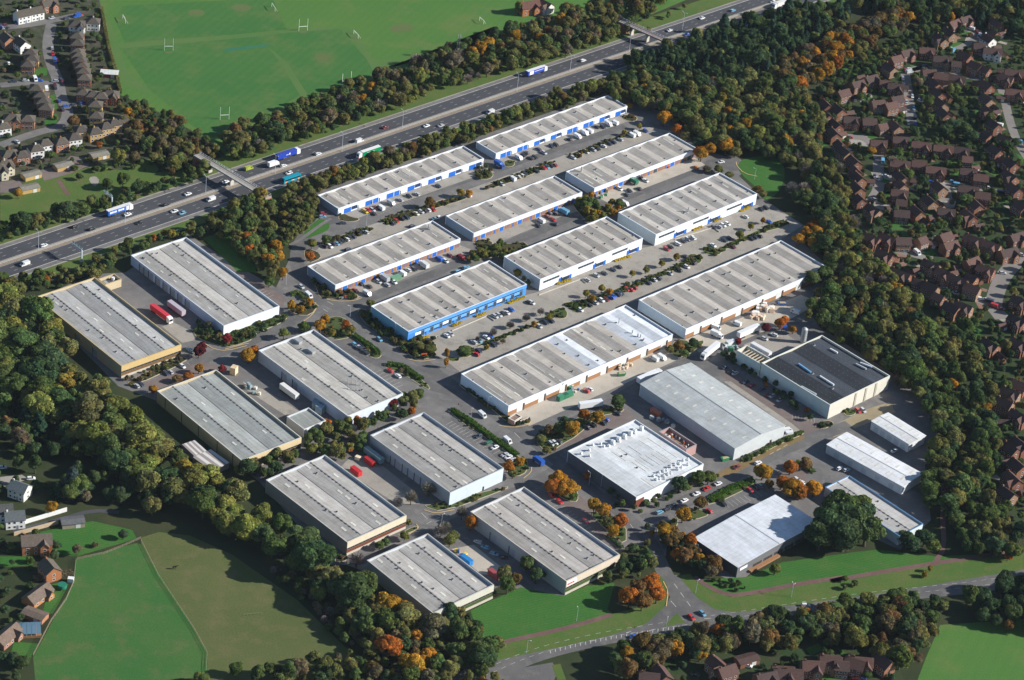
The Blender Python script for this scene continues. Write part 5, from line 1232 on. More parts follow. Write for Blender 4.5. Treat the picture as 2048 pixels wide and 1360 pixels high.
wood('in the narrow hedge by the grazing field', 'F 560,1130 610,1165 680,1240 730,1290 710,1300 640,1240 580,1180 540,1140', 4.5, (3.2, 5.5), [('grey', 2), ('brown', 2), ('green', 2)], 6, 2)
wood('in the dark gardens at the left edge', 'F -40,690 60,790 120,860 190,910 270,965 360,1010 340,1030 240,1015 140,990 90,985 130,930 60,900 -40,900', 7.5, (6, 11), [('dark', 5), ('green', 3), ('fir', 1.2), ('brown', .8), ('rust', .5)], 7, 4, .42, avoid=True)
wood('near the white walled house', 'F -40,900 90,940 130,990 60,1010 0,990 -40,990', 9, (4, 8), [('dark', 4), ('green', 2), ('fir', 1)], 8, 3, avoid=True)
wood('in the cottage gardens by the paddock', 'F -20,1040 60,1060 140,1100 70,1130 90,1180 60,1240 10,1320 70,1350 40,1365 -40,1365 -40,1040', 7, (2.4, 5.5), [('dark', 4), ('green', 3), ('brown', 1)], 9, 2, .45, avoid=True)
wood('in the motorway hedge by the yellow warehouse', 'F -20,540 60,550 150,530 260,490 380,447 470,412 520,398 540,420 470,450 400,470 370,468 260,508 190,552 70,585 -20,575', 5.0, (4, 8), [('green', 3), ('olive', 3), ('orange', 1.2), ('yellow', 1.0), ('dark', 2), ('rust', .8)], 10, 3)
wood('in the copse beside the footbridge path', 'F 425,425 490,395 540,390 552,420 545,480 560,560 540,560 505,520 470,490 440,470', 5.2, (6, 10), [('green', 4), ('olive', 3), ('dark', 2), ('orange', .6), ('yellow', .6)], 11, 4)
wood('along the right side of the footbridge path', 'F 560,385 640,378 640,415 620,450 585,480 565,490 566,430', 4.2, (4, 7), [('olive', 4), ('green', 2), ('brown', 1.5), ('yellow', .6)], 12, 3)
wood('between the motorway and the low units', 'F 560,378 660,345 760,312 860,277 960,242 1090,196 1165,165 1215,178 1160,205 1100,222 955,272 925,283 800,322 640,380', 4.8, (5, 8.5), [('olive', 4), ('green', 2), ('brown', 2), ('lime', 1.5), ('rust', 1)], 13, 3.5, bias=.3)
wood('between the motorway and the playing field', 'F 440,272 480,252 580,225 620,200 700,165 790,140 850,112 900,95 960,75 1060,45 1120,25 1200,5 1340,-20 1330,5 1290,35 1240,72 1170,92 1080,120 1000,142 920,165 830,197 740,228 640,262 560,288 500,308 450,318', 5.4, (5.5, 10.5), [('olive', 4), ('brown', 3), ('green', 3), ('dark', 2), ('lime', 1), ('gold', .7), ('grey', .7), ('rust', .6)], 14, 4, bias=.35)
wood('on the bank past the second bridge', 'F 1270,70 1330,30 1400,0 1460,-20 1420,0 1350,30 1290,72', 6, (3, 6), [('olive', 3), ('green', 2)], 15, 2)
wood('on the bank beside the footbridge', 'F 232,195 290,205 350,235 400,268 440,300 432,318 400,345 340,340 290,310 255,270 240,225', 4.8, (4.5, 8.5), [('olive', 3), ('rust', 2.5), ('brown', 2.5), ('green', 1.5), ('gold', .8), ('dark', 1)], 16, 3.5, bias=.3)
wood('in the far left motorway hedge', 'F -20,450 60,432 120,415 200,395 300,365 395,345 405,356 300,385 190,424 100,455 -20,485', 5, (3.5, 7.5), [('dark', 4), ('green', 3), ('brown', 1), ('olive', 2)], 17, 3)
wood('in the dark wood beside the motorway', 'F 1250,120 1330,95 1430,60 1530,30 1640,10 1700,20 1680,60 1600,90 1560,130 1500,160 1440,175 1340,165 1260,160', 5.2, (8, 12), [('fir', 5), ('dark', 5), ('green', 2), ('olive', 1)], 18, 5)
wood('in the mixed wood behind the far units', 'F 1185,165 1250,150 1340,150 1440,165 1520,150 1600,170 1645,250 1655,310 1600,330 1500,300 1440,290 1400,278 1345,230 1290,210 1225,195', 5.2, (7, 11.5), [('olive', 4), ('green', 3), ('dark', 2.5), ('gold', .9), ('grey', .9), ('rust', .6), ('yellow', 1), ('lime', 1)], 19, 5, bias=.3)
wood('along the orange fringe of the wood', 'F 1540,150 1620,95 1700,60 1760,30 1800,10 1830,40 1760,80 1700,115 1640,155 1600,175', 5.2, (7.5, 11), [('rust', 3), ('olive', 3), ('gold', .9), ('orange', .5), ('brown', 3), ('green', 1)], 20, 5)
wood('between the orange wood and the upper houses', 'F 1630,185 1700,125 1770,85 1850,48 1885,58 1800,112 1730,150 1690,185 1660,245', 4.6, (2.8, 6.5), [('green', 4), ('dark', 4), ('olive', 2), ('rust', .5)], 60, 3)
wood('in the top right corner wood', 'F 1690,10 1760,-20 2120,-40 2120,60 2040,70 1985,40 1900,35 1840,45 1810,15 1760,20', 6, (8, 12), [('dark', 4), ('fir', 2), ('green', 2), ('gold', 1), ('olive', 2)], 21, 5)
wood('in the belt before the brown roofed houses', 'F 1600,330 1655,305 1690,380 1712,440 1735,500 1790,560 1860,620 1800,690 1850,760 1800,760 1720,700 1640,650 1605,615 1640,570 1662,535 1612,470 1640,445 1590,400 1570,385 1620,385', 5.6, (7, 12), [('olive', 4), ('green', 3), ('grey', 1.3), ('gold', .5), ('dark', 2.5), ('rust', .6), ('lime', 1)], 22, 5, bias=.3)
wood('in the belt above the white roofed sheds', 'F 1790,700 1860,650 1910,690 1925,760 1930,850 1905,900 1885,1000 1850,1035 1845,990 1862,930 1872,860 1840,800 1785,745', 5.8, (8, 13), [('green', 4), ('olive', 4), ('dark', 2), ('gold', 1), ('rust', .6)], 23, 5, .42, bias=.3)
wood('in the belt behind the lower right houses', 'F 1860,625 1930,650 1970,720 1985,800 1990,880 2005,980 2040,1060 2060,1110 1960,1100 1900,1085 1895,1020 1920,900 1940,860 1940,770 1915,690', 5.8, (7, 12), [('dark', 4), ('green', 4), ('olive', 2.5), ('gold', 1), ('rust', .8)], 24, 5)
wood('in the strip below the main road', 'F 1180,1345 1225,1300 1300,1285 1380,1258 1440,1245 1520,1232 1620,1218 1720,1200 1810,1182 1890,1195 1880,1240 1850,1300 1820,1345 1720,1290 1640,1280 1560,1292 1480,1290 1400,1318 1330,1330 1250,1350', 5.4, (7, 11), [('rust', 2), ('olive', 4), ('dark', 3), ('green', 3), ('gold', .5), ('brown', 2.5), ('orange', .4)], 25, 5)
wood('in the clump at the lower right corner', 'F 1930,1195 2000,1170 2110,1135 2110,1260 2000,1245 1940,1225', 6, (8, 13), [('dark', 4), ('green', 2), ('brown', 1.5), ('rust', 1)], 26, 5)
wood('beside the side road at the bottom edge', 'F 900,1365 960,1340 1090,1370', 5, (3.5, 6), [('olive', 2), ('gold', 1.5), ('orange', 1)], 27, 3)
wood('standing tall among the right hand houses', 'F 1700,230 1800,130 1900,80 2060,80 2070,1000 2010,940 1985,800 1930,660 1800,560 1745,480', 21, (6, 9), [('dark', 4), ('green', 3), ('olive', 1.5)], 61, 4, .42, avoid=True)
wood('in the right hand housing gardens', 'F 1660,215 1780,100 1850,50 2080,40 2090,1080 2010,1000 1990,860 1975,760 1930,670 1800,560 1735,480 1700,400', 6.2, (2.0, 5.6), [('dark', 5), ('green', 4), ('brown', 1.2), ('rust', .8), ('yellow', .5), ('olive', 1.5)], 28, 2.5, .42, avoid=True)
wood('in the upper left housing gardens', 'F -20,-10 190,-10 235,180 250,240 330,330 200,350 0,330', 7.2, (1.8, 4.6), [('dark', 4), ('green', 4), ('brown', 1.2), ('rust', .8)], 29, 2.5, .42, avoid=True)
wood('in the bottom edge gardens', 'F 1230,1350 1400,1322 1560,1296 1720,1296 1800,1350 1800,1380 1230,1380', 8, (2.2, 5), [('dark', 4), ('green', 3), ('yellow', .6), ('rust', .6)], 30, 2.5, .42, avoid=True)
# hedge-like shrub lines and fillers inside the estate
wood('beside the blue fronted warehouse', 'f 900,950 980,960 1200,1090 1430,1150 1450,1240 1380,1290 1280,1290 1180,1190 1000,1080', 3.2, (1.8, 3.4), [('dark', 3), ('green', 3), ('olive', 2), ('brown', 1.5)], 31, 1)
wood('at the container yard corner', 'f 560,660 620,720 720,790 760,820 880,830 890,870 780,880 700,860 600,780', 3.0, (1.5, 3.0), [('dark', 2), ('green', 3), ('rust', 1), ('olive', 2)], 32, 1)
wood('below the white ended warehouse', 'f 0,1110 200,1050 390,985 420,1020 200,1130 40,1190', 3.2, (1.5, 2.8), [('green', 4), ('olive', 2), ('dark', 2)], 33, 1)
wood('in the planting beside the tanker bay', 'e 1310,940 1350,870 1430,900 1520,970 1500,1040 1380,1010', 3.2, (2, 4.2), [('dark', 3), ('olive', 2), ('brown', 2), ('green', 1)], 34, 1)
wood('in the bed before the yellow warehouse', 'e 850,1290 1000,1220 1240,1130 1250,1160 1000,1270 860,1320', 3.4, (1.4, 3.0), [('rust', 3), ('brown', 2), ('olive', 2), ('orange', 1)], 35, 1)
wood('below the green grey warehouse', 'n 640,1000 760,980 900,940 1050,850 1180,760 1290,690 1440,650 1560,690 1560,800 1500,880 1380,960 1280,910 1180,920 1000,1000 860,1070 700,1080', 4.6, (4.5, 8), [('olive', 4), ('green', 3), ('rust', 1.5), ('lime', 1), ('dark', 1.5), ('orange', .6)], 36, 3)
wood('in the belt beside the plant box warehouse', 'n 1480,620 1600,590 1700,540 1800,520 1938,470 1938,600 1800,640 1640,720 1560,720', 4.6, (4.5, 7.5), [('olive', 3), ('green', 2), ('gold', 1.5), ('orange', 1), ('dark', 1)], 37, 3)
wood('between the white walled warehouses', 'g 90,1080 300,990 420,1000 410,1040 520,1180 580,1260 540,1290 440,1180 330,1060 150,1110', 4.0, (3.5, 6), [('lime', 2), ('yellow', 2), ('green', 2), ('olive', 2)], 38, 2)
wood('between the brick fronted units', 'g 830,650 960,640 1000,720 1180,690 1220,700 1060,800 940,840 860,720', 4.2, (4.5, 7.5), [('yellow', 3), ('lime', 2), ('gold', 2), ('green', 1)], 39, 3)
wood('around the cowled factory', 'k 780,560 900,520 1100,470 1170,490 1140,530 960,600 760,700 600,770 460,730 400,640 330,580 280,500 330,520 480,640 600,720', 4.0, (2.0, 4.5), [('dark', 4), ('green', 3), ('olive', 2)], 40, 1.5)
wood('on the spine road bank below the factory', 'k 650,850 780,840 900,940 1000,990 1120,1080 1180,1150 1160,1200 1000,1160 860,1080 780,980 690,920', 4.2, (4.5, 7.5), [('rust', 3), ('orange', 2), ('gold', 1.5), ('dark', 1.5), ('brown', 1.5)], 41, 3)
wood('by the dark walled showroom', 'q 740,680 830,660 1000,680 1000,740 900,750 780,710', 3.0, (1.8, 2.8), [('green', 3), ('dark', 2)], 42, 1)
wood('beside the sign warehouse corner', 'p 1180,610 1330,540 1420,480 1540,500 1560,620 1480,640 1330,660 1220,680', 4.6, (4.5, 8), [('dark', 4), ('green', 3), ('olive', 1)], 43, 3)
wood('along the spine road hedge', 'k 520,960 640,940 690,1000 680,1100 600,1130 540,1050', 4.6, (4, 7), [('dark', 3), ('olive', 2), ('green', 2)], 44, 3)
wood('at the lowest warehouse corner', 'o 1100,960 1200,950 1300,1060 1380,1120 1480,1190 1400,1240 1280,1220 1150,1100', 4.8, (4, 8), [('green', 4), ('dark', 3), ('olive', 1)], 45, 3)
wood('on the island by the far unit doors', 'c 150,1150 260,1120 300,1180 200,1220', 3.0, (1.6, 2.6), [('brown', 2), ('olive', 2), ('green', 2)], 46, 1)
wood('on the long island in the upper parking court', 'c 220,1270 560,1140 700,1090 710,1110 430,1230 250,1290', 2.8, (1.2, 2.2), [('olive', 3), ('brown', 2), ('green', 1), ('gold', .6)], 47, 1)
wood('on the island before the white vans', 'c 790,1070 1100,945 1230,895 1235,910 1100,960 850,1080', 2.8, (1.2, 2.2), [('brown', 3), ('olive', 3), ('gold', 1)], 48, 1)
wood('on the island along the upper road', 'f 1070,340 1360,240 1540,190 1640,185 1400,270 1100,370', 2.8, (1.2, 2.2), [('gold', 2), ('olive', 3), ('brown', 2)], 49, 1)
wood('on the island by the dark parked cars', 'f 650,490 920,405 1000,390 1005,410 820,480 670,535', 2.8, (1.2, 2.2), [('olive', 3), ('brown', 3), ('rust', 1)], 50, 1)
wood('on the lower parking court island', 'y 1190,890 1800,650 2040,545 2040,580 1300,870', 2.0, (1.0, 1.9), [('green', 3), ('olive', 3), ('brown', 1)], 51, 1)
wood('on the middle parking court island', 'u 60,990 600,790 920,650 1150,590 980,640 640,800 60,1020', 2.0, (1.0, 1.9), [('green', 3), ('olive', 3), ('brown', 1)], 52, 1)
wood('on the right parking court island', 'u 1150,460 1440,420 1800,300 2040,190 2030,210 1700,350 1350,540', 2.0, (1.1, 2.0), [('green', 4), ('olive', 2)], 53, 1)
wood('on the far parking court island', 'g 1110,1310 1560,1115 1640,1060 1710,1095 1560,1140 1240,1285', 2.0, (1.1, 2.0), [('green', 4), ('olive', 2)], 54, 1)
wood('on the looped parking islands', 'h 190,840 240,820 290,850 560,725 700,650 760,670 600,730 330,850 290,885 215,875', 2.8, (1.1, 2.2), [('green', 3), ('olive', 3), ('dark', 1)], 55, 1)
wood('in the planting by the gatehouse', 'i 80,705 390,920 530,950 480,980 400,970 250,860', 3.0, (1.2, 2.4), [('dark', 3), ('brown', 2), ('olive', 2)], 56, 1)
wood('along the pale grey warehouse end', 'w 20,770 480,530 690,450 690,475 480,555 30,800', 2.8, (1.6, 2.6), [('green', 5), ('dark', 2)], 57, 1)
wood('at the black roofed factory corner', 'w 780,390 930,330 1020,360 900,420', 3.0, (1.5, 2.6), [('dark', 3), ('green', 2)], 58, 1)
wood('in the bed beside the black roofed factory', 'j 300,500 420,470 560,600 900,860 960,960 900,940 600,720 420,570 320,550', 4.0, (2.0, 4.2), [('dark', 4), ('green', 2), ('orange', .7)], 59, 1.5)

# low planting on every kerbed island
for k, (isl, pts) in enumerate(ISL):
    rs = random.Random(400 + k); x = min(p[0] for p in pts)
    while x < max(p[0] for p in pts):
        y = min(p[1] for p in pts)
        while y < max(p[1] for p in pts):
            px, py = x + rs.uniform(-.9, .9), y + rs.uniform(-.9, .9); y += 2.5
            if rs.random() < .62 and inside((px, py), pts) and not in_shed(px, py, .6):
                h = rs.uniform(.7, 1.9); t = rs.choices(['green', 'olive', 'dark', 'brown', 'lime', 'rust'], [4, 3, 3, 1.5, 1, .6])[0]
                TREES.append((px, py, h, h * rs.uniform(.55, .8), t, 'shrub', f'{WORD[t]} shrub on a kerbed roadside island', 'shrubs on kerbed islands', False))
        x += 2.5
trees('beside the footbridge path corner', 'f 140,470,9,3.6,orange 165,545,8,3.4,orange 350,515,9,3.5,gold 290,615,9,3.8,gold 370,590,8,3.2,gold 395,700,8,3.2,gold 330,700,7,3,olive 300,760,6,3,green')
trees('by the upper road junction', 'f 590,500,6.5,3,lime 690,470,6,3,green 575,585,5.5,3,orange 1390,220,7.5,3.2,rust 1600,155,6,2.8,yellow 1660,160,5,2.4,gold 730,1105,4.5,2.2,yellow')
trees('at the crossroads', 'f 455,920,6,2.6,gold 575,900,5.5,2.4,gold 510,950,5.5,2.6,gold 650,1060,7.5,3.2,gold 683,1015,7,2.6,gold 825,1060,7,3.0,orange 850,1090,6,3,olive 540,1065,6,3.6,green 400,1115,6,3.2,lime 160,1255,8,3.4,gold 200,1225,6,2.6,orange 990,905,4.5,2.6,olive')
trees('beside the far end of the low units', 'c 1460,800,10,4.6,gold 1545,880,8,3.6,orange 1600,930,7,3.4,olive 1700,1040,9,4.2,orange 1690,960,7,3.6,dark 1185,900,4,1.8,yellow 1290,860,4.2,1.9,yellow 1225,720,4,2,gold 1620,880,6,3,green')
trees('by the turning circle', 'h 180,195,9.5,4.4,gold 240,160,8.5,4,gold 350,140,10,5.2,gold 300,120,8,4,orange 410,180,7,4,olive 300,300,4.5,3.4,olive 370,340,4.2,3.0,olive 220,300,4,3,brown 560,440,6,3.2,rust 600,470,5,3,olive')
trees('by the far end of the pale warehouse', 'h 840,780,8,3.8,gold 900,740,9,4.4,gold 960,730,9.5,4.6,gold 930,800,8,3.8,gold 1030,700,10,5,olive 930,1040,9,5,green 1010,1010,9,5,green 940,690,8,4,orange 1290,870,8,3.6,rust 1400,1020,8,4,gold')
trees('on the parking court islands', 'u 1445,320,5,2.0,yellow 1525,385,5,2.2,gold 1660,250,5,2.2,yellow 1760,300,4.6,2.2,gold 735,740,4.2,1.7,gold 935,640,3.6,1.5,yellow 95,1045,3.4,1.5,yellow')
trees('on the far court islands', 'g 1240,1180,4.5,2,yellow 1335,1155,4.5,2,olive 1440,1112,4.8,2.1,yellow 1545,1065,4.6,2,rust h 515,690,5,2.1,yellow 440,750,5.5,2.8,lime 600,650,4.2,1.8,gold 10,900,4.6,2,yellow')
trees('on the lower court island, leafless', 'y 1480,640,4.2,1.7,grey 1730,545,4.6,1.9,grey 2000,430,4.6,1.9,grey 1620,800,3.6,1.5,grey 1230,760,3.4,1.4,grey u 420,740,4.6,1.9,grey 620,650,4.4,1.8,grey 830,560,4.8,2,grey 180,850,4,1.7,grey')
trees('round and clipped at the court entrance', 'y 1020,955,5,4.0,green 470,930,5,3.6,olive 300,880,5,3.6,olive 740,990,6,1.6,gold 730,1140,6,1.5,gold')
trees('on the banded warehouse corner island', 'i 1560,450,5.5,3.6,rust 1660,430,5,3.4,dark 1590,500,4.5,3,green 1500,470,4.5,2.8,olive')
trees('on the lorry bay island', 'i 1140,830,7.5,4.4,green 1000,935,7.5,3.6,gold 915,925,6.5,3.2,orange 790,980,8,4.2,dark 830,1010,9,4.4,gold 680,1020,5.5,3,rust 740,1010,6,3.4,green 620,1080,4.5,2.8,olive 660,1160,4,2.6,olive')
trees('at the spine road corner', 'i 400,1270,6.5,3.2,orange 475,1235,5.5,2.6,gold 430,1320,4.5,2.8,olive')
trees('on the small green by the spine road', 'k 60,540,10,5.0,gold 120,590,9,4.6,gold 30,590,9,4.4,orange 300,715,8,3.8,gold 370,750,8,3.6,gold 480,820,8,3.8,orange 400,830,7,3.6,olive 430,890,7,3.4,gold')
trees('beside the cowled factory', 'k 880,570,9,4.6,dark 1010,530,8,4.2,green 1080,530,7,3.8,green 250,515,4,1.8,orange')
trees('along the factory car park', 'k 905,780,8.5,4.2,gold 1020,700,7,3.6,rust 780,890,8,4.2,gold 850,950,8,4,rust 920,1060,9,4.2,rust 960,960,8,3.8,orange 1110,1110,9,4.4,rust')
trees('around the small orange car park', 'w 250,880,9,4.6,gold 545,830,8.5,3.9,orange 710,790,7,3.8,rust 560,1060,10,5.2,gold 640,1090,9,4.6,orange 800,1060,9,4.6,gold 450,1000,7,3.8,orange 320,1010,5,2.6,rust')
trees('in the huge round clump', 'l 290,640,20,9.5,dark 390,600,20,9.5,green 240,700,16,8,dark 450,680,17,8.5,green 350,700,18,9,dark 310,570,17,8,dark 360,640,21,9.5,dark 420,620,19,8.5,dark')
trees('below the blue trimmed shed', 'l 650,740,8,5,dark 710,720,8,5,dark 750,750,7,4,green 620,710,7,4,dark')
trees('on the lower lawn', 'l 32,860,5.5,3.0,lime 350,900,3.6,1.6,green 395,920,3.4,1.6,green 735,855,3.6,1.4,yellow 710,880,3.4,1.4,yellow 1090,800,5,2.2,orange 345,935,3.2,1.6,green')
trees('in the clump by the main junction', 'p 1390,800,10,4.6,orange 1540,710,11,5.4,orange 1450,740,10,4.8,rust 1480,830,9,4.4,rust 1580,780,9,4.2,orange')
trees('beside the sign warehouse yard', 'p 690,570,9,4.0,green 760,650,8,4.0,dark 560,710,10,4.0,green 545,640,9,3.6,olive 620,670,6,3,rust 310,290,8,3.6,orange 170,410,7,3.2,olive 200,380,6,2.8,lime')
trees('on the green by the red parked cars', 'p 950,60,9,4.6,gold 880,40,8,4.2,orange 1000,50,7,3.6,gold 1010,110,4,2.4,green')
trees('leafless beside the lower lanes', 'o 975,400,8.5,2.8,grey 1065,360,8,3.4,grey 690,725,8.5,3.4,grey 1240,480,8,2.6,grey 1150,560,7,3,grey 905,420,6.5,2.2,grey p 110,340,7,3,grey')
trees('along the lower lane verge', 'o 1185,620,6,2.8,olive 810,655,4.5,2.4,green 940,605,4.5,2.6,lime 960,535,4,1.8,olive 840,640,4,2.2,green')
trees('at the corners of the left warehouses', 'n 400,330,5.5,2.6,gold 90,470,5,2.4,gold 400,215,7,3.2,plum 420,180,5.5,2.6,plum 735,245,8,3.8,gold 560,330,4.6,2.2,red 590,125,5.5,2.8,red 1720,565,6,3,red 250,400,4,3,rust 330,380,4,2.8,orange 1270,700,5,2.6,orange')
trees('in the yard beside the black roofed factory', 'x 1310,380,6,2.9,plum 1500,330,6.5,3.2,orange 1560,280,6.5,2.6,orange 930,570,4.5,2.2,red 1680,410,4.5,2.4,gold')
trees('on the grass by the garages', 'a 810,1065,11,4.4,lime 1180,1110,10,4.6,lime 835,1220,10,3.8,green 915,1070,8,3.6,brown 730,1250,7,3.4,green 345,1060,6.5,3,green 500,825,8,4,rust 125,1315,6,2.8,gold 540,1200,4,2.4,dark 675,985,4.5,2.2,orange')
trees('beside the motorway hedge at the left', 'e 140,210,12,6,dark 450,140,11,6,dark 250,200,8,4,olive 560,130,8,4.4,green')
trees('in the cottage gardens by the lane', 'm 330,450,16,5.2,blue 690,570,10,4.8,olive 235,575,7,3.0,gold 550,520,9,3.6,dark 350,770,5.5,2.6,brown 160,380,10,3.4,dark 90,260,11,5,brown 260,490,9,3,fir')
trees('on the paddock edge', 'm 560,700,5,2.6,dark 430,745,2.4,1.6,brown 100,1280,6,3.6,dark 60,1260,5,3,dark 1070,1310,7,3.6,green 910,1350,6,3.6,green')
trees('by the lattice mast', 'c 210,330,12,4.6,gold 260,300,12,4.6,gold 150,360,10,4,gold 440,250,11,4.6,gold 470,50,9,3.6,lime 70,330,11,5,dark')
trees('in the tall garden hedge at the right', 'd 1640,740,9,6,dark 1700,760,9,6,dark 1740,800,8,5,dark 1590,760,8,5,dark 1680,600,7,4,green 1650,520,7,4,green 1690,660,7,4,dark 1620,470,6,3,green 1425,480,7,4.4,brown 1155,885,6,3,gold 1205,1300,6,3.6,dark')
for pl, sp, n, hh, rr, tn in (('in the grey tipped tree belt', 'h 900,300 880,430 1080,480 1120,540 800,430 1110,290 1480,250 1420,1250', 0, 9, 4, 'grey'),):
    for q in P(sp): tree(q, hh, rr, tn, pl)

# leafy clipped hedges: one object each
def hedge(spec, w, h, tone, label, seed=0):
    L = gline(spec, 0); rs = np.random.RandomState(seed); C, Nn = [], []; p0 = Vector(L[0])
    for i in range(len(L) - 1):
        a, b = Vector(L[i]), Vector(L[i + 1]); d = (b - a); ln = d.length; d.normalize(); n = Vector((-d.y, d.x)); m = int(ln * (w + 2 * h) * 9)
        t = rs.uniform(0, ln, m); u = rs.uniform(0, w + 2 * h, m)
        for tt, uu in zip(t, u):
            if uu < h: o, z, nn = -w / 2, uu, (-n.x, -n.y, .3)
            elif uu > h + w: o, z, nn = w / 2, uu - h - w, (n.x, n.y, .3)
            else: o, z, nn = uu - h - w / 2, h, (0, 0, 1)
            q = a + d * tt + n * o - p0; C.append((q.x, q.y, z)); Nn.append(nn)
    C = np.array(C) + rs.normal(size=(len(C), 3)) * .1; Nn = np.array(Nn) + rs.normal(size=(len(C), 3)) * .35
    me = quads_mesh('hedge', C, Nn, rs.uniform(.35, .65, len(C)), rs.uniform(.7, 1.3, len(C))[:, None] * np.ones((1, 3)), LEAF)
    o = link('hedge', me, None, TONE[tone] if isinstance(tone, str) else tone, (p0.x, p0.y, .1)); tag(o, label, 'hedge', order=True, q=P(spec)[0]); return o
HG = (.060, .125, .018)
hedge('i 15,890 130,960 280,1070 460,1200', 2.6, 1.3, HG, 'long bright green clipped hedge beside the spine road car park', 1)
hedge('f 870,1125 1030,1230 1045,1260', 2.4, 1.3, HG, 'bright green clipped hedge beside the small car park of dark cars', 2)
hedge('f 1100,1325 1210,1340 1340,1430', 2.4, 1.3, HG, 'bright green clipped hedge ending in a loop by the pink car', 3)
hedge('k 1080,690 1250,600 1380,555', 3.0, 1.5, HG, 'thick green hedge between the two lower car parks', 4)
hedge('w 20,770 250,660 480,540 680,455', 1.6, 1.0, 'green', 'low green hedge along the pale grey warehouse end', 5)
hedge('d 1245,895 1390,905', 2.2, 1.6, 'lime', 'yellow green hedge in the right hand estate', 6)
hedge('d 1060,360 1130,425', 2.6, 2.2, 'dark', 'dark hedge beside the bright lawn at the upper right', 7)
hedge('a 690,60 740,330 790,500 820,640', 1.6, 1.6, 'olive', 'thin field hedge between the older houses and the playing field', 8)
hedge('w 610,780 800,900', 2.2, 1.3, 'green', 'green hedge beside the orange trees of the small car park', 9)
hedge('f 445,855 500,835 545,885', 2.4, 1.4, 'green', 'green hedge around the corner car park by the camper van', 10)
hedge('p 1240,380 1340,470', 1.6, 1.2, 'dark', 'dark hedge along the roadside of the sign warehouse', 11)
hedge('s 250,610 400,580 550,560', 2.4, 1.8, 'brown', 'brown hedge behind the bungalow beside the paddock', 12)
hedge('y 350,770 440,735', 1.0, .8, (.50, .36, .02), 'yellow shrub strip at the left end of the blue front', 13)
hedge('y 820,580 970,520', 1.0, .8, (.50, .36, .02), 'yellow shrub strip left of centre on the blue front', 14)
hedge('y 1195,430 1345,370', 1.0, .8, (.50, .36, .02), 'yellow shrub strip right of centre on the blue front', 15)
hedge('y 1700,220 1970,115', 1.0, .8, (.50, .36, .02), 'yellow shrub strip at the right end of the blue front', 16)
hedge('g 725,1255 820,1225', 1.0, .8, (.50, .36, .02), 'yellow shrub strip at the left white walled warehouse', 17)
hedge('g 1120,1100 1225,1065', 1.0, .8, (.50, .36, .02), 'yellow shrub strip by the right door of the left white walled warehouse', 18)
hedge('h 120,720 180,695', 1.0, .8, (.50, .36, .02), 'yellow shrub strip left on the right white walled warehouse', 19)
hedge('h 265,660 320,635', 1.0, .8, (.50, .36, .02), 'yellow shrub strip in the middle of the right white walled warehouse', 20)
hedge('h 440,590 510,560', 1.0, .8, (.50, .36, .02), 'yellow shrub strip at the far end of the right white walled warehouse', 21)

# ---- plant them: the 300 of each kind that show largest are objects, the rest one woodland
byname = {}
for T in TREES:
    q = seen_at((T[0], T[1], T[2] * .5)); vis = -25 < q[0] < 2073 and -25 < q[1] < 1385
    d = math.dist((T[0], T[1], 0), CAM_P)
    byname.setdefault(name_of(T[4], T[5]), []).append((vis, T[8], T[2] * T[3] / d ** 2, T, q))
REST = []
for nm, lst in byname.items():
    lst.sort(key=lambda e: (not e[0], not e[1], -e[2]))
    for i, (vis, single, _, T, q) in enumerate(lst):
        if not vis or i >= 300: REST.append(T); continue
        x, y, h, r, tone, form, lab, grp, sg = T
        t = thing(nm, lab, 'shrub' if nm == 'shrub' else 'tree', (x, y, 0), RNG.uniform(0, 6.28), grp + (' ' + WORD[tone] if not sg else ''), True, q)
        f = RNG.uniform(.85, 1.18); c = TONE[tone]; c = (c[0] * f * RNG.uniform(.9, 1.1), c[1] * f, c[2] * f * RNG.uniform(.85, 1.15))
        tr = link('trunk', RNG.choice(TRUNK), t); tr.scale = (r * .9, r * .9, h); cr = link('crown', RNG.choice(CROWN[form]), t, c); cr.scale = (r, r, h)

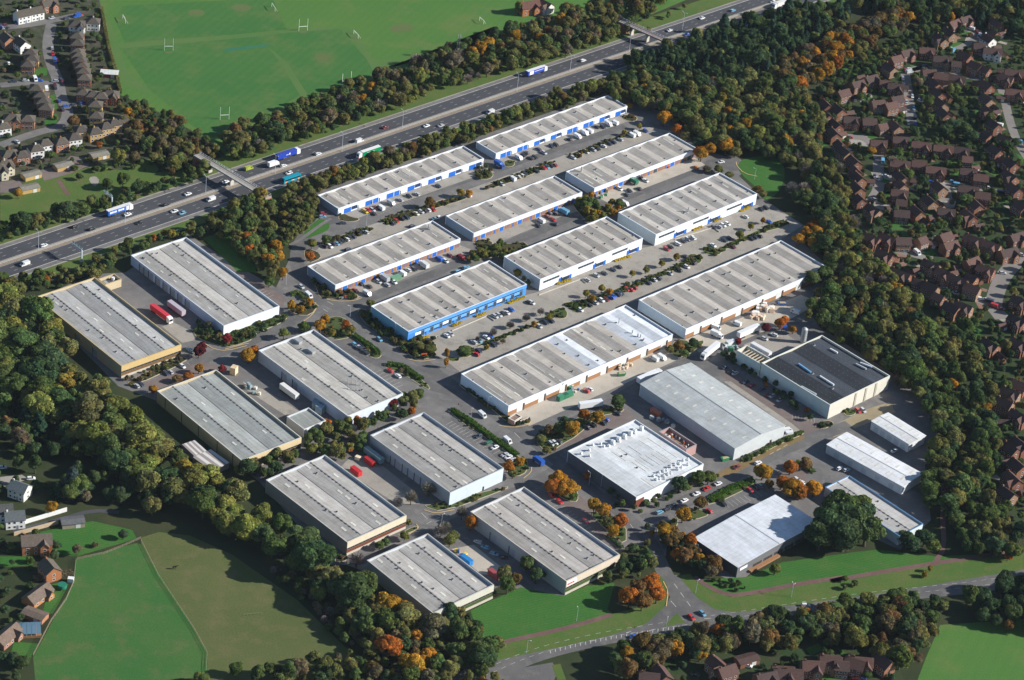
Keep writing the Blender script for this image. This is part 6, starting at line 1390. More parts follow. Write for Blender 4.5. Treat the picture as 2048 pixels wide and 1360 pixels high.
def woodland(pts):
    """one object: the trees nobody could count, planted by geometry nodes"""
    forms = ['bare', 'broad', 'conifer', 'shrub', 'tall']; src = bpy.data.collections.new('woodland_crowns'); k = 0; idx = {}
    for f in forms:
        for j, me in enumerate(CROWN[f]):
            o = bpy.data.objects.new(f'woodland_crown_{k:02d}', me); src.objects.link(o); idx.setdefault(f, []).append(k); k += 1
    n = len(pts); me = bpy.data.meshes.new('woodland'); me.vertices.add(n)
    me.vertices.foreach_set('co', np.array([(p[0], p[1], 0) for p in pts], np.float32).ravel())
    def attr(name, typ, arr, key): a = me.attributes.new(name, typ, 'POINT'); a.data.foreach_set(key, np.array(arr).ravel())
    attr('pick', 'INT', np.array([RNG.choice(idx[p[5]]) for p in pts], np.int32), 'value')
    attr('size', 'FLOAT_VECTOR', np.array([(p[3], p[3], p[2]) for p in pts], np.float32), 'vector')
    attr('turn', 'FLOAT_VECTOR', np.array([(0, 0, RNG.uniform(0, 6.28)) for p in pts], np.float32), 'vector')
    cols = []
    for p in pts: f = RNG.uniform(.85, 1.18); c = TONE[p[4]]; cols.append((c[0] * f * RNG.uniform(.9, 1.1), c[1] * f, c[2] * f, 1))
    attr('tint', 'FLOAT_COLOR', np.array(cols, np.float32), 'color')
    o = link('woodland', me); stuff(o)
    ng = bpy.data.node_groups.new('plant_woodland', 'GeometryNodeTree'); ng.interface.new_socket('Geometry', in_out='INPUT', socket_type='NodeSocketGeometry'); ng.interface.new_socket('Geometry', in_out='OUTPUT', socket_type='NodeSocketGeometry')
    N_ = ng.nodes; gi = N_.new('NodeGroupInput'); go = N_.new('NodeGroupOutput'); ci = N_.new('GeometryNodeCollectionInfo'); ci.inputs[0].default_value = src; ci.inputs['Separate Children'].default_value = True; ci.inputs['Reset Children'].default_value = True
    iop = N_.new('GeometryNodeInstanceOnPoints'); iop.inputs['Pick Instance'].default_value = True
    def na(name, typ): a = N_.new('GeometryNodeInputNamedAttribute'); a.data_type = typ; a.inputs[0].default_value = name; return a.outputs[0]
    l = ng.links.new; l(gi.outputs[0], iop.inputs['Points']); l(ci.outputs[0], iop.inputs['Instance']); l(na('pick', 'INT'), iop.inputs['Instance Index'])
    l(na('size', 'FLOAT_VECTOR'), iop.inputs['Scale']); er = N_.new('FunctionNodeEulerToRotation'); l(na('turn', 'FLOAT_VECTOR'), er.inputs[0]); l(er.outputs[0], iop.inputs['Rotation']); l(iop.outputs[0], go.inputs[0])
    md = o.modifiers.new('planting', 'NODES'); md.node_group = ng
    return o
if REST: woodland(REST)
print('trees', {k: len(v) for k, v in byname.items()}, 'rest', len(REST))

# ================================================================== vehicles
CARP = tinted('car_paint', .35, .04, 2.0, .6, .5); TYRE = paint('tyre', (.02, .02, .02), .85, .2); CGLASS = glass('car_glass', (.025, .03, .036)); CHAS = paint('chassis', (.04, .04, .042), .8)
LAMP = paint('lamp_lens', (.75, .75, .72), .2); TAIL = paint('tail_lens', (.35, .02, .02), .3)
def loft(st):
    mb = MB()
    for x, w, z0, z1 in st: mb.v += [(x, -w, z0), (x, -w * 1.0, (z0 + z1) / 2 + .08), (x, -w * .90, z1), (x, w * .90, z1), (x, w, (z0 + z1) / 2 + .08), (x, w, z0)]
    n = len(st)
    for i in range(n - 1):
        for k in range(6): a, b = 6 * i + k, 6 * i + (k + 1) % 6; mb.f.append((a, b, b + 6, a + 6)); mb.mi.append(0)
    mb.f += [tuple(range(5, -1, -1)), tuple(range(6 * n - 6, 6 * n))]; mb.mi += [0, 0]
    return mb
def prof(pts, hw, taper=0.0): return MB().hexa([(x, hw, z) for x, z in pts], [(x, -hw, z) for x, z in pts])
def shaped(x0, x1, tx0, tx1, w, tw, z0, z1): return MB().hexa([(x0, -w, z0), (x1, -w, z0), (x1, w, z0), (x0, w, z0)], [(tx0, -tw, z1), (tx1, -tw, z1), (tx1, tw, z1), (tx0, tw, z1)])
wheel_m = MB().cyl((0, -.11, 0), .32, .22, 12, 'y').mesh('wheel', TYRE); hub_m = MB().cyl((0, -.125, 0), .18, .25, 8, 'y').mesh('hub', STEEL)
bigw_m = MB().cyl((0, -.15, 0), .5, .3, 12, 'y').mesh('wheel', TYRE)
VP = {}
def vparts(kind):
    if kind in VP: return VP[kind]
    P_ = []; a = lambda nm, mb, mat, tint=False: P_.append((nm, mb.mesh(nm, mat), (0, 0, 0), tint))
    def wheels(pts, me=wheel_m, z=.32):
        for x, y in pts: P_.append(('wheel', me, (x, y, z), False))
    if kind in ('hatch', 'saloon', 'estate'):
        k = dict(hatch=(-1.85, -1.55), saloon=(-1.35, -.85), estate=(-2.05, -1.8))[kind]; n = dict(hatch=.0, saloon=.2, estate=.15)[kind]
        a('body', loft([(-2.05 - n, .70, .38, .78), (-1.85 - n, .84, .26, .95), (-.9, .88, .22, .97), (.85, .88, .22, .95), (1.65, .86, .26, .86), (2.05, .72, .36, .64)]), CARP, True)
        a('glasshouse', shaped(k[0], 1.05, k[1], .25, .80, .62, .93, 1.40), CGLASS); a('roof', shaped(k[1] - .04, .30, k[1] + .02, .22, .64, .60, 1.40, 1.46), CARP, True)
        for y in (-.55, .55): a('headlight', MB().box(1.92, 2.04, y - .16, y + .16, .55, .68), LAMP); a('tail_light', MB().box(-2.08 - n, -1.96 - n, y - .14, y + .14, .62, .80), TAIL)
        wheels([(x, y) for x in (-1.28, 1.3) for y in (-.80, .80)])
    elif kind == 'van':
        a('body', prof([(-2.6, .35), (2.55, .35), (2.65, .95), (2.2, 1.18), (1.45, 2.12), (1.15, 2.28), (-2.5, 2.28), (-2.6, 2.1)], .96), CARP, True)
        a('windscreen', MB().hexa([(2.17, .82, 1.25), (2.24, .82, 1.21), (1.55, .76, 2.07), (1.48, .76, 2.11)], [(2.17, -.82, 1.25), (2.24, -.82, 1.21), (1.55, -.76, 2.07), (1.48, -.76, 2.11)]), CGLASS)
        for y in (-.97, .97): a('side_window', MB().hexa([(.7, y - .015, 1.3), (1.95, y - .015, 1.3), (1.95, y + .015, 1.3), (.7, y + .015, 1.3)], [(.7, y - .015, 1.95), (1.4, y - .015, 1.95), (1.4, y + .015, 1.95), (.7, y + .015, 1.95)]), CGLASS)
        wheels([(x, y) for x in (-1.6, 1.65) for y in (-.86, .86)])
    elif kind == 'box_truck':
        a('cab', prof([(1.5, .5), (3.4, .5), (3.45, 1.4), (3.05, 2.5), (1.5, 2.6)], 1.0), CARP, True)
        a('windscreen', MB().hexa([(3.40, .85, 1.52), (3.47, .85, 1.50), (3.12, .82, 2.40), (3.05, .82, 2.42)], [(3.40, -.85, 1.52), (3.47, -.85, 1.50), (3.12, -.82, 2.40), (3.05, -.82, 2.42)]), CGLASS)
        a('box_body', MB().box(-3.6, 1.4, -1.15, 1.15, .95, 3.3), CARP, True); a('chassis', MB().box(-3.5, 1.4, -.5, .5, .55, .94), CHAS)
        wheels([(x, y) for x in (-2.3, 2.4) for y in (-.95, .95)], bigw_m, .5)
    elif kind == 'artic':
        a('cab', prof([(5.5, .6), (7.9, .6), (8.0, 1.7), (7.75, 3.4), (7.2, 3.75), (5.5, 3.85)], 1.2), CARP, True)
        a('windscreen', MB().hexa([(7.98, 1.05, 1.85), (8.04, 1.05, 1.85), (7.84, 1.0, 3.0), (7.78, 1.0, 3.0)], [(7.98, -1.05, 1.85), (8.04, -1.05, 1.85), (7.84, -1.0, 3.0), (7.78, -1.0, 3.0)]), CGLASS)
        a('trailer', MB().box(-8.3, 5.2, -1.26, 1.26, 1.15, 3.95), CARP, 't'); a('trailer_roof', MB().box(-8.3, 5.2, -1.26, 1.26, 3.955, 4.02), CARP, 'r'); a('chassis', MB().box(-8.0, 6.5, -.5, .5, .7, 1.14), CHAS)
        wheels([(x, y) for x in (-7, -5.7, -4.4, 4.3, 6.9) for y in (-1.02, 1.02)], bigw_m, .5)
    elif kind == 'trailer':
        a('trailer', MB().box(-6.2, 6.2, -1.26, 1.26, 1.15, 3.9), CARP, 't'); a('trailer_roof', MB().box(-6.2, 6.2, -1.26, 1.26, 3.905, 3.97), CARP, 'r'); a('chassis', MB().box(-6, 6, -.5, .5, .7, 1.14), CHAS)
        wheels([(x, y) for x in (-5.2, -4.0, -2.8) for y in (-1.02, 1.02)], bigw_m, .5)
        for y in (-.8, .8): a('landing_leg', MB().box(3.6, 3.8, y - .1, y + .1, 0, .9), CHAS)
    elif kind == 'coach':
        a('body', prof([(-6, .4), (5.9, .4), (6.05, 1.2), (5.85, 3.1), (5.5, 3.35), (-5.9, 3.35), (-6, 3.2)], 1.25), CARP, True)
        for y in (-1.26, 1.26): a('window_band', MB().box(-5.6, 5.2, y - .02, y + .02, 1.7, 2.7), CGLASS)
        a('windscreen', MB().hexa([(6.02, 1.1, 1.4), (6.07, 1.1, 1.4), (5.93, 1.05, 2.9), (5.88, 1.05, 2.9)], [(6.02, -1.1, 1.4), (6.07, -1.1, 1.4), (5.93, -1.05, 2.9), (5.88, -1.05, 2.9)]), CGLASS)
        for y in (-1.275, 1.275):
            for i, c in enumerate(((-5.2, -3.8), (-1.2, .6), (3.6, 5.2))): a('livery_panel', MB().box(c[0], c[1], y - .012, y + .012, .8, 1.5), paint('coach_orange', (.75, .30, .12), .4) if i != 1 else paint('coach_white', (.75, .75, .7), .4))
        wheels([(x, y) for x in (-3.6, 3.7) for y in (-1.1, 1.1)], bigw_m, .5)
    elif kind == 'container':
        mb = MB(); n = 20; pts = []
        for i in range(n): x = -3.05 + 6.1 * i / n; pts += [(x, 1.22), (x + .1, 1.17), (x + .2, 1.17), (x + .3, 1.22)]
        ring = pts + [(x, -y) for x, y in reversed(pts)]; ring = ring[::-1]
        mb.hexa([(x, y, .1) for x, y in ring], [(x, y, 2.6) for x, y in ring]); a('body', mb, CARP, True)
        for y in (-.61, .61): a('door', MB().box(3.02, 3.10, y - .55, y + .55, .2, 2.5), CARP, True)
    elif kind == 'skip':
        a('body', MB().hexa([(-1.6, -.9, .2), (1.6, -.9, .2), (1.6, .9, .2), (-1.6, .9, .2)], [(-2.2, -1.1, 1.7), (2.2, -1.1, 1.7), (2.2, 1.1, 1.7), (-2.2, 1.1, 1.7)]), CARP, True); a('load', MB().box(-1.9, 1.9, -.9, .9, 1.6, 1.9, 0, .5, .3), paint('rubble', (.4, .32, .2), .9, .4, 2))
    VP[kind] = P_; return P_
VC = dict(w=(.76, .77, .77), s=(.48, .50, .52), k=(.020, .021, .024), d=(.035, .045, .075), b=(.02, .10, .42), r=(.50, .02, .02), m=(.20, .012, .02), y=(.75, .50, .02), g=(.02, .16, .09), c=(.14, .36, .52), o=(.55, .20, .04), p=(.10, .07, .06), t=(.03, .03, .03))
VW = dict(w='white', s='silver', k='black', d='dark blue grey', b='blue', r='red', m='maroon', y='yellow', g='green', c='light blue', o='orange', p='brown', t='dark')
VN = dict(hatch='car', saloon='car', estate='car', van='van', box_truck='box_truck', artic='articulated_lorry', trailer='lorry_trailer', coach='coach', container='shipping_container', skip='skip')
def vehicle(q, ang, kind, col, place, group, tcol=None, rcol=None, label=None, zc=.7):
    p = at(q, zc); nm = VN[kind]; word = nm.replace('_', ' '); c = VC[col] if isinstance(col, str) else col
    t = thing(nm, label or f'{VW[col]} {word} {place}', {'articulated_lorry': 'lorry', 'lorry_trailer': 'trailer', 'box_truck': 'truck', 'shipping_container': 'container'}.get(nm, nm), (p.x, p.y, .06), R(ang), group, label is None, q)
    f = RNG.uniform(.85, 1.1)
    for pn, me, loc, tint in vparts(kind):
        cc = None if not tint else (tcol or c) if tint == 't' else (rcol or (.75, .74, .72)) if tint == 'r' else [min(.85, x * f) for x in c]
        o = link(pn, me, t, cc, loc)
        if pn == 'wheel' and me is wheel_m and kind in ('hatch', 'saloon', 'estate', 'van'): link('hub', hub_m, o)
    return t
def cars(place, s, ang=-44.0, jit=4):
    """'region x,y,colour[kind] ...'  v van, B box truck"""
    reg = 'F'; gp = 'vehicles ' + place
    for tok in s.split():
        if tok in _REG: reg = tok; continue
        x, y, c = tok.split(','); kind = dict(v='van', B='box_truck', C='container').get(c[1:2]) or RNG.choice(['hatch', 'hatch', 'saloon', 'estate'])
        vehicle(P(f'{reg} {x},{y}')[0], ang + RNG.uniform(-jit, jit) + (180 if RNG.random() < .4 and jit > 1 else 0), kind, c[0], place, gp, zc=.7 if kind != 'van' else 1.1)
cars('parked before the long low unit near the footbridge', 'v 580,400,y 615,380,r 672,378,s 712,352,m 685,425,k 780,350,wv 912,292,sv 1030,250,s 1140,205,k 1245,178,s 1515,75,d')
cars('in the row along the dark island', 'v 60,845,k 130,845,w 175,812,d 212,808,c 245,798,d 285,778,k 342,755,w 385,738,d 425,722,d 515,678,k 585,662,s')
cars('in the row behind the middle island', 'v 930,548,d 980,520,r 1058,492,k 1115,478,d 1228,425,w 1295,402,s 1345,392,d 1385,382,w 1450,375,r 1905,192,w')
cars('near the footbridge path junction', 'v 45,425,r 28,465,c 295,548,d', 20)
cars('in the shade behind the container yard unit', 'v 1180,588,d 1475,492,c 1510,480,w 360,885,d', 46)
cars('parked before the far low unit', 'g 468,390,wv 500,372,k 520,357,d 552,392,k 577,388,k 600,332,d 640,357,s 690,312,d 722,302,p 812,266,k 868,245,wv 918,222,wv 948,208,wv 1000,182,k 1040,182,d 1080,162,wv 1120,152,wv')
cars('along the far court island', 'g 838,390,s 880,372,s 930,350,w 975,336,s 1005,330,k 1045,312,w 1085,296,d 1115,286,d 1160,267,s 1235,236,wv 1272,228,wv 1330,208,b')
cars('in the middle of the upper court', 'g 352,570,s 425,532,wv 465,520,w 487,510,w 507,500,d 590,482,k 638,460,r 660,455,c 690,446,k 712,440,r 130,645,s 335,447,bB')
cars('in the container yard', 'f 888,818,m 967,838,wv 980,790,k 1045,757,s 1082,742,sB 1102,778,s 1150,760,w 1205,700,wv 1245,678,s 1287,672,k 1350,652,wB 1455,602,bv 1500,617,w 1530,580,m 1600,590,mv 925,772,k')
cars('in the shade behind the blue fronted warehouse', 'f 1585,687,c 1640,660,c', 46)
cars('before the middle brick fronted unit', 'g 600,852,d 620,818,wv 660,790,m 675,767,d 717,770,k 700,812,r 717,842,d 770,765,cB')
cars('before the unit nearest the wood', 'g 1155,602,w 1242,558,gB 1200,640,d 1222,617,d 1285,602,k 1330,547,w 1300,530,k 1475,447,r 1190,702,wv 1670,457,o')
cars('before the blue fronted warehouse', 'y 735,715,w 800,692,s 1500,412,s 1560,392,s 1620,372,k 1680,352,w 1755,307,b 2030,190,k')
cars('along the lower court island', 'y 1165,817,s 1250,792,c 1362,742,w 1425,722,b 1482,862,d 1242,957,d 1205,1007,r u 805,762,s 895,712,d 975,690,d')
cars('along the right court island', 'u 705,442,w 1365,537,w 1490,472,k 1570,442,s 1655,407,w 1720,397,m 1790,372,b 1880,332,d 1920,317,d 2000,257,r')
cars('before the left white walled warehouse', 'g 935,1222,s 995,1192,s 1050,1177,d 1110,1152,d 1150,1132,k 1475,1012,r 1500,997,k 1545,975,w 1590,957,d 1625,945,d 1650,937,w')
cars('along the far court hedge', 'g 1230,1287,r 1257,1275,r 1110,1330,b 1150,1315,d 1350,1242,d 1387,1220,s 1420,1210,d 1495,1177,s 1560,1157,k 1610,1132,w 1655,1107,k 1600,1062,d')
cars('before the right white walled warehouse', 'h 20,807,w 60,782,d 90,775,s 125,765,w 265,692,d 300,690,s 327,680,w 357,670,w 480,622,w 585,572,k 620,562,k')
cars('around the looped parking islands', 'h 640,657,b 260,817,w 337,782,d 372,770,k 395,827,m 520,772,k 547,762,d 577,755,k 30,982,k 75,960,w 130,932,k')
cars('at the turning circle', 'h 312,250,w', 30)
cars('before the banded warehouse', 'i 928,752,r 950,740,w 1390,532,wv 1442,525,wv')
cars('on the spine road', 'i 220,915,wv 392,1090,wv f 520,792,s 570,850,wv 1050,1150,c', -50, 1)
cars('in the spine road car park', 'i 195,1060,d 265,1105,g 305,1137,w 372,1187,s 397,1202,w 430,1220,s', 46)
cars('on the paved car park behind the factory', 'i 690,1112,s 712,1105,w 742,1100,d 935,1000,d 975,985,k 1045,970,d 1062,948,b 1145,905,d', -44)
vehicle(P('i 600,1238')[0], 130, 'box_truck', 'b', 'on the spine road', 'lorries', label='dark blue box truck on the spine road beside the orange corner tree')
cars('in the yard before the pale walled warehouse', 'x 630,372,wv 910,317,wv 1710,160,wv 1420,472,w 1290,525,s 640,490,wB', -30)
cars('beside the black roofed factory', 'j 340,592,d 385,622,k 410,632,s 480,690,d 530,712,m 590,742,d 640,780,m 662,787,s 712,815,s', 46)
cars('at the cream factory corner', 'j 1245,887,r 1280,885,s', -60)
cars('around the white roofed sheds', 'j 1490,1160,s 565,1242,w 420,1270,m 1165,1290,s 1120,1280,w', 46)
cars('at the end of the pale grey warehouse', 'j 765,1020,wv 767,1045,wv', 20)
cars('along the factory verge', 'k 915,682,w 995,637,w 1065,602,r 1145,567,w 745,762,c 795,742,k 835,717,d', 42)
cars('in the lower factory car park', 'k 845,867,r 1360,612,r 1080,752,r 1182,705,k 1425,580,s 1402,592,k 1680,540,w 1710,557,w', -50)
cars('under the trees beside the sign warehouse', 'k 15,650,r 65,690,r 240,820,m', -44)
cars('in the shade beside the cream ended warehouse', 'o 470,630,s 490,640,w 535,692,w 565,707,r 380,570,d 410,585,k', 46)
cars('in the shade beside the lowest warehouse', 'o 755,865,s 785,872,d 840,932,w 785,985,s 735,915,k', 46)
cars('in the sign warehouse yard', 'p 410,455,c 470,500,c 537,525,k 360,420,s', -20)
cars('on the car park before the yellow warehouse', 'e 1240,1197,w 1160,1235,s 1130,1245,d 1290,1087,c 1310,1097,s 930,1330,s 960,1320,d', -44)
cars('in the small hedged car park', 'f 885,1187,c 905,1200,s 922,1215,d 960,1240,k n 1700,342,r 1755,378,w', -44)
cars('on the main road', 't 1080,785,b', 12, 1); cars('waiting at the junction', 't 1810,540,r 1950,490,c', -52, 1); cars('far along the main road', 'q 1400,850,w', 8, 1)
cars('on the far carriageway', 'e 300,375,w 510,248,k 625,265,k 870,165,w 1130,100,k 1280,25,w a 1535,1235,w 1555,1252,d b 400,1127,w 635,1045,w 915,955,wv 1090,865,m c 905,410,w 1495,205,w d 160,105,w 340,60,c', 46.35, 1)
cars('on the near carriageway', 'e 170,500,wv 950,222,k 1185,143,w 1240,155,c 1435,60,wv b 435,1175,w 1370,855,w 1468,853,s c 275,760,wv 1610,235,b d 575,10,w', 226.35, 1)
cars('in the upper left estate', 'a 385,408,r 240,535,wv 115,962,s 425,742,d 315,598,wv 420,542,d 110,150,b 10,180,b 15,715,b 60,430,w', -60, 20)
cars('in the right hand estate', 'd 1015,832,k 1235,790,s 1320,657,s 1342,652,s 1430,567,d 1475,705,s 1900,730,wv 1185,1047,s 1165,1167,s 1440,590,w r 378,980,wv 605,1030,c 710,1060,s 625,1160,w 648,1166,s 705,1200,m 785,990,s', -20, 40)
_es = [(l, w) for l, w in ROADS if w <= 6.6]
for pl, lo, hi, n in (('parked along the right hand housing roads', 1640, 2048, 46), ('parked along the upper left housing roads', 0, 240, 22)):
    k = 0
    for _ in range(900):
        l, w = RNG.choice(_es); i = RNG.randrange(len(l) - 1); a, b = Vector(l[i]), Vector(l[i + 1]); d = (b - a)
        if d.length < .1: continue
        c = a.lerp(b, RNG.random()); d.normalize(); c = c + Vector((-d.y, d.x)) * RNG.choice((-1, 1)) * (w / 2 - .9); q = seen_at((c.x, c.y, .7))
        if not (lo < q[0] < hi and 0 < q[1] < 1100) or any((c.x - x) ** 2 + (c.y - y) ** 2 < (r - 1.2) ** 2 for x, y, r in HOUSE_POS): continue
        vehicle(q, math.degrees(math.atan2(d.y, d.x)) + RNG.choice((0, 180)), RNG.choice(['hatch', 'hatch', 'saloon', 'estate', 'hatch', 'van']), RNG.choice('wsskkddbrcm'), pl, 'vehicles ' + pl); k += 1
        if k >= n: break
cars('by the cottages at the left edge', 'm 140,445,w 10,395,w s 20,330,d', 20)
cars('by the bottom edge houses', 'q 1005,1262,w 650,1320,k l 140,1350,w 400,1350,r 425,1350,b', -10)
gl = 'lorries on the motorway'
def lorry(spec, ang, col, tcol, rcol, label, kind='artic', zc=2.0): return vehicle(P(spec)[0], ang, kind, col, '', gl, tcol, rcol, label, zc)
def marks(t, sides, spans, z0, z1, mat, nm='lettering'):
    for y in sides:
        for x0, x1 in spans: MB().box(x0, x1, min(y, y * 1.012), max(y, y * 1.012), z0, z1).obj(nm, mat, t)
WM = paint('lorry_lettering', (.80, .80, .80), .4)
trl = lambda t: [c for c in t.children if c.name.startswith('trailer') and 'roof' not in c.name][0]
t = lorry('e 815,135', 46.35, 'w', (.02, .12, .45), (.75, .74, .70), 'white cabbed lorry with blue and white lettered trailer beside the far gantry')
marks(trl(t), (-1.265, 1.265), [(-7.2, -6.3), (-6.1, -5.3), (-5.1, -4.7), (-4.5, -4.1), (-3.9, -3.0), (-1.8, -.8), (-.6, .2), (.4, .8), (1.0, 1.9)], 2.1, 3.2, WM); marks(trl(t), (-1.265, 1.265), [(3.4, 5.0)], 1.3, 3.8, WM)
t = lorry('b 430,1047', 46.35, 'w', (.015, .05, .40), (.03, .06, .34), 'deep blue lorry with small white mark near the footbridge')
marks(trl(t), (-1.265, 1.265), [(-2.4, -1.8), (-1.6, -.9)], 2.3, 2.7, WM); marks(trl(t), (-1.265, 1.265), [(-.3, .6)], 2.2, 3.2, WM)
t = lorry('b 975,1037', 226.35, 'w', (.0, .26, .09), (.80, .78, .74), 'green sided lorry with white roof on the near carriageway')
marks(trl(t), (-1.265, 1.265), [(-3.5, 2.0)], 2.9, 3.1, WM); marks(trl(t), (-1.265, 1.265), [(-6.5, -5.5), (-5.2, -4.2), (-4.0, -3.2)], 1.6, 2.3, paint('dark_lettering', (.02, .08, .04), .5)); marks(t, (-1.2, 1.2), [(5.6, 8.0), (-2, 1)], .55, 1.1, paint('red_skirt', (.6, .03, .04), .5), 'side_skirt')
t = lorry('c 590,482', 46.35, 'w', (.03, .07, .42), (.74, .74, .74), 'blue and white lorry on the far carriageway above the pine wood')
marks(trl(t), (-1.265, 1.265), [(-7, -3.8)], 1.4, 3.7, WM); marks(trl(t), (-1.265, 1.265), [(-3, 4.6)], 2.7, 3.0, WM)
lorry('d 625,22', 226.35, 'w', (.74, .74, .72), None, 'white lorry at the top edge of the motorway')
vehicle(P('b 330,1115')[0], 46.35, 'box_truck', 'w', '', gl, label='white motorhome shaped truck behind the deep blue lorry', zc=1.5)
vehicle(P('b 450,1215')[0], 226.35, 'coach', (.0, .30, .42), '', gl, label='turquoise coach on the near carriageway by the footbridge', zc=1.6)
vehicle(P('A 1000,560')[0], 46.35, 'van', (.36, .42, .06), '', gl, label='yellow green works van beside the footbridge', zc=1.1)
gy = 'lorries in the yards'
lorry('e 1100,845', -44, 'w', (.62, .03, .04), (.60, .04, .05), 'red trailer lorry in the yard of the yellow warehouse')
lorry('e 1200,808', -44, 'w', (.44, .37, .42), (.48, .42, .46), 'pale pink tanker shaped trailer in the shade by the white ended warehouse', 'trailer')
lorry('n 1015,490', -44, 'w', (.66, .66, .64), (.74, .72, .68), 'grey white trailer in the yard of the plant box warehouse', 'trailer')
lorry('i 955,848', 26, 'w', (.74, .75, .76), (.76, .77, .78), 'white trailer parked beside the lorry bay trees', 'trailer')
lorry('i 1358,655', 46, 'w', (.74, .75, .78), (.78, .79, .80), 'white lorry between the banded and pale grey warehouses')
lorry('x 1080,425', 46, 'w', (.76, .76, .76), (.76, .76, .76), 'white lorry in the yard before the plum tree')
lorry('x 545,700', 240, 'w', (.74, .74, .74), (.76, .76, .76), 'white lorry turning out of the factory yard')
lorry('x 1240,690', -40, 'w', (.70, .70, .72), (.72, .72, .72), 'white tanker trailer beside the cream service block', 'trailer')
vehicle(P('x 800,605')[0], 220, 'box_truck', 'w', '', gy, label='white and green truck among pallets beside the service block', zc=1.5)
lorry('n 1590,925', -44, 'w', (.16, .24, .26), (.20, .28, .28), 'dark green trailer in the shade beside the pale blue ended warehouse', 'trailer')
vehicle(P('n 1562,962')[0], -44, 'container', 'r', '', gy, label='red container in the shade beside the dark green trailer', zc=1.3)
vehicle(P('n 1470,1028')[0], -44, 'container', 'r', '', gy, label='red container in the sun on the pale yard', zc=1.3)
for sp, a, c, lb in (('f 1160,735', 46, (.16, .34, .20), 'pale green container beside the parked box truck'), ('i 765,795', 46, (.04, .26, .14), 'front green container at the banded warehouse'), ('i 800,780', 46, (.04, .24, .13), 'rear green container at the banded warehouse'),
                     ('i 1400,900', -44, (.55, .16, .09), 'rust red container behind the cowled factory'), ('p 285,545', -44, (.02, .20, .50), 'blue container in the sign warehouse yard'), ('p 470,640', -44, (.30, .06, .06), 'maroon container at the end of the sign warehouse yard')):
    vehicle(P(sp)[0], a, 'container', c, '', 'containers', label=lb, zc=1.3)
for sp, a, c, lb in (('i 1165,640', 20, (.02, .22, .08), 'green skip heaped with rubble before the banded warehouse'), ('x 1530,50', 10, (.03, .14, .45), 'blue skip in the yard of the pale walled warehouse'), ('j 340,1215', 30, (.02, .30, .10), 'green skip at the corner of the pale grey warehouse')):
    vehicle(P(sp)[0], a, 'skip', c, '', 'skips', label=lb, zc=1.0)

# ================================================================== bridges, masts, posts, fences and yard things
RAILM = paint('bridge_rail', (.52, .56, .62), .5); CONCB = paint('bridge_concrete', (.46, .42, .37), .9, .15); DKST = paint('dark_steel', (.10, .13, .14), .6); GANT = paint('gantry_steel', (.38, .46, .47), .5)
def footbridge(a, b, h, w, label, deckc):
    p0, p1 = at(P(a)[0], h), at(P(b)[0], h); d = (p1 - p0); L = d.length; ang = math.atan2(d.y, d.x)
    t = thing('footbridge', label, 'bridge', (p0.x, p0.y, 0), ang)
    MB().box(-6, L + 6, -w / 2, w / 2, h - .7, h).obj('deck', deckc, t)
    for y in (-w / 2, w / 2):
        s = 1 if y > 0 else -1
        MB().box(-6, L + 6, y - .14, y + .14, h + .005, h + .32).obj('kerb', CONCB, t)
        r = MB().box(-6, L + 6, y - .05, y + .05, h + 1.25, h + 1.35).obj('handrail', RAILM, t)
        m = MB(); n = int((L + 12) / 2.2)
        for i in range(n): x = -6 + (L + 12) * (i + .5) / n; m.box(x - .06, x + .06, y - .05, y + .05, h + .3, h + 1.5)
        stuff(m.obj('baluster', RAILM, t))
    for f in (.12, .5, .88):
        MB().box(L * f - .45, L * f + .45, -w * .32, w * .32, 0, h - .7).obj('pier', CONCB, t)
    for x in (-3, L + 3): MB().box(x - 3.4, x + 3.4, -w / 2 - .2, w / 2 + .2, 0, h - .72, 0, .0, .0).obj('abutment', brick('bridge_brick', (.30, .15, .09)), t)
    return t
footbridge('A 230,400', 'A 1210,985', 6.2, 4.2, 'pale footbridge with blue grey railings over the motorway', paint('footway', (.33, .30, .26), .9, .12))
p_ = P('F 1253,47')[0]
footbridge('F 1256,48', 'F 1338,84', 6.2, 4.2, 'narrow brown footbridge over the motorway beside the dark wood', paint('footway_dark', (.22, .17, .16), .9, .12))

def lamp_post(q, label, q2=None):
    p = at(q); t = thing('lamp_post', label, 'lamp post', p, R(46.35), 'double armed lamp posts of the motorway', True, q)
    MB().cyl((0, 0, 0), .13, 11.6, 8, 'z', .07).obj('pole', RAILM, t)
    for s in (-1, 1):
        a = MB().bar((0, 0, 11.5), (0, s * 1.9, 12.0), .10).obj('arm', RAILM, t); MB().box(-.2, .2, s * 1.9 - .45, s * 1.9 + .45, 11.93, 12.12).obj('lantern', STEEL, a)
for q in P('b 1205,875 795,1030 340,1182 e 262,412 850,228 a 1398,1325 c 455,622 815,492 1217,355 1580,200'): lamp_post(q, 'tall double armed lamp post in the central reservation')
def small_lamp(q, h=7):
    p = at(q); t = thing('street_lamp', 'slender grey street lamp beside an estate road', 'street lamp', p, RNG.uniform(0, 6), 'street lamps of the estate', True, q)
    MB().cyl((0, 0, 0), .09, h, 8, 'z', .05).obj('pole', RAILM, t); a = MB().bar((0, 0, h - .1), (1.1, 0, h + .15), .07).obj('arm', RAILM, t); MB().box(1.0, 1.6, -.13, .13, h + .08, h + .2).obj('lantern', WHITEP, a)
for q in P('f 905,330 960,380 850,1000 i 255,870 140,945 k 265,575 345,590 p 690,1175 1030,960 1635,1030 q 650,770 1300,790 655,520 f 415,780 1155,1130 h 540,370 l 105,985 o 1130,560 q 815,1010 r 430,960'): small_lamp(q)
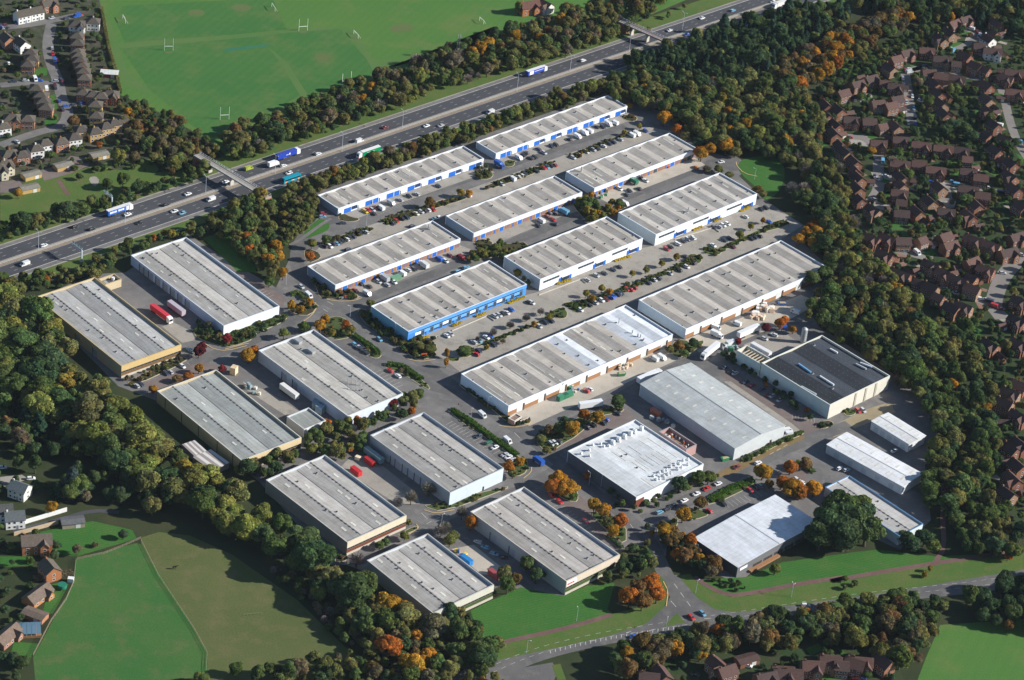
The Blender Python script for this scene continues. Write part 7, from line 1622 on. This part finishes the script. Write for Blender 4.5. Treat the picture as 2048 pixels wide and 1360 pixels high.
# crash barriers in the central reservation
for n in (N_MID - .5, N_MID + .5):
    a, b = mw(-260, n), mw(470, n); t = thing('crash_barrier', 'galvanised crash barrier on the ' + ('near' if n < N_MID else 'far') + ' side of the central reservation', 'barrier', (a[0], a[1], .1), R(46.35))
    MB().box(0, 730, -.05, .05, .45, .78).obj('rail', STEEL, t); m = MB()
    for i in range(230): m.box(3.2 * i + 1 - .05, 3.2 * i + 1 + .05, -.04, .04, 0, .5)
    stuff(m.obj('post', STEEL, t))
# fence along the near hard shoulder by the gantry
def fence(spec, h, label, mat, gap=2.2, rails=2, n=0):
    L = gline(spec, n); p0 = Vector((*L[0], 0)); t = thing('fence', label, 'fence', p0); m = MB()
    for k in range(rails):
        z = h * (k + 1) / rails - .08; r = MB()
        for i in range(len(L) - 1): r.bar(Vector((*L[i], z)) - p0, Vector((*L[i + 1], z)) - p0, .08)
        stuff(r.obj('rail', mat, t))
    tot = sum(math.dist(L[i], L[i + 1]) for i in range(len(L) - 1)); s = 0
    while s < tot: p, d, nn = along(L, s); m.box(p.x - p0.x - .06, p.x - p0.x + .06, p.y - p0.y - .06, p.y - p0.y + .06, 0, h); s += gap
    stuff(m.obj('post', mat, t)); return t
WOODF = paint('fence_timber', (.30, .25, .18), .9, .25); 
fence('m 350,815 470,790 560,755 640,720', 1.3, 'pale timber fence between the garden and the bright green paddock', WOODF, 2.0, 3)
fence('m 640,730 720,890 800,1010 880,1130 940,1240 935,1320', 1.2, 'timber fence between the bright paddock and the grazing field', WOODF, 2.5, 2)
fence('m 345,820 335,920 300,1000 230,1100 150,1255', 1.6, 'pale fence along the cottage side of the bright paddock', WOODF, 2.0, 3)
fence('e 630,470 800,420 1100,320 1240,275', 1.4, 'grey wire fence beside the near hard shoulder', STEEL, 2.5, 2)
fence('e 720,100 830,80 1035,18', 1.6, 'pale fence beside the far hard shoulder', WOODF, 2.5, 2)
garden_wall('y 470,785 600,730 605,745', .6, CONCB, 'low kerb wall left of the blue front cars', .3, 'low_wall'); garden_wall('y 820,650 1370,415 1480,490', .6, CONCB, 'low kerb wall along the middle of the blue front', .3, 'low_wall')
garden_wall('u 800,345 1370,130 1440,185', .6, CONCB, 'low kerb wall before the left white walled warehouse', .3, 'low_wall'); garden_wall('h 0,780 260,700 300,730', .6, CONCB, 'low kerb wall before the right white walled warehouse', .3, 'low_wall')
garden_wall('i 430,985 540,940 550,960', .9, CONCB, 'pale curved wall below the gatehouse', .4, 'low_wall')

def gantry(spec, ang, label, n, h=6.5, L=9.0):
    p = at(P(spec)[0]); t = thing('sign_gantry', label, 'gantry', p, R(ang))
    MB().box(-.35, .35, -.35, .35, 0, h + .6).obj('post', GANT, t); MB().box(-.8, .8, -.8, .8, 0, .5).obj('footing', CONCB, t)
    for z in (h, h + 1.3):
        for x in (-.4, .4): MB().box(x - .1, x + .1, 0, L, z - .1, z + .1).obj('boom', GANT, t)
    m = MB(); k = int(L / 1.3)
    for i in range(k): y = L * i / k; m.bar((-.4, y, h), (.4, y + .9, h + 1.3), .1); m.bar((.4, y, h + 1.3), (.4, y + 1.2, h), .1)
    stuff(m.obj('lattice', GANT, t))
    for i in range(n): y = L * (i + .6) / n; MB().box(.5, .75, y - .75, y + .75, h - .3, h + 1.6).obj('sign_panel', DKST, t)
gantry('e 555,488', 46.35, 'grey cantilever sign gantry with dark panels over the near carriageway', 4)
gantry('e 760,120', 226.35 + 180, 'far sign gantry with black message board behind the lettered lorry', 2, 6.0, 7.5)

def goal(q0, q1, kind, label):
    a, b = at(P(q0)[0]), at(P(q1)[0]); c = (a + b) / 2; w = (b - a).length; t = thing('rugby_posts' if kind == 'r' else 'football_goal', label, 'goal posts' if kind == 'r' else 'goal', c, math.atan2((b - a).y, (b - a).x))
    wm = paint('goal_white', (.78, .78, .72), .5); H = 8.2 if kind == 'r' else 2.6; tk = .085
    for s in (-1, 1): MB().box(s * w / 2 - tk, s * w / 2 + tk, -tk, tk, 0, H).obj('post', wm, t)
    z = 3.0 if kind == 'r' else 2.5; MB().box(-w / 2 + tk, w / 2 - tk, -tk, tk, z - .12, z + .16).obj('crossbar', wm, t)
    if kind == 'f':
        for s in (-1, 1): MB().bar((s * w / 2, 0, 2.5), (s * w / 2, 1.6, .1), .12).obj('net_stay', wm, t)
goal('a 1118,345', 'a 1177,345', 'r', 'rugby posts at the left on the upper pitch'); goal('a 1497,815', 'a 1557,812', 'r', 'rugby posts nearest the footbridge')
goal('b 502,212', 'b 560,208', 'r', 'rugby posts at the top of the playing field'); goal('b 796,585', 'b 855,570', 'r', 'rugby posts nearest the motorway hedge')
for (a, b), pl in zip((('a 835,125', 'a 853,160'), ('b 318,45', 'b 340,78'), ('b 875,230', 'b 905,262'), ('c 200,140', 'c 228,165')), ('at the left edge of the field', 'at the top edge of the field', 'in the middle of the field', 'at the right end of the field')): goal(a, b, 'f', 'white football goal ' + pl)
# lattice mast
p = at(P('c 48,405')[0]); t = thing('lattice_mast', 'grey lattice radio mast above the motorway hedge', 'mast', p); H = 17
for sx in (-1, 1):
    for sy in (-1, 1): MB().bar((sx * 1.0, sy * 1.0, 0), (sx * .55, sy * .55, H), .16).obj('leg', STEEL, t)
m = MB()
for i in range(12):
    z0, z1 = H * i / 12, H * (i + 1) / 12; r0, r1 = 1 - .45 * i / 12, 1 - .45 * (i + 1) / 12
    for (a, b) in (((-1, -1), (1, -1)), ((1, -1), (1, 1)), ((1, 1), (-1, 1)), ((-1, 1), (-1, -1))): m.bar((a[0] * r0, a[1] * r0, z0), (b[0] * r1, b[1] * r1, z1), .09)
stuff(m.obj('lattice', STEEL, t))
for a in (0, 2.1, 4.2): MB().box(math.cos(a) * .9 - .15, math.cos(a) * .9 + .15, math.sin(a) * .9 - .15, math.sin(a) * .9 + .15, H - 2.5, H - .3).obj('antenna', WHITEP, t)

# estate sign boards, red over white
for q, lb in (('y 380,1025', 'red and white estate sign board in the planting before the blue front'), ('F 695,594', 'red and white estate sign board at the container yard corner')):
    p = at(P(q)[0], 1.2); t = thing('sign_board', lb, 'sign', (p.x, p.y, 0), R(20))
    MB().box(-1.5, 1.5, -.06, .06, .5, 1.2).obj('lower_panel', WHITEP, t); MB().box(-1.5, 1.5, -.065, .065, 1.2, 2.3).obj('upper_panel', paint('sign_orange', (.75, .10, .03), .5), t)
    for x in (-1.2, 1.2): MB().box(x - .06, x + .06, .07, .19, 0, 2.2).obj('post', STEEL, t)
    for i in range(3): MB().box(-1.2 + .8 * i, -.7 + .8 * i, -.085, -.062, .75, .95).obj('lettering', paint('sign_dark', (.1, .08, .08), .6), t)
    MB().box(-4.6, -2.0, -.05, .05, .4, 1.6).obj('side_board', paint('sign_grey', (.30, .34, .36), .6), t)
# pallets, bales and heaps in the yards
rg = random.Random(12)
def heap(spec, n, cols, label, size=1.2, group=None):
    for k, q in enumerate(P(spec)):
        for i in range(n):
            p = at((q[0] + rg.uniform(-9, 9), q[1] + rg.uniform(-4, 4))); s = size * rg.uniform(.7, 1.3); z = 0.05
            t = thing('pallet_load', f'{cols[i % len(cols)][1]} {label}', 'pallet', (p.x, p.y, z), rg.uniform(0, 3), group or label, True, q=(q[0] + rg.random(), q[1]))
            MB().box(-s * .6, s * .6, -s * .5, s * .5, 0, .15).obj('pallet', WOODF, t); MB().box(-s * .55, s * .55, -s * .45, s * .45, .16, s * rg.uniform(.7, 1.5), 0, .06, .06).obj('load', paint('load_' + cols[i % len(cols)][1].replace(' ', '_'), cols[i % len(cols)][0], .8, .2), t)
PAL = [((.62, .50, .34), 'tan'), ((.70, .68, .64), 'white'), ((.45, .36, .24), 'brown')]
heap('x 1190,200 1250,130 1320,110 1370,140', 6, [((.72, .64, .56), 'cream'), ((.74, .70, .66), 'white'), ((.68, .50, .36), 'tan')], 'wrapped load in the yard of the pale walled warehouse', 2.0)
heap('x 1150,250 1230,260', 4, [((.62, .44, .28), 'tan'), ((.70, .56, .42), 'buff')], 'pallet load at the edge of that yard', 1.4)
heap('i 1170,600 1210,580', 4, PAL, 'pallet load beside the green skip', 1.3)
heap('i 830,755 850,740', 3, [((.05, .12, .35), 'blue'), ((.05, .25, .12), 'green'), ((.6, .58, .5), 'pale')], 'pallet load behind the green containers', 1.2)
heap('x 850,650 780,690 870,690', 4, [((.25, .34, .38), 'grey'), ((.40, .42, .40), 'pale grey'), ((.12, .25, .18), 'green')], 'pallet load beside the service block', 1.3)
heap('k 760,140 800,160 850,180 690,130', 3, [((.30, .36, .42), 'blue grey'), ((.55, .56, .55), 'pale'), ((.20, .22, .26), 'dark')], 'pallet load behind the cowled factory', 1.3)
heap('n 760,480 745,460 790,500', 3, [((.50, .54, .56), 'grey'), ((.60, .60, .58), 'pale')], 'drum rack load beside the green grey warehouse', 1.3)
heap('g 1040,640 1010,660', 4, [((.10, .30, .12), 'green'), ((.35, .30, .26), 'brown'), ((.20, .20, .22), 'dark')], 'pallet load at the corner of the unit nearest the wood', 1.2)
heap('p 230,500 250,515', 2, [((.70, .50, .08), 'yellow'), ((.10, .30, .55), 'blue')], 'pallet load in the sign warehouse yard', 1.2)
heap('n 610,375', 1, [((.62, .48, .30), 'large tan')], 'crate at the end of the green grey warehouse', 4.0)
heap('n 1450,940', 1, [((.72, .60, .44), 'large cream')], 'sack on the pale yard by the red container', 2.4)
heap('n 1170,580 1250,640', 1, [((.42, .46, .44), 'grey')], 'tank beside the small flat roofed store', 3.6)
p = at(P('x 1540,420')[0]); t = thing('baling_press', 'blue steel baling press in the factory yard', 'machine', p, R(20))
for x in (-1.4, 1.4):
    for y in (-1, 1): MB().box(x - .15, x + .15, y - .15, y + .15, 0, 3.2).obj('leg', CLAD, t, (.03, .10, .40))
MB().box(-1.6, 1.6, -1.2, 1.2, 2.6, 3.4).obj('hopper', CLAD, t, (.03, .10, .42))
# rounded silos beside the yellow warehouse
for q in P('e 315,865 360,895 410,935'):
    p = at(q, 1.5); t = thing('storage_tank', 'pale round topped tank beside the yellow warehouse', 'tank', (p.x, p.y, 0), 0, 'tanks beside the yellow warehouse', True, q)
    MB().cyl((0, 0, 0), 1.7, 3.2, 16).obj('shell', STEEL, t); MB().cyl((0, 0, 3.2), 1.7, .7, 16, 'z', .6).obj('dome', STEEL, t)
# bollards and flagpole
for q in P('i 55,870 145,935'):
    p = at(q); t = thing('give_way_sign', 'small red and white road sign by the spine road hedge', 'sign', p, 0, 'road signs by the hedge', True, q); MB().cyl((0, 0, 0), .05, 2.2, 6).obj('post', STEEL, t); MB().cyl((0, -.06, 2.3), .45, .06, 12, 'y').obj('disc', paint('sign_red', (.55, .04, .05), .6), t)

# ---- the horse: one continuous skinned body
def horse(q, ang, label, k=1.0):
    V = [(0, 0, 1.25), (.45, 0, 1.28), (-.55, 0, 1.27), (.80, 0, 1.45), (1.15, 0, 1.75), (1.35, 0, 1.72), (1.62, 0, 1.50), (-.80, 0, 1.25), (-.95, 0, .85),
         (.50, .17, 1.0), (.55, .18, .55), (.52, .18, .10), (.58, .18, .04), (.50, -.17, 1.0), (.42, -.18, .55), (.44, -.18, .10), (.50, -.18, .04),
         (-.55, .18, .95), (-.72, .19, .52), (-.66, .19, .10), (-.60, .19, .04), (-.55, -.18, .95), (-.62, -.19, .52), (-.58, -.19, .10), (-.52, -.19, .04)]
    E = [(0, 1), (0, 2), (1, 3), (3, 4), (4, 5), (5, 6), (2, 7), (7, 8), (1, 9), (9, 10), (10, 11), (11, 12), (1, 13), (13, 14), (14, 15), (15, 16), (2, 17), (17, 18), (18, 19), (19, 20), (2, 21), (21, 22), (22, 23), (23, 24)]
    Rr = [.31, .30, .31, .20, .14, .13, .08, .07, .05] + [.13, .08, .05, .06] * 2 + [.16, .08, .05, .06] * 2
    me = bpy.data.meshes.new('horse'); me.from_pydata([(x * k, y * k, z * k) for x, y, z in V], E, []); p = at(q)
    o = link('horse', me, None, None, (p.x, p.y, .03), R(ang)); md = o.modifiers.new('skin', 'SKIN'); o.modifiers.new('smooth', 'SUBSURF').levels = 1
    for v, r in zip(me.skin_vertices[0].data, Rr): v.radius = (r * k, r * k)
    me.skin_vertices[0].data[0].use_root = True; me.materials.append(paint('black_coat', (.022, .018, .016), .6, .2)); md.use_smooth_shade = True
    return tag(o, label, 'horse')
horse(P('m 792,858')[0], 15, 'black horse standing in the olive grazing field', 1.15)
m = MB(); 
for i in range(6): m.box(-.04 + 1.6 * i, .04 + 1.6 * i, -.04, .04, 0, 1.0)
t = thing('fence', 'short white jump fence in the grazing field', 'fence', at(P('m 1105,1070')[0]), R(20)); stuff(m.obj('post', WOODF, t)); MB().box(0, 8.0, -.03, .03, .85, .95).obj('rail', WOODF, t)

# ---- people in high visibility vests by the units
def person(q, ang, label, top, legs):
    V = [(0, 0, .95), (0, 0, 1.2), (0, 0, 1.42), (0, 0, 1.52), (.02, 0, 1.66), (.02, 0, 1.76), (0, .10, .92), (.04, .11, .50), (0, .11, .07), (.14, .12, .04), (0, -.10, .92), (-.04, -.11, .50), (-.08, -.11, .07), (.06, -.12, .04),
         (0, .20, 1.40), (.02, .27, 1.12), (.12, .27, .90), (0, -.20, 1.40), (.02, -.27, 1.12), (.10, -.27, .90)]
    E = [(0, 1), (1, 2), (2, 3), (3, 4), (4, 5), (0, 6), (6, 7), (7, 8), (8, 9), (0, 10), (10, 11), (11, 12), (12, 13), (2, 14), (14, 15), (15, 16), (2, 17), (17, 18), (18, 19)]
    Rr = [.15, .15, .15, .06, .105, .085, .10, .07, .05, .04, .10, .07, .05, .04, .07, .05, .035, .07, .05, .035]
    me = bpy.data.meshes.new('person'); me.from_pydata(V, E, []); p = at(q, .9); o = link('person', me, None, None, (p.x, p.y, .06), R(ang)); md = o.modifiers.new('skin', 'SKIN'); o.modifiers.new('smooth', 'SUBSURF').levels = 1
    for v, r in zip(me.skin_vertices[0].data, Rr): v.radius = (r, r)
    me.skin_vertices[0].data[0].use_root = True; me.materials.append(paint('work_trousers', legs, .8)); md.use_smooth_shade = True
    MB().hexa([(-.17, -.22, .98), (.17, -.22, .98), (.17, .22, .98), (-.17, .22, .98)], [(-.15, -.20, 1.46), (.15, -.20, 1.46), (.15, .20, 1.46), (-.15, .20, 1.46)]).obj('vest', paint('vest_' + str(int(top[1] * 100)), top, .7), o)
    MB().cyl((.02, 0, 1.62), .11, .17, 10, 'z', .06).obj('hair', paint('dark_hair', (.03, .02, .015), .8), o)
    return tag(o, label, 'person')
person(P('v 668,290')[0], 20, 'person in an orange and yellow vest at a blue door of the low unit', (.85, .45, .05), (.05, .06, .12))
person(P('f 1195,668')[0], 60, 'person in an orange vest at the brick front by the white van', (.85, .30, .03), (.05, .05, .08))
person(P('A 1060,545')[0], 200, 'person in a bright yellow green vest beside the works van', (.65, .80, .05), (.45, .60, .05))

# ================================================================== the air: a thin even haze round camera and scene
hm = bpy.data.materials.new('thin_haze'); hm.use_nodes = True; _n = hm.node_tree; _n.nodes.remove(_n.nodes['Principled BSDF'])
pv = _n.nodes.new('ShaderNodeVolumePrincipled'); pv.inputs['Color'].default_value = (.72, .84, 1.0, 1); pv.inputs['Density'].default_value = 1.2e-5; pv.inputs['Anisotropy'].default_value = 0.0
_n.links.new(pv.outputs[0], _n.nodes['Material Output'].inputs['Volume'])
stuff(MB().box(-2200, 2200, -1500, 2400, -1.0, 760).obj('haze', hm))
SC.cycles.volume_bounces = 0

# ================================================================== tell repeats apart
_ORD = 'first second third fourth fifth sixth seventh eighth ninth tenth eleventh twelfth thirteenth fourteenth fifteenth sixteenth seventeenth eighteenth nineteenth twentieth'.split()
_ORD += [a + '-' + w if w else b for a, b in (('twenty', ''), ('thirty', 'thirtieth'), ('forty', 'fortieth'), ('fifty', 'fiftieth'), ('sixty', 'sixtieth'), ('seventy', 'seventieth'), ('eighty', 'eightieth')) for w in ([''] if b else []) + _ORD[:9]]
_by = {}
for o, lab, order, q in THINGS:
    if order and q is not None: _by.setdefault(lab, []).append((o, q))
for lab, lst in _by.items():
    if len(lst) < 2: continue
    xs = [q[0] for _, q in lst]; ys = [q[1] for _, q in lst]; wide = max(xs) - min(xs) >= .7 * (max(ys) - min(ys))
    lst.sort(key=lambda e: e[1][0] if wide else e[1][1])
    if len(lst) > 60:
        k = (len(lst) + 2) // 3
        for i, (o, q) in enumerate(lst): o['label'] = f"{lab}, {(('left', 'middle', 'right') if wide else ('top', 'middle', 'bottom'))[i // k]} third, {_ORD[i % k]} from {'left' if wide else 'top'}"
        continue
    for i, (o, q) in enumerate(lst): o['label'] = f"{lab}, {_ORD[min(i, len(_ORD) - 1)]} from the {'left' if wide else 'top'}"
